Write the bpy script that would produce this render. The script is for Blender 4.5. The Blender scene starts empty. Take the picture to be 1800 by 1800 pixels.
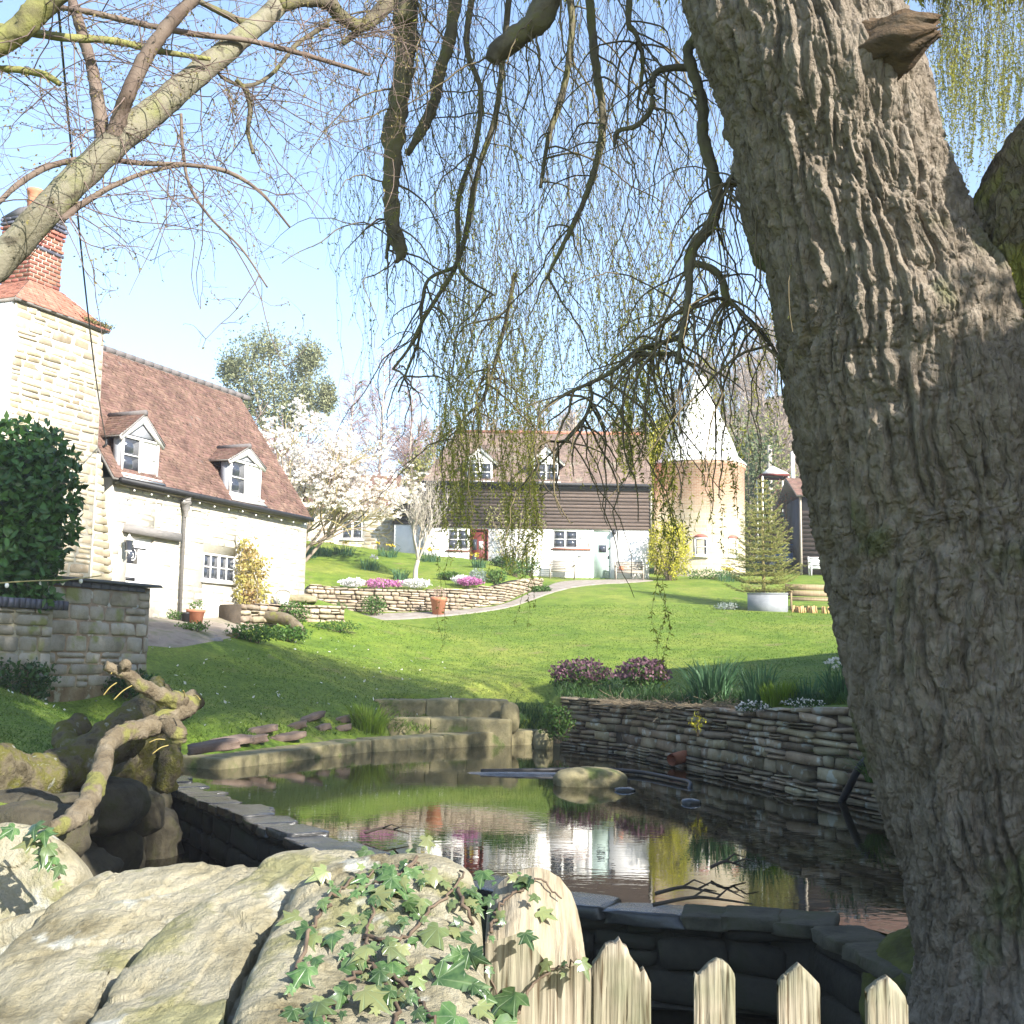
import bpy, math, random
import numpy as np
from mathutils import Vector, Matrix
sc = bpy.context.scene
COL = sc.collection
R = random.Random(7); rng = np.random.default_rng(5)
# ------------------------------------------------------------------ camera, sky, sun, exposure
H = 1.8; FPX = 2077.0
PITCH = math.atan(258/FPX); ROLL = math.radians(0.8)
cF = np.array([0, math.cos(PITCH), math.sin(PITCH)])
_R0 = np.array([1., 0, 0]); _U0 = np.array([0, -math.sin(PITCH), math.cos(PITCH)])
cU = _U0*math.cos(ROLL) - _R0*math.sin(ROLL)
cR = _R0*math.cos(ROLL) + _U0*math.sin(ROLL)
cam = bpy.data.cameras.new('camera'); cam.sensor_width = 36; cam.lens = 36*FPX/1800
cam.clip_start = 0.1; cam.clip_end = 6000
camo = bpy.data.objects.new('camera', cam); COL.objects.link(camo)
camo.matrix_world = Matrix(((cR[0], cU[0], -cF[0], 0), (cR[1], cU[1], -cF[1], 0), (cR[2], cU[2], -cF[2], H), (0, 0, 0, 1)))
sc.camera = camo
SUN_EL = math.radians(31); SUN_AZ = math.radians(137)      # azimuth clockwise from +Y
SUN = Vector((math.sin(SUN_AZ)*math.cos(SUN_EL), math.cos(SUN_AZ)*math.cos(SUN_EL), math.sin(SUN_EL)))
world = bpy.data.worlds.new('World'); sc.world = world; world.use_nodes = True
wn = world.node_tree.nodes; wl = world.node_tree.links
sky = wn.new('ShaderNodeTexSky'); sky.sky_type = 'NISHITA'; sky.sun_disc = False
sky.sun_elevation = SUN_EL; sky.sun_rotation = SUN_AZ
sky.air_density = 1.0; sky.dust_density = 0.6; sky.ozone_density = 2.2
wl.new(sky.outputs[0], wn['Background'].inputs[0]); wn['Background'].inputs[1].default_value = 0.125
sl = bpy.data.lights.new('sun', 'SUN'); sl.energy = 5.0; sl.angle = math.radians(0.5); sl.color = (1, 0.95, 0.88)
so = bpy.data.objects.new('sun', sl); COL.objects.link(so); so.rotation_euler = SUN.to_track_quat('Z', 'Y').to_euler()
so.location = (20, -20, 30)
sc.view_settings.view_transform = 'Standard'; sc.view_settings.look = 'None'
sc.view_settings.exposure = 1.62; sc.view_settings.gamma = 1; sc.view_settings.use_curve_mapping = False

# ------------------------------------------------------------------ pixel <-> place (photo pixels, 1800 wide)
def ray(px, py):
    return cF + (px-900)/FPX*cR - (py-900)/FPX*cU
def P(px, py, D):
    d = ray(px, py); s = D/d[1]
    return np.array([d[0]*s, d[1]*s, H + d[2]*s])
def Pz(px, py, z):
    d = ray(px, py); s = (z-H)/d[2]
    return np.array([d[0]*s, d[1]*s, z])
def pxm(D): return D/FPX          # metres per photo pixel at depth D

# ------------------------------------------------------------------ numpy noise
_perm = rng.permutation(512).astype(np.int64); _perm = np.concatenate([_perm, _perm, _perm])
_grad = rng.normal(size=(512, 3)); _grad /= np.linalg.norm(_grad, axis=1)[:, None]
def noise(p):
    p = np.asarray(p, float); i = np.floor(p).astype(np.int64); f = p - i; i = i & 511
    u = f*f*f*(f*(f*6-15)+10)
    def g(a, b, c):
        h = _perm[_perm[_perm[(i[..., 0]+a) & 511]+((i[..., 1]+b) & 511)]+((i[..., 2]+c) & 511)]
        gr = _grad[h]; return gr[..., 0]*(f[..., 0]-a)+gr[..., 1]*(f[..., 1]-b)+gr[..., 2]*(f[..., 2]-c)
    L = lambda a, b, t: a+(b-a)*t
    x0 = L(L(g(0,0,0), g(1,0,0), u[..., 0]), L(g(0,1,0), g(1,1,0), u[..., 0]), u[..., 1])
    x1 = L(L(g(0,0,1), g(1,0,1), u[..., 0]), L(g(0,1,1), g(1,1,1), u[..., 0]), u[..., 1])
    return L(x0, x1, u[..., 2])
def fbm(p, o=4, lac=2.1, gain=.5):
    p = np.asarray(p, float); s = 0; a = 1
    for k in range(o): s = s + a*noise(p*lac**k + 17.3*k); a *= gain
    return s
def sstep(a, b, x):
    t = np.clip((x-a)/(b-a), 0, 1); return t*t*(3-2*t)

# ------------------------------------------------------------------ objects
WL = {}
def wloc(o): return WL.get(o.name, np.zeros(3)) if o is not None else np.zeros(3)
def mk_mesh(name, V, Q=None, T=None, smooth=False):
    me = bpy.data.meshes.new(name); V = np.asarray(V, np.float32)
    Q = np.zeros((0, 4), np.int32) if Q is None or len(Q) == 0 else np.asarray(Q, np.int32)
    T = np.zeros((0, 3), np.int32) if T is None or len(T) == 0 else np.asarray(T, np.int32)
    me.vertices.add(len(V)); me.vertices.foreach_set('co', V.ravel())
    nl = Q.size+T.size; me.loops.add(nl); me.polygons.add(len(Q)+len(T))
    me.loops.foreach_set('vertex_index', np.concatenate([Q.ravel(), T.ravel()]))
    me.polygons.foreach_set('loop_start', np.concatenate([np.arange(len(Q))*4, len(Q)*4+np.arange(len(T))*3]).astype(np.int32))
    me.polygons.foreach_set('loop_total', np.concatenate([np.full(len(Q), 4), np.full(len(T), 3)]).astype(np.int32))
    if smooth: me.polygons.foreach_set('use_smooth', np.ones(len(Q)+len(T), bool))
    me.update(calc_edges=True); me.validate(); return me
def tag(o, label=None, cat=None, group=None, kind=None):
    if label: o['label'] = label
    if cat: o['category'] = cat
    if group: o['group'] = group
    if kind: o['kind'] = kind
    return o
def thing(name, label, cat, loc, group=None):
    o = bpy.data.objects.new(name, None); COL.objects.link(o); o.empty_display_size = .2
    o.location = [float(c) for c in loc]; WL[o.name] = np.array(loc, float)
    return tag(o, label, cat, group)
def obj(name, me, mat=None, parent=None, loc=None, rot=None, scale=None):
    o = bpy.data.objects.new(name, me); COL.objects.link(o)
    if mat is not None and len(me.materials) == 0: me.materials.append(mat)
    pl = wloc(parent); o.parent = parent
    if loc is None: WL[o.name] = pl
    else:
        o.location = [float(a-b) for a, b in zip(loc, pl)]; WL[o.name] = np.array(loc, float)
    if rot is not None: o.rotation_euler = rot
    if scale is not None: o.scale = scale
    return o
class Fr:                      # building frame: u along the front, v into the house, w up
    def __init__(s, o, ang): s.o = np.array(o, float); s.a = ang; s.c = math.cos(ang); s.s = math.sin(ang)
    def __call__(s, V):
        V = np.asarray(V, float).reshape(-1, 3)
        return np.stack([s.o[0]+V[:, 0]*s.c-V[:, 1]*s.s, s.o[1]+V[:, 0]*s.s+V[:, 1]*s.c, s.o[2]+V[:, 2]], 1)
    def hit(s, px, py, v=0.):
        d = ray(px, py); n = np.array([-s.s, s.c, 0]); p0 = s([[0, v, 0]])[0]; cp = np.array([0, 0, H])
        t = n.dot(p0-cp)/n.dot(d); q = cp+t*d-s.o
        return q[0]*s.c+q[1]*s.s, q[2]
def smooth_path(pts, k=6):
    Pp = np.asarray(pts, float)
    if len(Pp) < 3: 
        t = np.linspace(0, 1, k+1)[:, None]; return Pp[0]*(1-t)+Pp[-1]*t
    E = np.vstack([2*Pp[0]-Pp[1], Pp, 2*Pp[-1]-Pp[-2]]); out = []
    for i in range(len(Pp)-1):
        a, b, c, d = E[i:i+4]
        for t in np.linspace(0, 1, k, endpoint=False):
            out.append(.5*((2*b)+(c-a)*t+(2*a-5*b+4*c-d)*t*t+(3*b-a-3*c+d)*t**3))
    out.append(Pp[-1]); return np.array(out)
def tubes(Pt, Rd, n=5, cap=False):
    """Pt (N,K,3), Rd (N,K) -> verts, quads"""
    Pt = np.asarray(Pt, float); Rd = np.asarray(Rd, float); N, K, _ = Pt.shape
    T = np.gradient(Pt, axis=1); T /= np.linalg.norm(T, axis=2, keepdims=True)+1e-9
    ref = np.where(np.abs(T[..., 2:3].mean(1, keepdims=True)) > .8, np.array([1., 0, 0]), np.array([0, 0, 1.]))
    A = np.cross(T, np.broadcast_to(ref, T.shape)); A /= np.linalg.norm(A, axis=2, keepdims=True)+1e-9
    B = np.cross(T, A); th = np.arange(n)*2*math.pi/n
    V = Pt[:, :, None, :] + Rd[:, :, None, None]*(np.cos(th)[None, None, :, None]*A[:, :, None, :]+np.sin(th)[None, None, :, None]*B[:, :, None, :])
    idx = np.arange(N*K*n).reshape(N, K, n); i2 = np.roll(idx, -1, axis=2)
    Q = np.stack([idx[:, :-1], i2[:, :-1], i2[:, 1:], idx[:, 1:]], -1).reshape(-1, 4)
    return V.reshape(-1, 3), Q
class MB:                      # mesh builder in world coordinates (or a frame's)
    def __init__(s, fr=None): s.V = []; s.Q = []; s.T = []; s.n = 0; s.fr = fr
    def add(s, V, Q=None, T=None, world=False):
        V = np.asarray(V, float).reshape(-1, 3)
        if s.fr is not None and not world: V = s.fr(V)
        if Q is not None and len(Q): s.Q.append(np.asarray(Q)+s.n)
        if T is not None and len(T): s.T.append(np.asarray(T)+s.n)
        s.V.append(V); s.n += len(V); return s
    def box(s, x0, x1, y0, y1, z0, z1):
        V = [(x, y, z) for z in (z0, z1) for y in (y0, y1) for x in (x0, x1)]
        return s.add(V, [(0,2,3,1), (4,5,7,6), (0,1,5,4), (2,6,7,3), (0,4,6,2), (1,3,7,5)])
    def hexa(s, V):            # 8 corners: bottom 4 ccw, top 4 ccw
        return s.add(V, [(3,2,1,0), (4,5,6,7), (0,1,5,4), (1,2,6,5), (2,3,7,6), (3,0,4,7)])
    def tube(s, pts, r, n=8, cap=True, world=False):
        pts = np.asarray(pts, float); r = np.broadcast_to(np.asarray(r, float), (len(pts),))
        V, Q = tubes(pts[None], r[None], n); T = []
        if cap:
            K = len(pts); V = np.vstack([V, pts[0], pts[-1]]); c0 = K*n; c1 = c0+1
            T = [(c0, (j+1) % n, j) for j in range(n)]+[(c1, (K-1)*n+j, (K-1)*n+(j+1) % n) for j in range(n)]
        return s.add(V, Q, T, world)
    def lathe(s, prof, c, n=32, cap=True):
        prof = np.asarray(prof, float); th = np.arange(n)*2*math.pi/n
        V = np.stack([c[0]+prof[:, 0:1]*np.cos(th), c[1]+prof[:, 0:1]*np.sin(th), c[2]+prof[:, 1:2]+0*th], -1).reshape(-1, 3)
        K = len(prof); idx = np.arange(K*n).reshape(K, n); i2 = np.roll(idx, -1, 1)
        return s.add(V, np.stack([idx[:-1], i2[:-1], i2[1:], idx[1:]], -1).reshape(-1, 4))
    def prism(s, poly, v0, v1):        # polygon in (u,w), from depth v0 to v1 (frame or world)
        n = len(poly); V = [(u, v0, w) for u, w in poly]+[(u, v1, w) for u, w in poly]
        T = [(0, i, i+1) for i in range(1, n-1)]+[(n, n+i+1, n+i) for i in range(1, n-1)]
        return s.add(V, [(i, n+i, n+(i+1) % n, (i+1) % n) for i in range(n)], T)
    def mesh(s, name, parent=None, smooth=False):
        V = np.vstack(s.V)-wloc(parent)
        return mk_mesh(name, V, np.vstack(s.Q) if s.Q else None, np.vstack(s.T) if s.T else None, smooth)
    def build(s, name, mat, parent=None, smooth=False, kind=None):
        o = obj(name, s.mesh(name, parent, smooth), mat, parent)
        if kind: o['kind'] = kind
        return o

# ------------------------------------------------------------------ materials
MATS = {}
def M(name, cols, scale=4., rough=.85, bump=.3, bscale=None, var=0., detail=6., spec=.3, stretch=None, trans=0., hv=0., dist=.02, lichen=None, metal=0., bw=None):
    """cols: 2-4 colours mixed by world-space noise; var: brightness per object/island; trans: translucent share"""
    m = bpy.data.materials.new(name); m.use_nodes = True; nt = m.node_tree; N = nt.nodes; L = nt.links
    b = N['Principled BSDF']; b.inputs['Roughness'].default_value = rough; b.inputs['Specular IOR Level'].default_value = spec
    b.inputs['Metallic'].default_value = metal
    geo = N.new('ShaderNodeNewGeometry'); vec = geo.outputs['Position']
    if stretch:
        mp = N.new('ShaderNodeMapping'); mp.inputs['Scale'].default_value = stretch; L.new(vec, mp.inputs[0]); vec = mp.outputs[0]
    nz = N.new('ShaderNodeTexNoise'); nz.inputs['Scale'].default_value = scale; nz.inputs['Detail'].default_value = detail
    nz.inputs['Roughness'].default_value = .62; L.new(vec, nz.inputs['Vector'])
    rp = N.new('ShaderNodeValToRGB'); e = rp.color_ramp.elements
    n = len(cols); lo, hi = .32, .68
    e[0].position = lo; e[1].position = hi
    e[0].color = (*cols[0], 1); e[1].color = (*cols[-1], 1)
    for i in range(1, n-1):
        x = e.new(lo+(hi-lo)*i/(n-1)); x.color = (*cols[i], 1)
    L.new(nz.outputs['Fac'], rp.inputs[0]); col = rp.outputs[0]
    if lichen:                 # (colour, scale, threshold)
        lz = N.new('ShaderNodeTexNoise'); lz.inputs['Scale'].default_value = lichen[1]; lz.inputs['Detail'].default_value = 5; L.new(vec, lz.inputs['Vector'])
        lr = N.new('ShaderNodeMapRange'); lr.inputs[1].default_value = lichen[2]; lr.inputs[2].default_value = lichen[2]+.07; L.new(lz.outputs['Fac'], lr.inputs[0])
        mx = N.new('ShaderNodeMixRGB'); mx.inputs[2].default_value = (*lichen[0], 1); L.new(lr.outputs[0], mx.inputs[0]); L.new(col, mx.inputs[1]); col = mx.outputs[0]
    if var or hv:
        oi = N.new('ShaderNodeObjectInfo'); ad = N.new('ShaderNodeMath'); ad.operation = 'ADD'
        L.new(oi.outputs['Random'], ad.inputs[0]); L.new(geo.outputs['Random Per Island'], ad.inputs[1])
        fr = N.new('ShaderNodeMath'); fr.operation = 'FRACT'; L.new(ad.outputs[0], fr.inputs[0])
        mr = N.new('ShaderNodeMapRange'); mr.inputs[3].default_value = 1-var; mr.inputs[4].default_value = 1+var; L.new(fr.outputs[0], mr.inputs[0])
        h = N.new('ShaderNodeHueSaturation'); L.new(mr.outputs[0], h.inputs['Value']); L.new(col, h.inputs['Color'])
        if hv:
            m7 = N.new('ShaderNodeMath'); m7.operation = 'MULTIPLY'; m7.inputs[1].default_value = 7.31; L.new(fr.outputs[0], m7.inputs[0])
            f2 = N.new('ShaderNodeMath'); f2.operation = 'FRACT'; L.new(m7.outputs[0], f2.inputs[0])
            m2 = N.new('ShaderNodeMapRange'); m2.inputs[3].default_value = .5-hv; m2.inputs[4].default_value = .5+hv; L.new(f2.outputs[0], m2.inputs[0]); L.new(m2.outputs[0], h.inputs['Hue'])
        col = h.outputs[0]
    L.new(col, b.inputs['Base Color'])
    if bump:
        bz = N.new('ShaderNodeTexNoise'); bz.inputs['Scale'].default_value = bscale or scale*5; bz.inputs['Detail'].default_value = 8; bz.inputs['Roughness'].default_value = .65
        L.new(vec, bz.inputs['Vector']); bp = N.new('ShaderNodeBump'); bp.inputs['Strength'].default_value = bump; bp.inputs['Distance'].default_value = dist
        L.new(bz.outputs['Fac'], bp.inputs['Height']); L.new(bp.outputs[0], b.inputs['Normal'])
    if trans:
        t = N.new('ShaderNodeBsdfTranslucent'); L.new(col, t.inputs[0]); mx = N.new('ShaderNodeMixShader'); mx.inputs[0].default_value = trans
        L.new(b.outputs[0], mx.inputs[1]); L.new(t.outputs[0], mx.inputs[2]); L.new(mx.outputs[0], N['Material Output'].inputs[0])
    MATS[name] = m; return m

# ------------------------------------------------------------------ stones and masonry
def cham_box(seed, ch=.16, jit=.10):
    r = np.random.default_rng(seed); V = []; idx = {}
    for sx in (-1, 1):
        for sy in (-1, 1):
            for sz in (-1, 1):
                c = np.array([sx, sy, sz])*.5*(1+r.uniform(-jit, jit*.25, 3))
                for ax in range(3):
                    k = ch*(.6+.8*r.random()); p = c.copy()
                    for a in range(3):
                        if a != ax: p[a] -= np.sign(p[a])*k
                    idx[(sx, sy, sz, ax)] = len(V); V.append(p)
    Q = []; T = []
    def orient(f):
        p = [V[i] for i in f]; n = np.cross(p[1]-p[0], p[2]-p[0])
        return f if np.dot(n, np.mean(p, 0)) > 0 else f[::-1]
    for ax in range(3):
        a, b = [i for i in range(3) if i != ax]
        for s in (-1, 1):
            f = []
            for sa, sb in ((-1,-1), (1,-1), (1,1), (-1,1)):
                k = [0, 0, 0]; k[ax] = s; k[a] = sa; k[b] = sb; f.append(idx[(*k, ax)])
            Q.append(orient(f))
        for sa in (-1, 1):
            for sb in (-1, 1):
                k0 = [0, 0, 0]; k0[ax] = -1; k0[a] = sa; k0[b] = sb; k1 = list(k0); k1[ax] = 1
                Q.append(orient([idx[(*k0, a)], idx[(*k0, b)], idx[(*k1, b)], idx[(*k1, a)]]))
    for sx in (-1, 1):
        for sy in (-1, 1):
            for sz in (-1, 1): T.append(orient([idx[(sx, sy, sz, ax)] for ax in range(3)]))
    return np.array(V), np.array(Q), np.array(T)
STV = [cham_box(s, .11, .13) for s in range(8)]
BRV = [cham_box(50+s, .04, .02) for s in range(3)]
_sm = {}
def stone_mesh(mat, k, kind='stone', smooth=True):
    key = (mat.name, k, kind)
    if key not in _sm:
        V, Q, T = (STV if kind != 'brick' else BRV)[k]; me = mk_mesh(kind, V, Q, T, False); me.materials.append(mat); _sm[key] = me
    return _sm[key]
def masonry(parent, cells, mat, depth, limit=300, name='stone', proud=.03, jit=.02, seed=1, flat=False):
    """cells: list of (centre xyz on the face, outward angle, width, height). Objects for the ones that show largest, the rest one part."""
    r = random.Random(seed); kind = 'brick' if name == 'brick' or flat else 'stone'; n = len(BRV if kind == 'brick' else STV)
    cells = sorted(cells, key=lambda c: -(c[2]*c[3])/((c[0][1])**2+c[0][0]**2))
    mb = MB()
    for i, (c, ang, w, h) in enumerate(cells):
        k = r.randrange(n); pr = proud*(.3+1.2*r.random()) if kind != 'brick' else proud
        p = np.array(c)+np.array([math.cos(ang), math.sin(ang), 0])*(pr-depth/2); rz = ang+math.pi/2+r.gauss(0, jit); rx = r.gauss(0, jit); ry = r.gauss(0, jit)
        if i < limit:
            obj(name, stone_mesh(mat, k, kind), None, parent, p, (rx, ry, rz), (w, depth, h))
        else:
            V, Q, T = (STV if kind != 'brick' else BRV)[k]; V = V*np.array([w, depth, h]); c_, s_ = math.cos(rz), math.sin(rz)
            mb.add(np.stack([p[0]+V[:, 0]*c_-V[:, 1]*s_, p[1]+V[:, 0]*s_+V[:, 1]*c_, p[2]+V[:, 2]], 1), Q, T)
    if mb.n: mb.build('rubble' if kind == 'stone' else 'brickwork', mat, parent, kind='stuff')
def courses(L, z0, z1, hr, wr, seed, gap=.012, keep=None):
    """random rubble courses over length L; z0, z1 floats or functions of u -> list (u, z, w, h)"""
    r = random.Random(seed); out = []; f0 = z0 if callable(z0) else (lambda u: z0); f1 = z1 if callable(z1) else (lambda u: z1)
    lo = min(f0(L*i/20) for i in range(21)); hi = max(f1(L*i/20) for i in range(21)); z = lo
    while z < hi:
        h = r.uniform(*hr); u = -r.uniform(0, wr[0])
        while u < L:
            w = r.uniform(*wr)*(.7+.6*r.random()); a, b = max(u, 0), min(u+w, L)
            hh = h
            if b-a > wr[0]*.35:
                m = (a+b)/2
                t = min(z+hh, f1(m))
                if z >= f0(m)-hh*.8 and t-z > hr[0]*.45 and (keep is None or keep(a, b, z, t)):
                    if r.random() < .16 and hh > hr[0]*1.3 and t-z > hr[0]*1.3:      # two thin ones
                        q = (z+t)/2; out.append((m, (z+q)/2, b-a-gap, q-z-gap)); out.append((m, (q+t)/2, b-a-gap, t-q-gap))
                    else: out.append((m, (z+t)/2, b-a-gap, t-z-gap))
            u += w
        z += h
    return out
class Poly:                    # a wall line: arc length -> point and outward angle
    def __init__(s, pts, side=1):
        s.p = np.asarray(pts, float)[:, :2]; d = np.diff(s.p, axis=0); s.l = np.hypot(d[:, 0], d[:, 1]); s.cum = np.concatenate([[0], np.cumsum(s.l)]); s.L = s.cum[-1]; s.side = side
    def at(s, u):
        i = int(np.clip(np.searchsorted(s.cum, u)-1, 0, len(s.l)-1)); t = (u-s.cum[i])/s.l[i]; a, b = s.p[i], s.p[i+1]
        ang = math.atan2(b[1]-a[1], b[0]-a[0])-s.side*math.pi/2
        return a+(b-a)*t, ang
    def offset(s, d):
        out = []
        for i in range(len(s.p)):
            a = s.p[max(i-1, 0)]; b = s.p[min(i+1, len(s.p)-1)]; t = (b-a)/np.linalg.norm(b-a); n = np.array([t[1], -t[0]])*s.side
            out.append(s.p[i]+n*d)
        return np.array(out)
def wall_body(mb, poly, thick, zb, zt, back=True):
    """solid wall from the face line inwards; zb, zt functions of arc length"""
    f = poly.p; b = poly.offset(-thick)
    for i in range(len(f)-1):
        u0, u1 = poly.cum[i], poly.cum[i+1]; q = [(*f[i], zb(u0)), (*f[i+1], zb(u1)), (*b[i+1], zb(u1)), (*b[i], zb(u0))]
        t = [(*f[i], zt(u0)), (*f[i+1], zt(u1)), (*b[i+1], zt(u1)), (*b[i], zt(u0))]
        if poly.side < 0: q = q[::-1]; t = t[::-1]
        mb.hexa(q+t)
# ------------------------------------------------------------------ leaves
def leaf_quads(C, size, normals=None, aspect=.45, bend=.0, tilt=1., axis=None):
    """kite-shaped two-triangle leaves at C (N,3); size (N,)"""
    N = len(C); size = np.broadcast_to(np.asarray(size, float), (N,))
    A = rng.normal(size=(N, 3)) if axis is None else np.asarray(axis, float)+rng.normal(size=(N, 3))*.25
    A /= np.linalg.norm(A, axis=1)[:, None]+1e-9
    Nn = rng.normal(size=(N, 3))*tilt
    if normals is not None: Nn = Nn+normals
    B = np.cross(Nn, A); B /= np.linalg.norm(B, axis=1)[:, None]+1e-9; Nn = np.cross(A, B)
    s = size[:, None]
    V = np.stack([C, C+A*s*.45+B*s*aspect*.5+Nn*s*bend, C+A*s, C+A*s*.45-B*s*aspect*.5+Nn*s*bend], 1).reshape(-1, 3)
    i = np.arange(N)*4
    return V, np.stack([i, i+1, i+2], 1), np.stack([i, i+2, i+3], 1)
def add_leaves(mb, C, size, **k):
    if len(C) == 0: return
    V, a, b = leaf_quads(np.asarray(C, float), size, **k); mb.add(V, None, np.vstack([a, b]), world=True)
def blades(mb, base, h, w, lean=.25, seg=2, dirs=None):
    """grass-like blades: base (N,3), h (N,), w (N,) - tapering, bending strips"""
    N = len(base); h = np.broadcast_to(h, (N,)); w = np.broadcast_to(w, (N,)); a = rng.uniform(0, 2*math.pi, N); ld = np.stack([np.cos(a), np.sin(a), 0*a], 1)
    if dirs is not None: ld = dirs
    b = rng.uniform(0, 2*math.pi, N); sd = np.stack([np.cos(b), np.sin(b), 0*b], 1)*w[:, None]/2; ln = (h*lean*rng.uniform(.2, 1.4, N))[:, None]
    up = np.array([0, 0, 1.]); Vs = []
    for k in range(seg):
        t = k/seg; c = base+up*(h*t*(1-.12*t))[:, None]+ld*ln*t*t
        Vs += [c-sd*(1-.5*t), c+sd*(1-.5*t)]
    Vs.append(base+up*(h*(.92-.25*lean))[:, None]+ld*ln)
    V = np.stack(Vs, 1); K = V.shape[1]; i = np.arange(N)*K
    Q = [np.stack([i+2*k, i+2*k+1, i+2*k+3, i+2*k+2], 1) for k in range(seg-1)]
    T = np.stack([i+2*(seg-1), i+2*(seg-1)+1, i+2*seg], 1)
    mb.add(V.reshape(-1, 3), np.vstack(Q) if Q else None, T, world=True)
# ------------------------------------------------------------------ the lie of the land
_ctl = [(60,1310,13), (0,1335,12), (60,1430,9), (150,1425,11), (300,1300,20), (430,1296,21), (560,1272,22), (660,1235,25.5), (870,1222,26.3), (300,1200,24),
        (100,1180,20), (100,1250,16), (700,1160,31), (700,1100,38.5), (720,1079,42), (620,1085,41), (1000,1160,32), (1000,1100,38.5), (1000,1042,47), (1060,1020,54),
        (1345,1075,43), (1305,1074.5,42.9), (1390,1076,42.9), (1325,1068,44.2), (1370,1068.5,44.2), (1400,1140,34), (1450,1195,26), (1000,1232,24.2), (1200,1240,21.5), (1400,1245,17.6), (1530,1243,15.4), (1250,1013,56), (1440,1012,56), (265,1087,29),
        (530,1044,36), (430,1067,33.5), (340,1095,30.5), (420,1110,30), (300,1115,27), (870,1056,46), (500,1110,32), (190,1180,21)]
_C = [tuple(P(*c)) for c in _ctl]
_C += [(-40, 60, 9), (-14, 48, 5.6), (-8, 56, 6.4), (0, 75, 8.5), (20, 75, 8), (45, 60, 6.5), (-35, 25, 2.6), (30, 22, 2.2), (-30, 0, .5), (0, -3, .1), (0, 2.2, .1), (-2.6, 2, .15), (-3.6, 5, .45), (30, 0, .6), (0, -20, -.4),
       (3.2, 2, .15), (4.3, 6.5, .15), (6, 9, .5), (7, 13, 1.1), (10, 20, 1.5), (-40, -20, 0), (40, -20, 0), (-60, 80, 12), (60, 80, 9), (0, 100, 12)]
_C = np.array(_C)
def _tps(r2): return np.where(r2 > 1e-9, r2*np.log(r2+1e-12)*.5, 0)
_n = len(_C); _A = np.zeros((_n+3, _n+3)); _d2 = ((_C[:, None, :2]-_C[None, :, :2])**2).sum(-1)
_A[:_n, :_n] = _tps(_d2)+np.eye(_n)*.6; _A[:_n, _n] = 1; _A[:_n, _n+1:] = _C[:, :2]; _A[_n, :_n] = 1; _A[_n+1:, :_n] = _C[:, :2].T
_wts = np.linalg.solve(_A, np.concatenate([_C[:, 2], np.zeros(3)]))
# the terraced bed: polygon raised behind its dry-stone wall
TERR = [P(528,1062,41.2)[:2], P(590,1075,42)[:2], P(700,1074,42.6)[:2], P(800,1066,43.2)[:2], P(880,1052,45)[:2], P(955,1030,50)[:2], P(960,1008,54.6)[:2], (-12, 58), (-12, 44)]
def poly_sd(poly, x, y):       # >0 outside
    poly = np.asarray(poly, float); d = np.full(np.shape(x), 1e9); ins = np.zeros(np.shape(x), bool)
    for i in range(len(poly)):
        a = poly[i]; b = poly[(i+1) % len(poly)]; e = b-a; wx = x-a[0]; wy = y-a[1]; t = np.clip((wx*e[0]+wy*e[1])/(e@e), 0, 1)
        d = np.minimum(d, np.hypot(wx-e[0]*t, wy-e[1]*t))
        c = ((a[1] <= y) & (b[1] > y)) | ((b[1] <= y) & (a[1] > y)); xi = a[0]+(y-a[1])/(b[1]-a[1]+1e-12)*(b[0]-a[0]); ins ^= c & (x < xi)
    return np.where(ins, -d, d)
PONDPX = [(300,1347), (345,1350), (420,1349), (530,1336), (640,1323), (860,1311), (950,1308), (985,1312), (1100,1325), (1200,1347), (1300,1368), (1400,1392), (1490,1408), (1560,1422), (1700,1450), (1760,1530), (1700,1600), (1620,1655), (1500,1622), (1300,1600), (1000,1578), (830,1540), (650,1500), (500,1440), (350,1380)]
POND = np.array([Pz(a, b, 0)[:2] for a, b in PONDPX])
DAMIN = POND[18:25][::-1]      # inner (water) line of the dam from far left to near right
DAM = Poly(np.vstack([Pz(296,1346,0)[:2], DAMIN, [2.75, 7.0], [3.0, 6.6]]), side=1)
CHAN = np.vstack([DAM.offset(.25), [(3.3, 3.0), (-3., 2.9), (-3.5, 6), (-4.0, 9), (-4.5, 12), (-5.0, 15), (-5.5, 17.5)]])
STEPS = [P(672,1250,23.8)[:2], P(915,1250,23.8)[:2], P(905,1250,26.6)[:2], P(680,1250,26.6)[:2]]
def hbase(x, y):
    x = np.asarray(x, float); y = np.asarray(y, float); s = np.full(x.shape, _wts[_n]); s = s+_wts[_n+1]*x+_wts[_n+2]*y
    for k in range(_n): s = s+_wts[k]*_tps((x-_C[k, 0])**2+(y-_C[k, 1])**2)
    far = sstep(85, 130, np.hypot(x, y)); ph = 11+0*x
    s = s*(1-far)+ph*far
    # the wooded hill behind
    hill = 31*sstep(80, 175, y-.12*np.abs(x-40))*sstep(-15, 45, x)+10*sstep(90, 190, y)*(1-sstep(-45, 30, x))
    return s+hill*(1-.9*sstep(260, 700, y))
PLZ = P(1347, 1074, 43.0)[2]
def h(x, y):
    x = np.asarray(x, float); y = np.asarray(y, float); s = hbase(x, y)
    t = sstep(-.42, -.72, poly_sd(TERR, x, y))*(.66-.62*sstep(-1.2, 1.9, x))
    pk = poly_sd(POND, x, y); s = np.where((x < 1.0) & (y > 17.5) & (pk > -.5), np.minimum(s, .10+.42*np.maximum(0, pk-.30)), s)
    s = s+t+.035*fbm(np.stack([x*.5, y*.5, 0*x], -1), 3)*sstep(300, 100, np.hypot(x, y))
    pw_ = sstep(2.4, 1.1, np.hypot(x-9.25, y-43.3)); return s*(1-pw_)+pw_*(PLZ+.13*(y-43.0))
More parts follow.
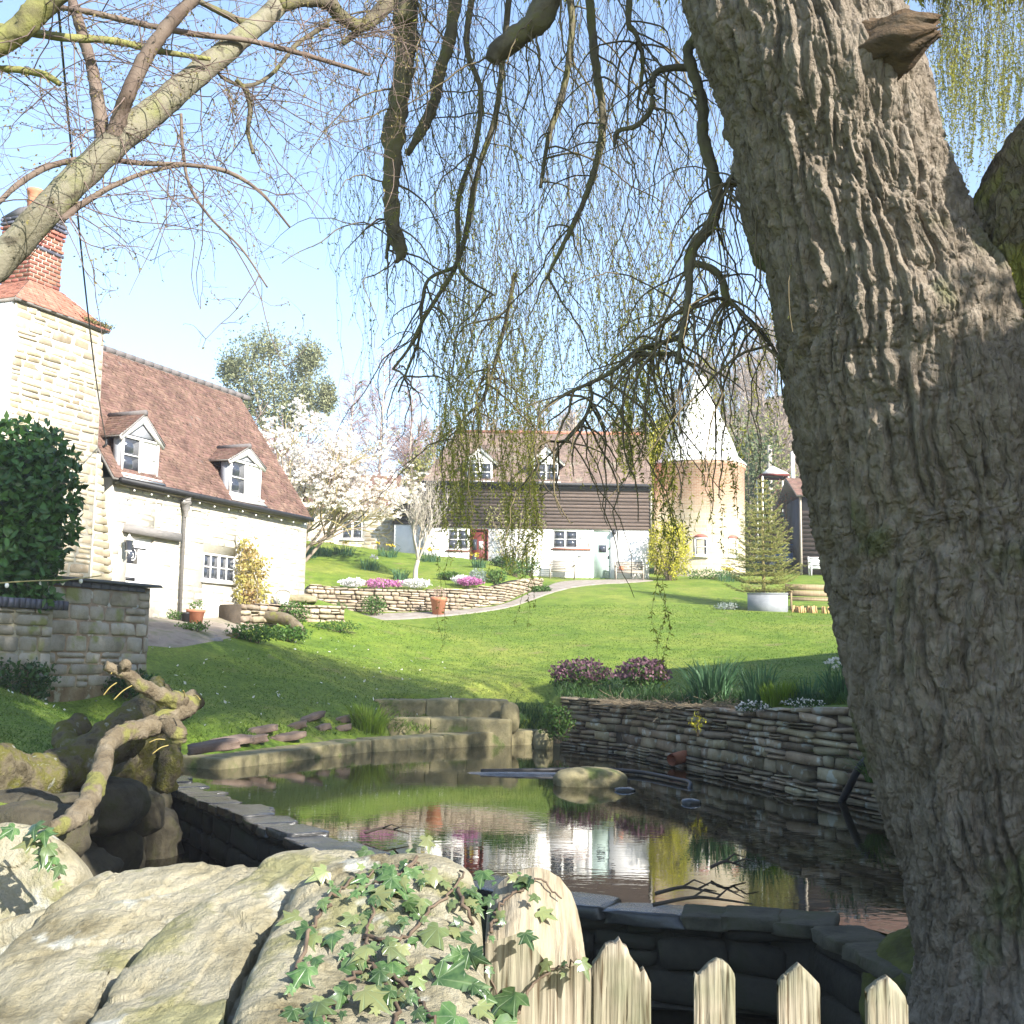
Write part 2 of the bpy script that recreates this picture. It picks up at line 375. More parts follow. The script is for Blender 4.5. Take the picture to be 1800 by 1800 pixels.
def hg(x, y):                  # ground as built: pond and stream bed carved out
    s = h(x, y); p = poly_sd(POND, x, y)-.26; c = poly_sd(CHAN, x, y)
    s = np.where(p < 0, np.minimum(s, -.5), s); s = np.where(np.hypot(x-2.55, y-7.55) < .75, np.minimum(s, -.5), s); s = np.where(poly_sd(STEPS, x, y) < 0, np.minimum(s, .05), s); return np.where(c < 0, np.minimum(s, -1.2), s)
def h1(x, y): return float(h(np.array([x]), np.array([y]))[0])
def G(px, py, d0=8., d1=110.):
    """where the photo pixel meets the ground"""
    d = ray(px, py); D = np.linspace(d0, d1, 700); q = d[None]*(D/d[1])[:, None]; z = H+q[:, 2]; g = h(q[:, 0], q[:, 1]); k = np.argmax(z < g)
    if z[k] >= g[k]: k = len(D)-1
    return np.array([q[k, 0], q[k, 1], g[k]])
def GD(px, D):                 # ground point at column px and depth D
    p = P(px, 1100, D); return np.array([p[0], p[1], h1(p[0], p[1])])

ys = np.concatenate([np.arange(-30, -4, 4), np.arange(-4, 30, .2), np.arange(30, 62, .4), np.arange(62, 200, 4), np.array([210, 240, 280, 330, 400, 500, 700, 1000])])
xs = np.concatenate([-np.array([900, 500, 300, 200, 140, 100, 80, 65, 52, 42, 34, 28, 24, 20, 17, 15]), np.arange(-13, 14, .2), np.array([15, 17, 20, 24, 28, 34, 42, 52, 65, 80, 100, 140, 200, 300, 500, 900])])
gx, gy = np.meshgrid(xs, ys); gz = hg(gx, gy)
GZMIN = float(gz.min()); idx = np.arange(gx.size).reshape(gx.shape); GQ = np.stack([idx[:-1, :-1], idx[:-1, 1:], idx[1:, 1:], idx[1:, :-1]], -1).reshape(-1, 4)
# lawn material: mown grass, mottled; bare earth on the pond bank
mg = bpy.data.materials.new('lawn'); mg.use_nodes = True
def _lawn():
    N = mg.node_tree.nodes; L = mg.node_tree.links; b = N['Principled BSDF']; b.inputs['Roughness'].default_value = .8; b.inputs['Specular IOR Level'].default_value = .2
    geo = N.new('ShaderNodeNewGeometry')
    def nz(s, d=5, st=None):
        v = geo.outputs['Position']
        if st: mp = N.new('ShaderNodeMapping'); mp.inputs['Scale'].default_value = st; L.new(v, mp.inputs[0]); v = mp.outputs[0]
        n = N.new('ShaderNodeTexNoise'); n.inputs['Scale'].default_value = s; n.inputs['Detail'].default_value = d; L.new(v, n.inputs['Vector']); return n.outputs['Fac']
    def ramp(f, *cs):
        r = N.new('ShaderNodeValToRGB'); e = r.color_ramp.elements; e[0].position, e[0].color = cs[0][0], (*cs[0][1], 1); e[1].position, e[1].color = cs[-1][0], (*cs[-1][1], 1)
        for p, c in cs[1:-1]: e.new(p).color = (*c, 1)
        L.new(f, r.inputs[0]); return r.outputs[0]
    big = ramp(nz(.35, 4), (.3, (.080, .138, .016)), (.5, (.118, .178, .022)), (.7, (.17, .205, .038)))
    fine = ramp(nz(14, 6), (.3, (.72, .72, .72)), (.7, (1.3, 1.26, 1.18)))
    mx = N.new('ShaderNodeMixRGB'); mx.blend_type = 'MULTIPLY'; mx.inputs[0].default_value = 1; L.new(big, mx.inputs[1]); L.new(fine, mx.inputs[2])
    mid = ramp(nz(2.2, 5), (.32, (.74, .80, .74)), (.68, (1.24, 1.16, 1.1))); mm = N.new('ShaderNodeMixRGB'); mm.blend_type = 'MULTIPLY'; mm.inputs[0].default_value = 1; L.new(mx.outputs[0], mm.inputs[1]); L.new(mid, mm.inputs[2]); mx = mm
    earth = ramp(nz(1.1, 6), (.62, (0, 0, 0)), (.72, (.55, .55, .55)))
    m2 = N.new('ShaderNodeMixRGB'); m2.inputs[2].default_value = (.16, .12, .07, 1); L.new(earth, m2.inputs[0]); L.new(mx.outputs[0], m2.inputs[1])
    L.new(m2.outputs[0], b.inputs['Base Color'])
    bp = N.new('ShaderNodeBump'); bp.inputs['Strength'].default_value = .6; bp.inputs['Distance'].default_value = .04; L.new(nz(22, 6), bp.inputs['Height']); L.new(bp.outputs[0], b.inputs['Normal'])
_lawn()
tag(obj('lawn', mk_mesh('lawn', np.stack([gx, gy, gz], -1).reshape(-1, 3), GQ, None, True), mg), kind='structure')

m_blade = M('grass_blade', [(.062, .125, .013), (.11, .18, .022), (.18, .22, .045)], .8, .7, 0, var=.25, trans=.35)
m_blade_dk = M('tuft_blade', [(.045, .10, .02), (.09, .17, .03)], 2, .6, 0, var=.25, trans=.3)

# ------------------------------------------------------------------ water
def water_mat(name, base, sc_, st):
    m = bpy.data.materials.new(name); m.use_nodes = True; N = m.node_tree.nodes; L = m.node_tree.links; b = N['Principled BSDF']
    b.inputs['Base Color'].default_value = (*base, 1); b.inputs['Roughness'].default_value = .015; b.inputs['IOR'].default_value = 1.36; b.inputs['Specular IOR Level'].default_value = .62
    geo = N.new('ShaderNodeNewGeometry'); mp = N.new('ShaderNodeMapping'); mp.inputs['Scale'].default_value = (1, 1.9, 1); L.new(geo.outputs['Position'], mp.inputs[0])
    n = N.new('ShaderNodeTexNoise'); n.inputs['Scale'].default_value = sc_; n.inputs['Detail'].default_value = 2.5; n.inputs['Distortion'].default_value = .6; L.new(mp.outputs[0], n.inputs['Vector'])
    n2 = N.new('ShaderNodeTexNoise'); n2.inputs['Scale'].default_value = .35; L.new(geo.outputs['Position'], n2.inputs['Vector'])
    ml = N.new('ShaderNodeMath'); ml.operation = 'MULTIPLY'; L.new(n.outputs['Fac'], ml.inputs[0]); L.new(n2.outputs['Fac'], ml.inputs[1])
    bp = N.new('ShaderNodeBump'); bp.inputs['Strength'].default_value = st; bp.inputs['Distance'].default_value = .012; L.new(ml.outputs[0], bp.inputs['Height']); L.new(bp.outputs[0], b.inputs['Normal'])
    return m
m_water = water_mat('pond_water', (.016, .014, .007), 5., .10); m_water2 = water_mat('stream_water', (.008, .007, .004), 6, .12)
def sheet(name, poly, z, mat):
    poly = np.asarray(poly); n = len(poly); c = poly.mean(0); V = [(c[0], c[1], z)]+[(x, y, z) for x, y in poly]
    me = bpy.data.meshes.new(name); me.from_pydata(V[1:], [], [list(range(n))]); o = obj(name, me, mat); o['kind'] = 'structure'; return o
_ring = POND.copy(); _c = _ring.mean(0)
sheet('pond_water', _c+(_ring-_c)*(1+.16/np.linalg.norm(_ring-_c, axis=1))[:, None], 0.0, m_water)
sheet('stream_water', np.vstack([DAM.offset(-.15), [(3.6, 2.5), (-3.3, 2.4), (-3.9, 6), (-4.4, 9), (-4.9, 12), (-5.4, 15), (-6.1, 17.8)]]), -.62, m_water2)

# ------------------------------------------------------------------ path and gravel
m_path = M('path_gravel', [(.19, .16, .13), (.26, .225, .185), (.31, .28, .24)], 3, .9, .5, 40, dist=.02)
m_yard = M('yard_earth', [(.16, .13, .10), (.26, .22, .18), (.13, .14, .06)], 1.3, .95, .6, 20)
def ribbon(name, left, right, mat, up=.012, n=60):
    l = smooth_path(left, 10); r = smooth_path(right, 10); tt = np.linspace(0, 1, n)
    f = lambda a: np.stack([np.interp(tt, np.linspace(0, 1, len(a)), a[:, k]) for k in (0, 1)], 1)
    l, r = f(l), f(r); V = []; m = 14
    for j in range(m+1):
        q = l+(r-l)*(j/m); V.append(np.stack([q[:, 0], q[:, 1], h(q[:, 0], q[:, 1])+up-(.09 if j in (0, m) else 0)], 1))
    V = np.stack(V, 1); idx = np.arange(V.shape[0]*V.shape[1]).reshape(V.shape[:2]); Q = np.stack([idx[:-1, :-1], idx[1:, :-1], idx[1:, 1:], idx[:-1, 1:]], -1).reshape(-1, 4)
    o = obj(name, mk_mesh(name, V.reshape(-1, 3), Q, None, True), mat); o['kind'] = 'structure'; return o
ribbon('path', [GD(a, d)[:2] for a, d in ((575,41.2), (640,41.9), (700,42.3), (760,42.7), (830,43.6), (890,45.1), (955,49.6), (1000,53.2), (1120,54.7))],
       [GD(a, d)[:2] for a, d in ((575,39.7), (640,40.2), (700,40.7), (760,41.3), (830,42.3), (900,44.0), (975,47.3), (1060,51.3), (1150,53.5))], m_path, .03)
ribbon('yard', [GD(a, d)[:2] for a, d in ((225, 29.3), (300, 30.6), (380, 32.2), (440, 34), (530, 36.5))],
       [GD(a, d)[:2] for a, d in ((262, 25.5), (330, 26.3), (410, 28.5), (440, 31), (590, 38))], m_yard, .02)
# ------------------------------------------------------------------ building materials
m_stoneW = M('pale_limestone', [(.36, .32, .245), (.48, .44, .355), (.56, .52, .43)], 2.5, .9, .5, 24, var=.2, hv=.01, lichen=((.40, .37, .29), 5, .62))
m_stone = M('limestone', [(.24, .195, .12), (.35, .295, .20), (.44, .38, .27)], 2.5, .9, .5, 24, var=.30, hv=.012, lichen=((.36, .34, .28), 5, .58))
m_mortar = M('lime_mortar', [(.44, .40, .32), (.54, .50, .42)], 4, .95, .5, 40)
m_white = M('white_paint', [(.74, .72, .68), (.82, .81, .78)], 3, .6, .15, 30)
m_render = M('whitewashed_brick', [(.68, .66, .61), (.80, .78, .74)], 2, .8, .35, 18)
m_tile = M('clay_roof_tile', [(.110, .066, .051), (.150, .090, .069), (.188, .118, .091)], 1.6, .9, .4, 40, var=.24, hv=.010, lichen=((.155, .12, .105), 2.6, .66))
m_tile_red = M('red_clay_tile', [(.30, .12, .08), (.36, .17, .12)], 3, .85, .3, 40, var=.2)
m_tile_br = M('brown_roof_tile', [(.14, .10, .082), (.20, .145, .115)], 1.5, .9, .4, 40, var=.25, hv=.01, lichen=((.20, .17, .13), 1.2, .6))
m_ridge = M('ridge_tile', [(.12, .11, .11), (.17, .15, .14)], 5, .9, .4)
m_brick = M('red_brick', [(.23, .085, .06), (.29, .12, .08)], 6, .9, .4, 60, var=.3, hv=.012)
m_bluebrick = M('blue_engineering_brick', [(.07, .075, .10), (.11, .11, .14)], 6, .55, .3, 60, var=.3)
m_lead = M('lead_sheet', [(.22, .23, .25), (.30, .31, .33)], 4, .6, .2)
m_black = M('black_iron', [(.02, .02, .022), (.03, .03, .03)], 4, .5, .1)
m_beam = M('weathered_oak', [(.17, .16, .15), (.26, .24, .22)], 5, .9, .6, 30, stretch=(1, 1, 6))
m_glass = M('window_glass', [(.03, .035, .045), (.05, .055, .07)], 1, .06, 0, spec=.7)
m_board = M('tarred_weatherboard', [(.072, .053, .043), (.115, .086, .070)], 2.5, .8, .5, 30, stretch=(1, 1, 9), var=.2)
m_terra = M('terracotta', [(.38, .14, .075), (.44, .19, .11)], 6, .85, .2, var=.1)
m_wood = M('silvered_timber', [(.30, .26, .20), (.42, .37, .30)], 3, .85, .4, 40, stretch=(1, 1, 8), var=.12)
m_oldwood = M('mossy_timber', [(.16, .14, .09), (.25, .22, .14)], 3, .9, .4, 40, var=.15)
m_redpaint = M('dark_red_paint', [(.10, .022, .017), (.14, .032, .022)], 6, .5, .15)
m_greenpaint = M('pale_green_paint', [(.42, .52, .47), (.48, .58, .53)], 3, .6, .1)
m_curtain = M('pale_curtain', [(.65, .64, .62), (.8, .79, .76)], 8, .9, 0)

def tiles(mb, A, B, C, D, gauge=.1, tw=.165, lift=.022, seed=3):
    """overlapping tiles on the roof quad eave A-B, top C-D"""
    A, B, C, D = (np.asarray(v, float) for v in (A, B, C, D)); r = np.random.default_rng(seed)
    up = (C+D)/2-(A+B)/2; n = np.cross(B-A, up); n /= np.linalg.norm(n)
    if n[2] < 0: n = -n
    K = max(2, int(np.linalg.norm(up)/gauge)); Ls = np.linalg.norm(B-A); Lt = np.linalg.norm(D-C)
    for k in range(K):
        s0, s1 = k/K, min((k+1.35)/K, 1.0); a, b = A+(C-A)*s0, B+(D-B)*s0; a1, b1 = A+(C-A)*s1, B+(D-B)*s1; L = Ls+(Lt-Ls)*s0; m = max(1, int(round(L/tw)))
        e = (np.arange(m+1)-(.5 if k % 2 else 0))/m; e = np.clip(e, 0, 1); e = np.append(e, 1.) if k % 2 else e
        t0, t1 = e[:-1], e[1:]; ok = t1-t0 > .15/m; t0, t1 = t0[ok]+.004/L, t1[ok]-.004/L; N = len(t0)
        w = s0+r.normal(0, .006*gauge/.1/np.linalg.norm(up), N); lf = lift*(1+r.normal(0, .22, (N, 1))); tl = r.normal(0, .004, (N, 1))
        pa, pb = A+(C-A)*w[:, None], B+(D-B)*w[:, None]
        l0 = pa+(pb-pa)*t0[:, None]; l1 = pa+(pb-pa)*t1[:, None]; u0 = a1+(b1-a1)*t0[:, None]; u1 = a1+(b1-a1)*t1[:, None]
        V = np.stack([l0-n*.004, l1-n*.004, l0+n*(lf+tl), l1+n*(lf-tl), u0+n*.004, u1+n*.004], 1).reshape(-1, 3); i = np.arange(N)*6
        mb.add(V, np.vstack([np.stack([i, i+1, i+3, i+2], 1), np.stack([i+2, i+3, i+5, i+4], 1)]), None, world=True)
def quadslab(mb, A, B, C, D, th=.08):
    A, B, C, D = (np.asarray(v, float) for v in (A, B, C, D)); n = np.cross(B-A, D-A); n /= np.linalg.norm(n); n = n if n[2] > 0 else -n
    q = [A-n*th, B-n*th, D-n*th, C-n*th, A-n*.005, B-n*.005, D-n*.005, C-n*.005]
    mb.add(q, [(3,2,1,0), (4,5,6,7), (0,1,5,4), (1,2,6,5), (2,3,7,6), (3,0,4,7)], None, world=True)
def roof(parent, A, B, C, D, mat, gauge=.1, tw=.165, seed=3, name='roof_slope'):
    s = MB(); quadslab(s, A, B, C, D); o = s.build(name, m_beam, parent)
    t = MB(); tiles(t, A, B, C, D, gauge, tw, seed=seed); t.build('roof_tile', mat, o, kind='stuff'); return o
def vw(mb, poly, u0, u1):       # polygon in (v,w), extruded along u
    n = len(poly); V = [(u0, v, w) for v, w in poly]+[(u1, v, w) for v, w in poly]; T = [(0, i, i+1) for i in range(1, n-1)]+[(n, n+i+1, n+i) for i in range(1, n-1)]
    mb.add(V, [(i, n+i, n+(i+1) % n, (i+1) % n) for i in range(n)], T)
def window(fr, parent, u0, u1, z0, z1, v, cas=2, cols=1, rows=2, fw=.06, name='window', mat=None, curtains=(), sill=True, sub=True, sillmat=None):
    """casement window standing proud of the plane v; panes and sill are its children (or its parent's when already a sub-part)"""
    mat = mat or m_white; f = MB(fr); d0, d1 = v-.05, v+.03
    f.box(u0, u1, d0, d1, z1-fw, z1); f.box(u0, u1, d0, d1, z0, z0+fw); panes = []
    cw = (u1-u0)/cas
    for c in range(cas):
        a, b = u0+c*cw, u0+(c+1)*cw; f.box(a, a+fw*.8, d0+.004, d1-.004, z0+fw, z1-fw); f.box(b-fw*.8, b, d0+.004, d1-.004, z0+fw, z1-fw)
        a, b = a+fw*.8, b-fw*.8; pw = (b-a)/cols; ph = (z1-z0-2*fw)/rows
        for i in range(1, cols): f.box(a+i*pw-.014, a+i*pw+.014, d0+.01, d1-.01, z0+fw, z1-fw)
        for j in range(1, rows): f.box(a, b, d0+.013, d1-.013, z0+fw+j*ph-.014, z0+fw+j*ph+.014)
        for i in range(cols):
            for j in range(rows): panes.append((a+i*pw, a+(i+1)*pw, z0+fw+j*ph, z0+fw+(j+1)*ph, c))
    o = f.build(name, mat, parent); pp = o if sub else parent
    for a, b, c, d, k in panes:
        g = MB(fr); g.box(a, b, v-.012, v-.004, c, d); g.build('pane', m_glass if k not in curtains else m_curtain, pp)
    if sill: s = MB(fr); s.box(u0-.07, u1+.07, v-.13, v+.02, z0-.07, z0-.003); s.build('sill', sillmat or mat, pp)
    return o
def wall_holes(mb, u0, u1, z0, z1, v0, v1, holes):
    """box wall with rectangular openings"""
    us = sorted({u0, u1, *[a for hh in holes for a in hh[:2]]}); zs = sorted({z0, z1, *[a for hh in holes for a in hh[2:4]]})
    for a, b in zip(us[:-1], us[1:]):
        run = None
        for c, d in zip(zs[:-1], zs[1:]):
            inside = any(hh[0] <= a and b <= hh[1] and hh[2] <= c and d <= hh[3] for hh in holes)
            if not inside: run = (run[0], d) if run else (c, d)
            if inside and run: mb.box(a, b, v0, v1, *run); run = None
        if run: mb.box(a, b, v0, v1, *run)
def fcells(fr, cs, v):
    return [(fr([[u, v, z]])[0], fr.a-math.pi/2, w, hh) for u, z, w, hh in cs]
def dormer(fr, parent, u0, u1, zs, ze, za, vf, zE, vE, k, panes=(2, 1, 2), curtains=(), wall_mat=None, cheek=None, tile=None, lead=True, ov=.16):
    rv = lambda z: vE+(z-zE)/k; uc = (u0+u1)/2; b = MB(fr)
    b.box(u0-.05, u1+.05, vf+.03, rv(zs)+.3, zs-.35, ze)                       # body
    b.prism([(u0-.05, ze), (u1+.05, ze), (uc, za-.1)], vf+.03, rv(za)-.1)
    o = b.build('dormer', cheek or m_lead, parent)
    window(fr, o, u0, u1, zs, ze, vf, *panes, sub=False, name='window_frame', curtains=curtains)
    g = MB(fr); g.prism([(u0+.08, ze+.04), (u1-.08, ze+.04), (uc, za-.26)], vf-.02, vf+.03); g.build('gable_panel', m_lead if lead else m_white, o)
    hw = (u1-u0)/2+ov; zl = ze-.04; sl = (za-zl)/hw
    for s in (-1, 1):
        bb = MB(fr); bb.prism([(uc, za), (uc, za-.24), (uc+s*(hw-.04), zl-.12), (uc+s*hw, zl)][::s], vf-.09, vf-.04); bb.build('bargeboard', m_white, o)
        A = fr([[uc+s*hw, vf-.11, zl]])[0]; B = fr([[uc+s*hw, rv(zl)+.05, zl]])[0]; C = fr([[uc, vf-.11, za+.02]])[0]; D = fr([[uc, rv(za)+.05, za+.02]])[0]
        t = MB(); quadslab(t, A, B, C, D, .05); t.build('dormer_roof', m_beam, o)
        t = MB(); tiles(t, A, B, C, D, .1, .165, seed=5); t.build('roof_tile', tile or m_tile, o, kind='stuff')
    r_ = MB(fr); r_.tube([(uc, vf-.13, za+.03), (uc, rv(za), za+.03)], .075, 8); r_.build('ridge_tile', m_ridge, o, smooth=True)
    zl_ = max(zs-.3, zE+.06); vl_ = rv(zl_)-.05; ap = MB(fr); ap.hexa([(u0-.12, vl_, zl_), (u1+.12, vl_, zl_), (u1+.0, vf-.05, zs-.01), (u0, vf-.05, zs-.01), (u0-.12, vl_+.03, zl_+.03), (u1+.12, vl_+.03, zl_+.03), (u1, vf-.03, zs+.01), (u0, vf-.03, zs+.01)])
    ap.build('apron', m_white, o); return o

# ------------------------------------------------------------------ the stone cottage on the left
HF = Fr((-9.5, 28, 0), math.atan2(.92, .394))
zE = HF.hit(195, 838, -.22)[1]; uR = HF.hit(548, 913, -.22)[0]; kR = 1.4; vE = -.22; vRd = 2.62; zR = zE+(vRd-vE)*kR
uW = HF.hit(538, 960, 0)[0]
cot = thing('stone_cottage', 'honey stone cottage with steep red tiled roof, two white dormers and a brick chimney', 'cottage', HF([[3, 1, 3]])[0])
dr = (*sorted((HF.hit(222, 1000)[0], HF.hit(268, 1000)[0])), 2.2, HF.hit(245, 945)[1]); wn2 = (HF.hit(357, 1000)[0], HF.hit(413, 1000)[0], HF.hit(385, 1022)[1], HF.hit(385, 975)[1])
fw_ = MB(HF); wall_holes(fw_, -.1, uW, 1.6, zE+.05, .0, .45, [dr, wn2]); fw_.box(uW-.45, uW, .451, 4.9, 1.6, zE); fw_.box(-.1, uW-.451, 4.45, 4.9, 1.6, zE)
fw_.prism([(0, 0), (0, 0)], 0, 0) if False else None
vw(fw_, [(0, zE+.052), (vRd, zR-.12), (4.9, zE+.052)], uW-.42, uW-.02)
front = fw_.build('front_wall', m_mortar, cot)
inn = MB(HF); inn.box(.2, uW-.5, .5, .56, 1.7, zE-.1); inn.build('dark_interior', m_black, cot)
hole = lambda a, b, z, t: not any(a < q[1]+.02 and b > q[0]-.02 and z < q[3]+.02 and t > q[2]-.02 for q in (dr, wn2))
c1 = [(u, z, w, hh) for u, z, w, hh in courses(uW, lambda u: 2.5+u*.13, zE-.05, (.13, .24), (.28, .62), 11, .016, hole)]
masonry(front, fcells(HF, c1, 0.), m_stoneW, .16, limit=110, proud=.012, jit=.012)
gb = MB(HF); gb.box(uW-.02, uW+.02, 0.02, 4.8, 1.6, zE-.02); gb.build('gable_wall', m_mortar, cot)
ov = .22
roof(cot, HF([[-.3, vE, zE]])[0], HF([[uR, vE, zE]])[0], HF([[-.3, vRd, zR]])[0], HF([[uR-.02, vRd, zR]])[0], m_tile, .098, .165)
roof(cot, HF([[-3, 2*vRd-vE, zE]])[0], HF([[uR, 2*vRd-vE, zE]])[0], HF([[-3, vRd, zR]])[0], HF([[uR-.02, vRd, zR]])[0], m_tile, .3, .4)
rd = MB(HF)
for i in range(24): rd.tube([(-.5+i*.385, vRd, zR+.03), (-.5+i*.385+.37, vRd, zR+.035)], .1, 8)
rd.build('ridge_tile', m_ridge, cot, smooth=True)
# chimney breast
b0 = HF.hit(24, 600, -.15)[0]; b1 = HF.hit(181, 640, -.15)[0]; zB = HF.hit(100, 551, -.15)[1]
cb = MB(HF); cb.box(b0, b1, -.13, 1.9, 1.2, zB); cb.hexa([(b1, -.13, 1.2), (b1+.75, -.13, 1.2), (b1+.75, .4, 1.2), (b1, .4, 1.2), (b1, -.13, zE+.5), (b1+.12, -.13, zE+.5), (b1+.12, .4, zE+.5), (b1, .4, zE+.5)])
breast = cb.build('chimney_breast', m_mortar, cot)
c2 = [(u+b0, z, w, hh) for u, z, w, hh in courses(b1-b0, 3.4, zB-.02, (.13, .24), (.30, .66), 5, .016)]
c2 += [(b1+(zE+.4-z)*.17*.6+.1, z, min(.75, max(.2, (zE+.9-z)*.24)), .17) for z in np.arange(3.2, zE+.3, .185)]
masonry(breast, fcells(HF, c2, -.13), m_stone, .2, limit=175, proud=.02, jit=.02)
pl = MB(HF); pl.box(b0-.06, b0-.005, -.10, 1.9, HF.hit(24, 745, -.13)[1], zB-.01); pl.build('white_side_wall', m_render, breast)
c3 = [(b0, z, 0, 0) for z in (0,)]
lw = MB(HF); lw.box(b0-1.6, b0-.062, .25, 1.9, 1.2, HF.hit(12, 745, .2)[1]); lw.build('lower_wall', m_stone, breast)
# tiled shoulders and the brick stack
s0 = HF.hit(52, 495, .55)[0]; s1 = HF.hit(107, 513, .55)[0]; zS = HF.hit(80, 503, .55)[1]; zT = HF.hit(112, 398, .55)[1]; sv0, sv1 = .55, 1.45
roof(breast, HF([[b0-.12, -.24, zB]])[0], HF([[b1+.1, -.24, zB]])[0], HF([[s0, sv0, zS]])[0], HF([[s1, sv0, zS]])[0], m_tile_red, .11, .17, name='shoulder')
roof(breast, HF([[b0-.12, 1.95, zB]])[0], HF([[b0-.12, -.24, zB]])[0], HF([[s0, sv1, zS]])[0], HF([[s0, sv0, zS]])[0], m_tile_red, .11, .17, name='shoulder')
roof(breast, HF([[b1+.1, -.24, zB]])[0], HF([[b1+.1, 1.95, zB]])[0], HF([[s1, sv0, zS]])[0], HF([[s1, sv1, zS]])[0], m_tile_red, .11, .17, name='shoulder')
ms = MB(); add_leaves(ms, np.concatenate([HF(np.stack([rng.uniform(b1-.75, b1+.12, 900), rng.normal(-.2, .07, 900), zB+.06+np.abs(rng.normal(0, .05, 900))], 1))]), rng.uniform(.03, .07, 900))
ms.build('moss_growth', M('roof_moss', [(.10, .09, .03), (.17, .16, .06)], 8, .9, 0, var=.3), breast, kind='stuff')
st = MB(HF); st.box(s0+.02, s1-.02, sv0+.02, sv1-.02, zS-.1, zT); stack = st.build('chimney_stack', m_mortar, cot)
bk = []; zc = zS+.02; i = 0; bands = []
nC = int((zT-zS)/.098)
for k in range(nC):
    z = zS+.05+k*.098; ex = 0; blue = False
    if k >= nC-9: ex = [0, .02, .02, 0, 0, .03, .06, .06, .06][k-(nC-9)]; blue = k-(nC-9) in (1, 7, 8)
    L = s1-s0+2*ex; W = sv1-sv0+2*ex; off = .115 if k % 2 else 0
    u = -off
    while u < L-.03:
        a, b = max(u, 0), min(u+.225, L)
        if b-a > .04: bk.append((HF([[s0-ex+(a+b)/2, sv0-ex, z]])[0], HF.a-math.pi/2, b-a-.034, .066, blue))
        u += .232
    u = -.115+off
    while u < W-.03:
        a, b = max(u, 0), min(u+.225, W)
        if b-a > .04: bk.append((HF([[s0-ex, sv0-ex+(a+b)/2, z]])[0], HF.a+math.pi, b-a-.034, .066, blue))
        u += .232
masonry(stack, [b[:4] for b in bk if not b[4]], m_brick, .1, limit=230, name='brick', proud=.005, jit=.004)
masonry(stack, [b[:4] for b in bk if b[4]], m_bluebrick, .1, limit=60, name='brick', proud=.014, jit=.004)
cp = MB(HF); cp.hexa([(s0-.05, sv0-.05, zT), (s1+.05, sv0-.05, zT), (s1+.05, sv1+.05, zT), (s0-.05, sv1+.05, zT), (s0+.2, sv0+.2, zT+.3), (s1-.2, sv0+.2, zT+.3), (s1-.2, sv1-.2, zT+.3), (s0+.2, sv1-.2, zT+.3)]); cp.build('flaunching', m_ridge, stack)
pt = MB(); pt.lathe([(.02, 0), (.17, 0), (.16, .3), (.18, .34), (.16, .38), (.16, .5), (.19, .54), (.19, .62), (.14, .63), (.12, .3)], HF([[(s0+s1)/2-.05, 1.0, zT+.15]])[0], 20); pt.build('chimney_pot', m_terra, stack, smooth=True)
# dormers
for (pl_, pr_, ptop, pbot, pap, cur) in ((213, 276, 772, 838, 727, (1,)), (405, 458, 814, 874, 786, (1,))):
    vf = .0; ua = HF.hit(pl_, 800, vf)[0]; ub = HF.hit(pr_, 820, vf)[0]; um = (pl_+pr_)/2
    dormer(HF, cot, ua, ub, HF.hit(um, pbot, vf)[1], HF.hit(um, ptop, vf)[1]+.02, HF.hit(um, pap, vf)[1], vf, zE, vE, kR, curtains=cur)
# door, lintel, window, rainwater goods
dw = MB(HF); dw.box(dr[0]+.005, dr[1]-.005, .06, .12, dr[2], dr[3]-.01); door = dw.build('door', m_white, cot)
gu = (HF.hit(225, 960)[0]+.05, HF.hit(243, 960)[0]+.05); gz = (HF.hit(232, 990)[1], HF.hit(232, 962)[1])
gl = MB(HF); gl.box(*gu, .045, .058, *gz); gl.build('pane', m_glass, door)
lg = MB(HF)
a_ = np.linspace(-1.9, 1.2, 14); cu, cz = sum(gu)/2, sum(gz)/2+.02
lg.tube(np.stack([cu+.11*np.cos(a_), .04+0*a_, cz+.14*np.sin(a_)], 1), .012, 5); lg.tube(np.stack([cu-.03+.05*np.cos(a_), .04+0*a_, cz-.02+.06*np.sin(a_)], 1), .01, 5); lg.build('white_emblem', m_white, door)
lb = MB(HF); lb.box(gu[0], gu[1]-.05, .045, .058, gz[0]-.42, gz[0]-.34); lb.build('letterbox', m_black, door)
hg_ = MB(HF); hg_.box(dr[0]+.25, dr[0]+.72, .045, .058, dr[3]-.28, dr[3]-.25); hg_.box(dr[0]+.22, dr[0]+.27, .04, .058, dr[3]-.34, dr[3]-.19); hg_.build('hinge', m_black, door)
la, lb_ = HF.hit(215, 930)[0], HF.hit(313, 945)[0]; lz = HF.hit(262, 936)[1]
li = MB(HF); li.hexa([(la, -.16, lz-.08), (lb_, -.14, lz-.13), (lb_, .2, lz-.13), (la, .2, lz-.08), (la+.04, -.14, lz+.12), (lb_, -.12, lz+.08), (lb_, .2, lz+.08), (la, .2, lz+.12)]); li.build('oak_lintel', m_beam, cot)
window(HF, cot, *wn2, .05, 2, 2, 2, .05)
gt = MB(HF); gt.tube([(-.15, vE-.06, zE-.03), (uR-.05, vE-.06, zE-.05)], .065, 10); gt.build('gutter', m_black, cot, smooth=True)
fb = MB(HF); fb.box(-.1, uR-.1, vE+.03, .0, zE-.13, zE-.05); fb.build('soffit_board', m_oldwood, cot)
dp = MB(HF); du = HF.hit(322, 960, -.1)[0]; dz = HF.hit(330, 885, -.1)[1]
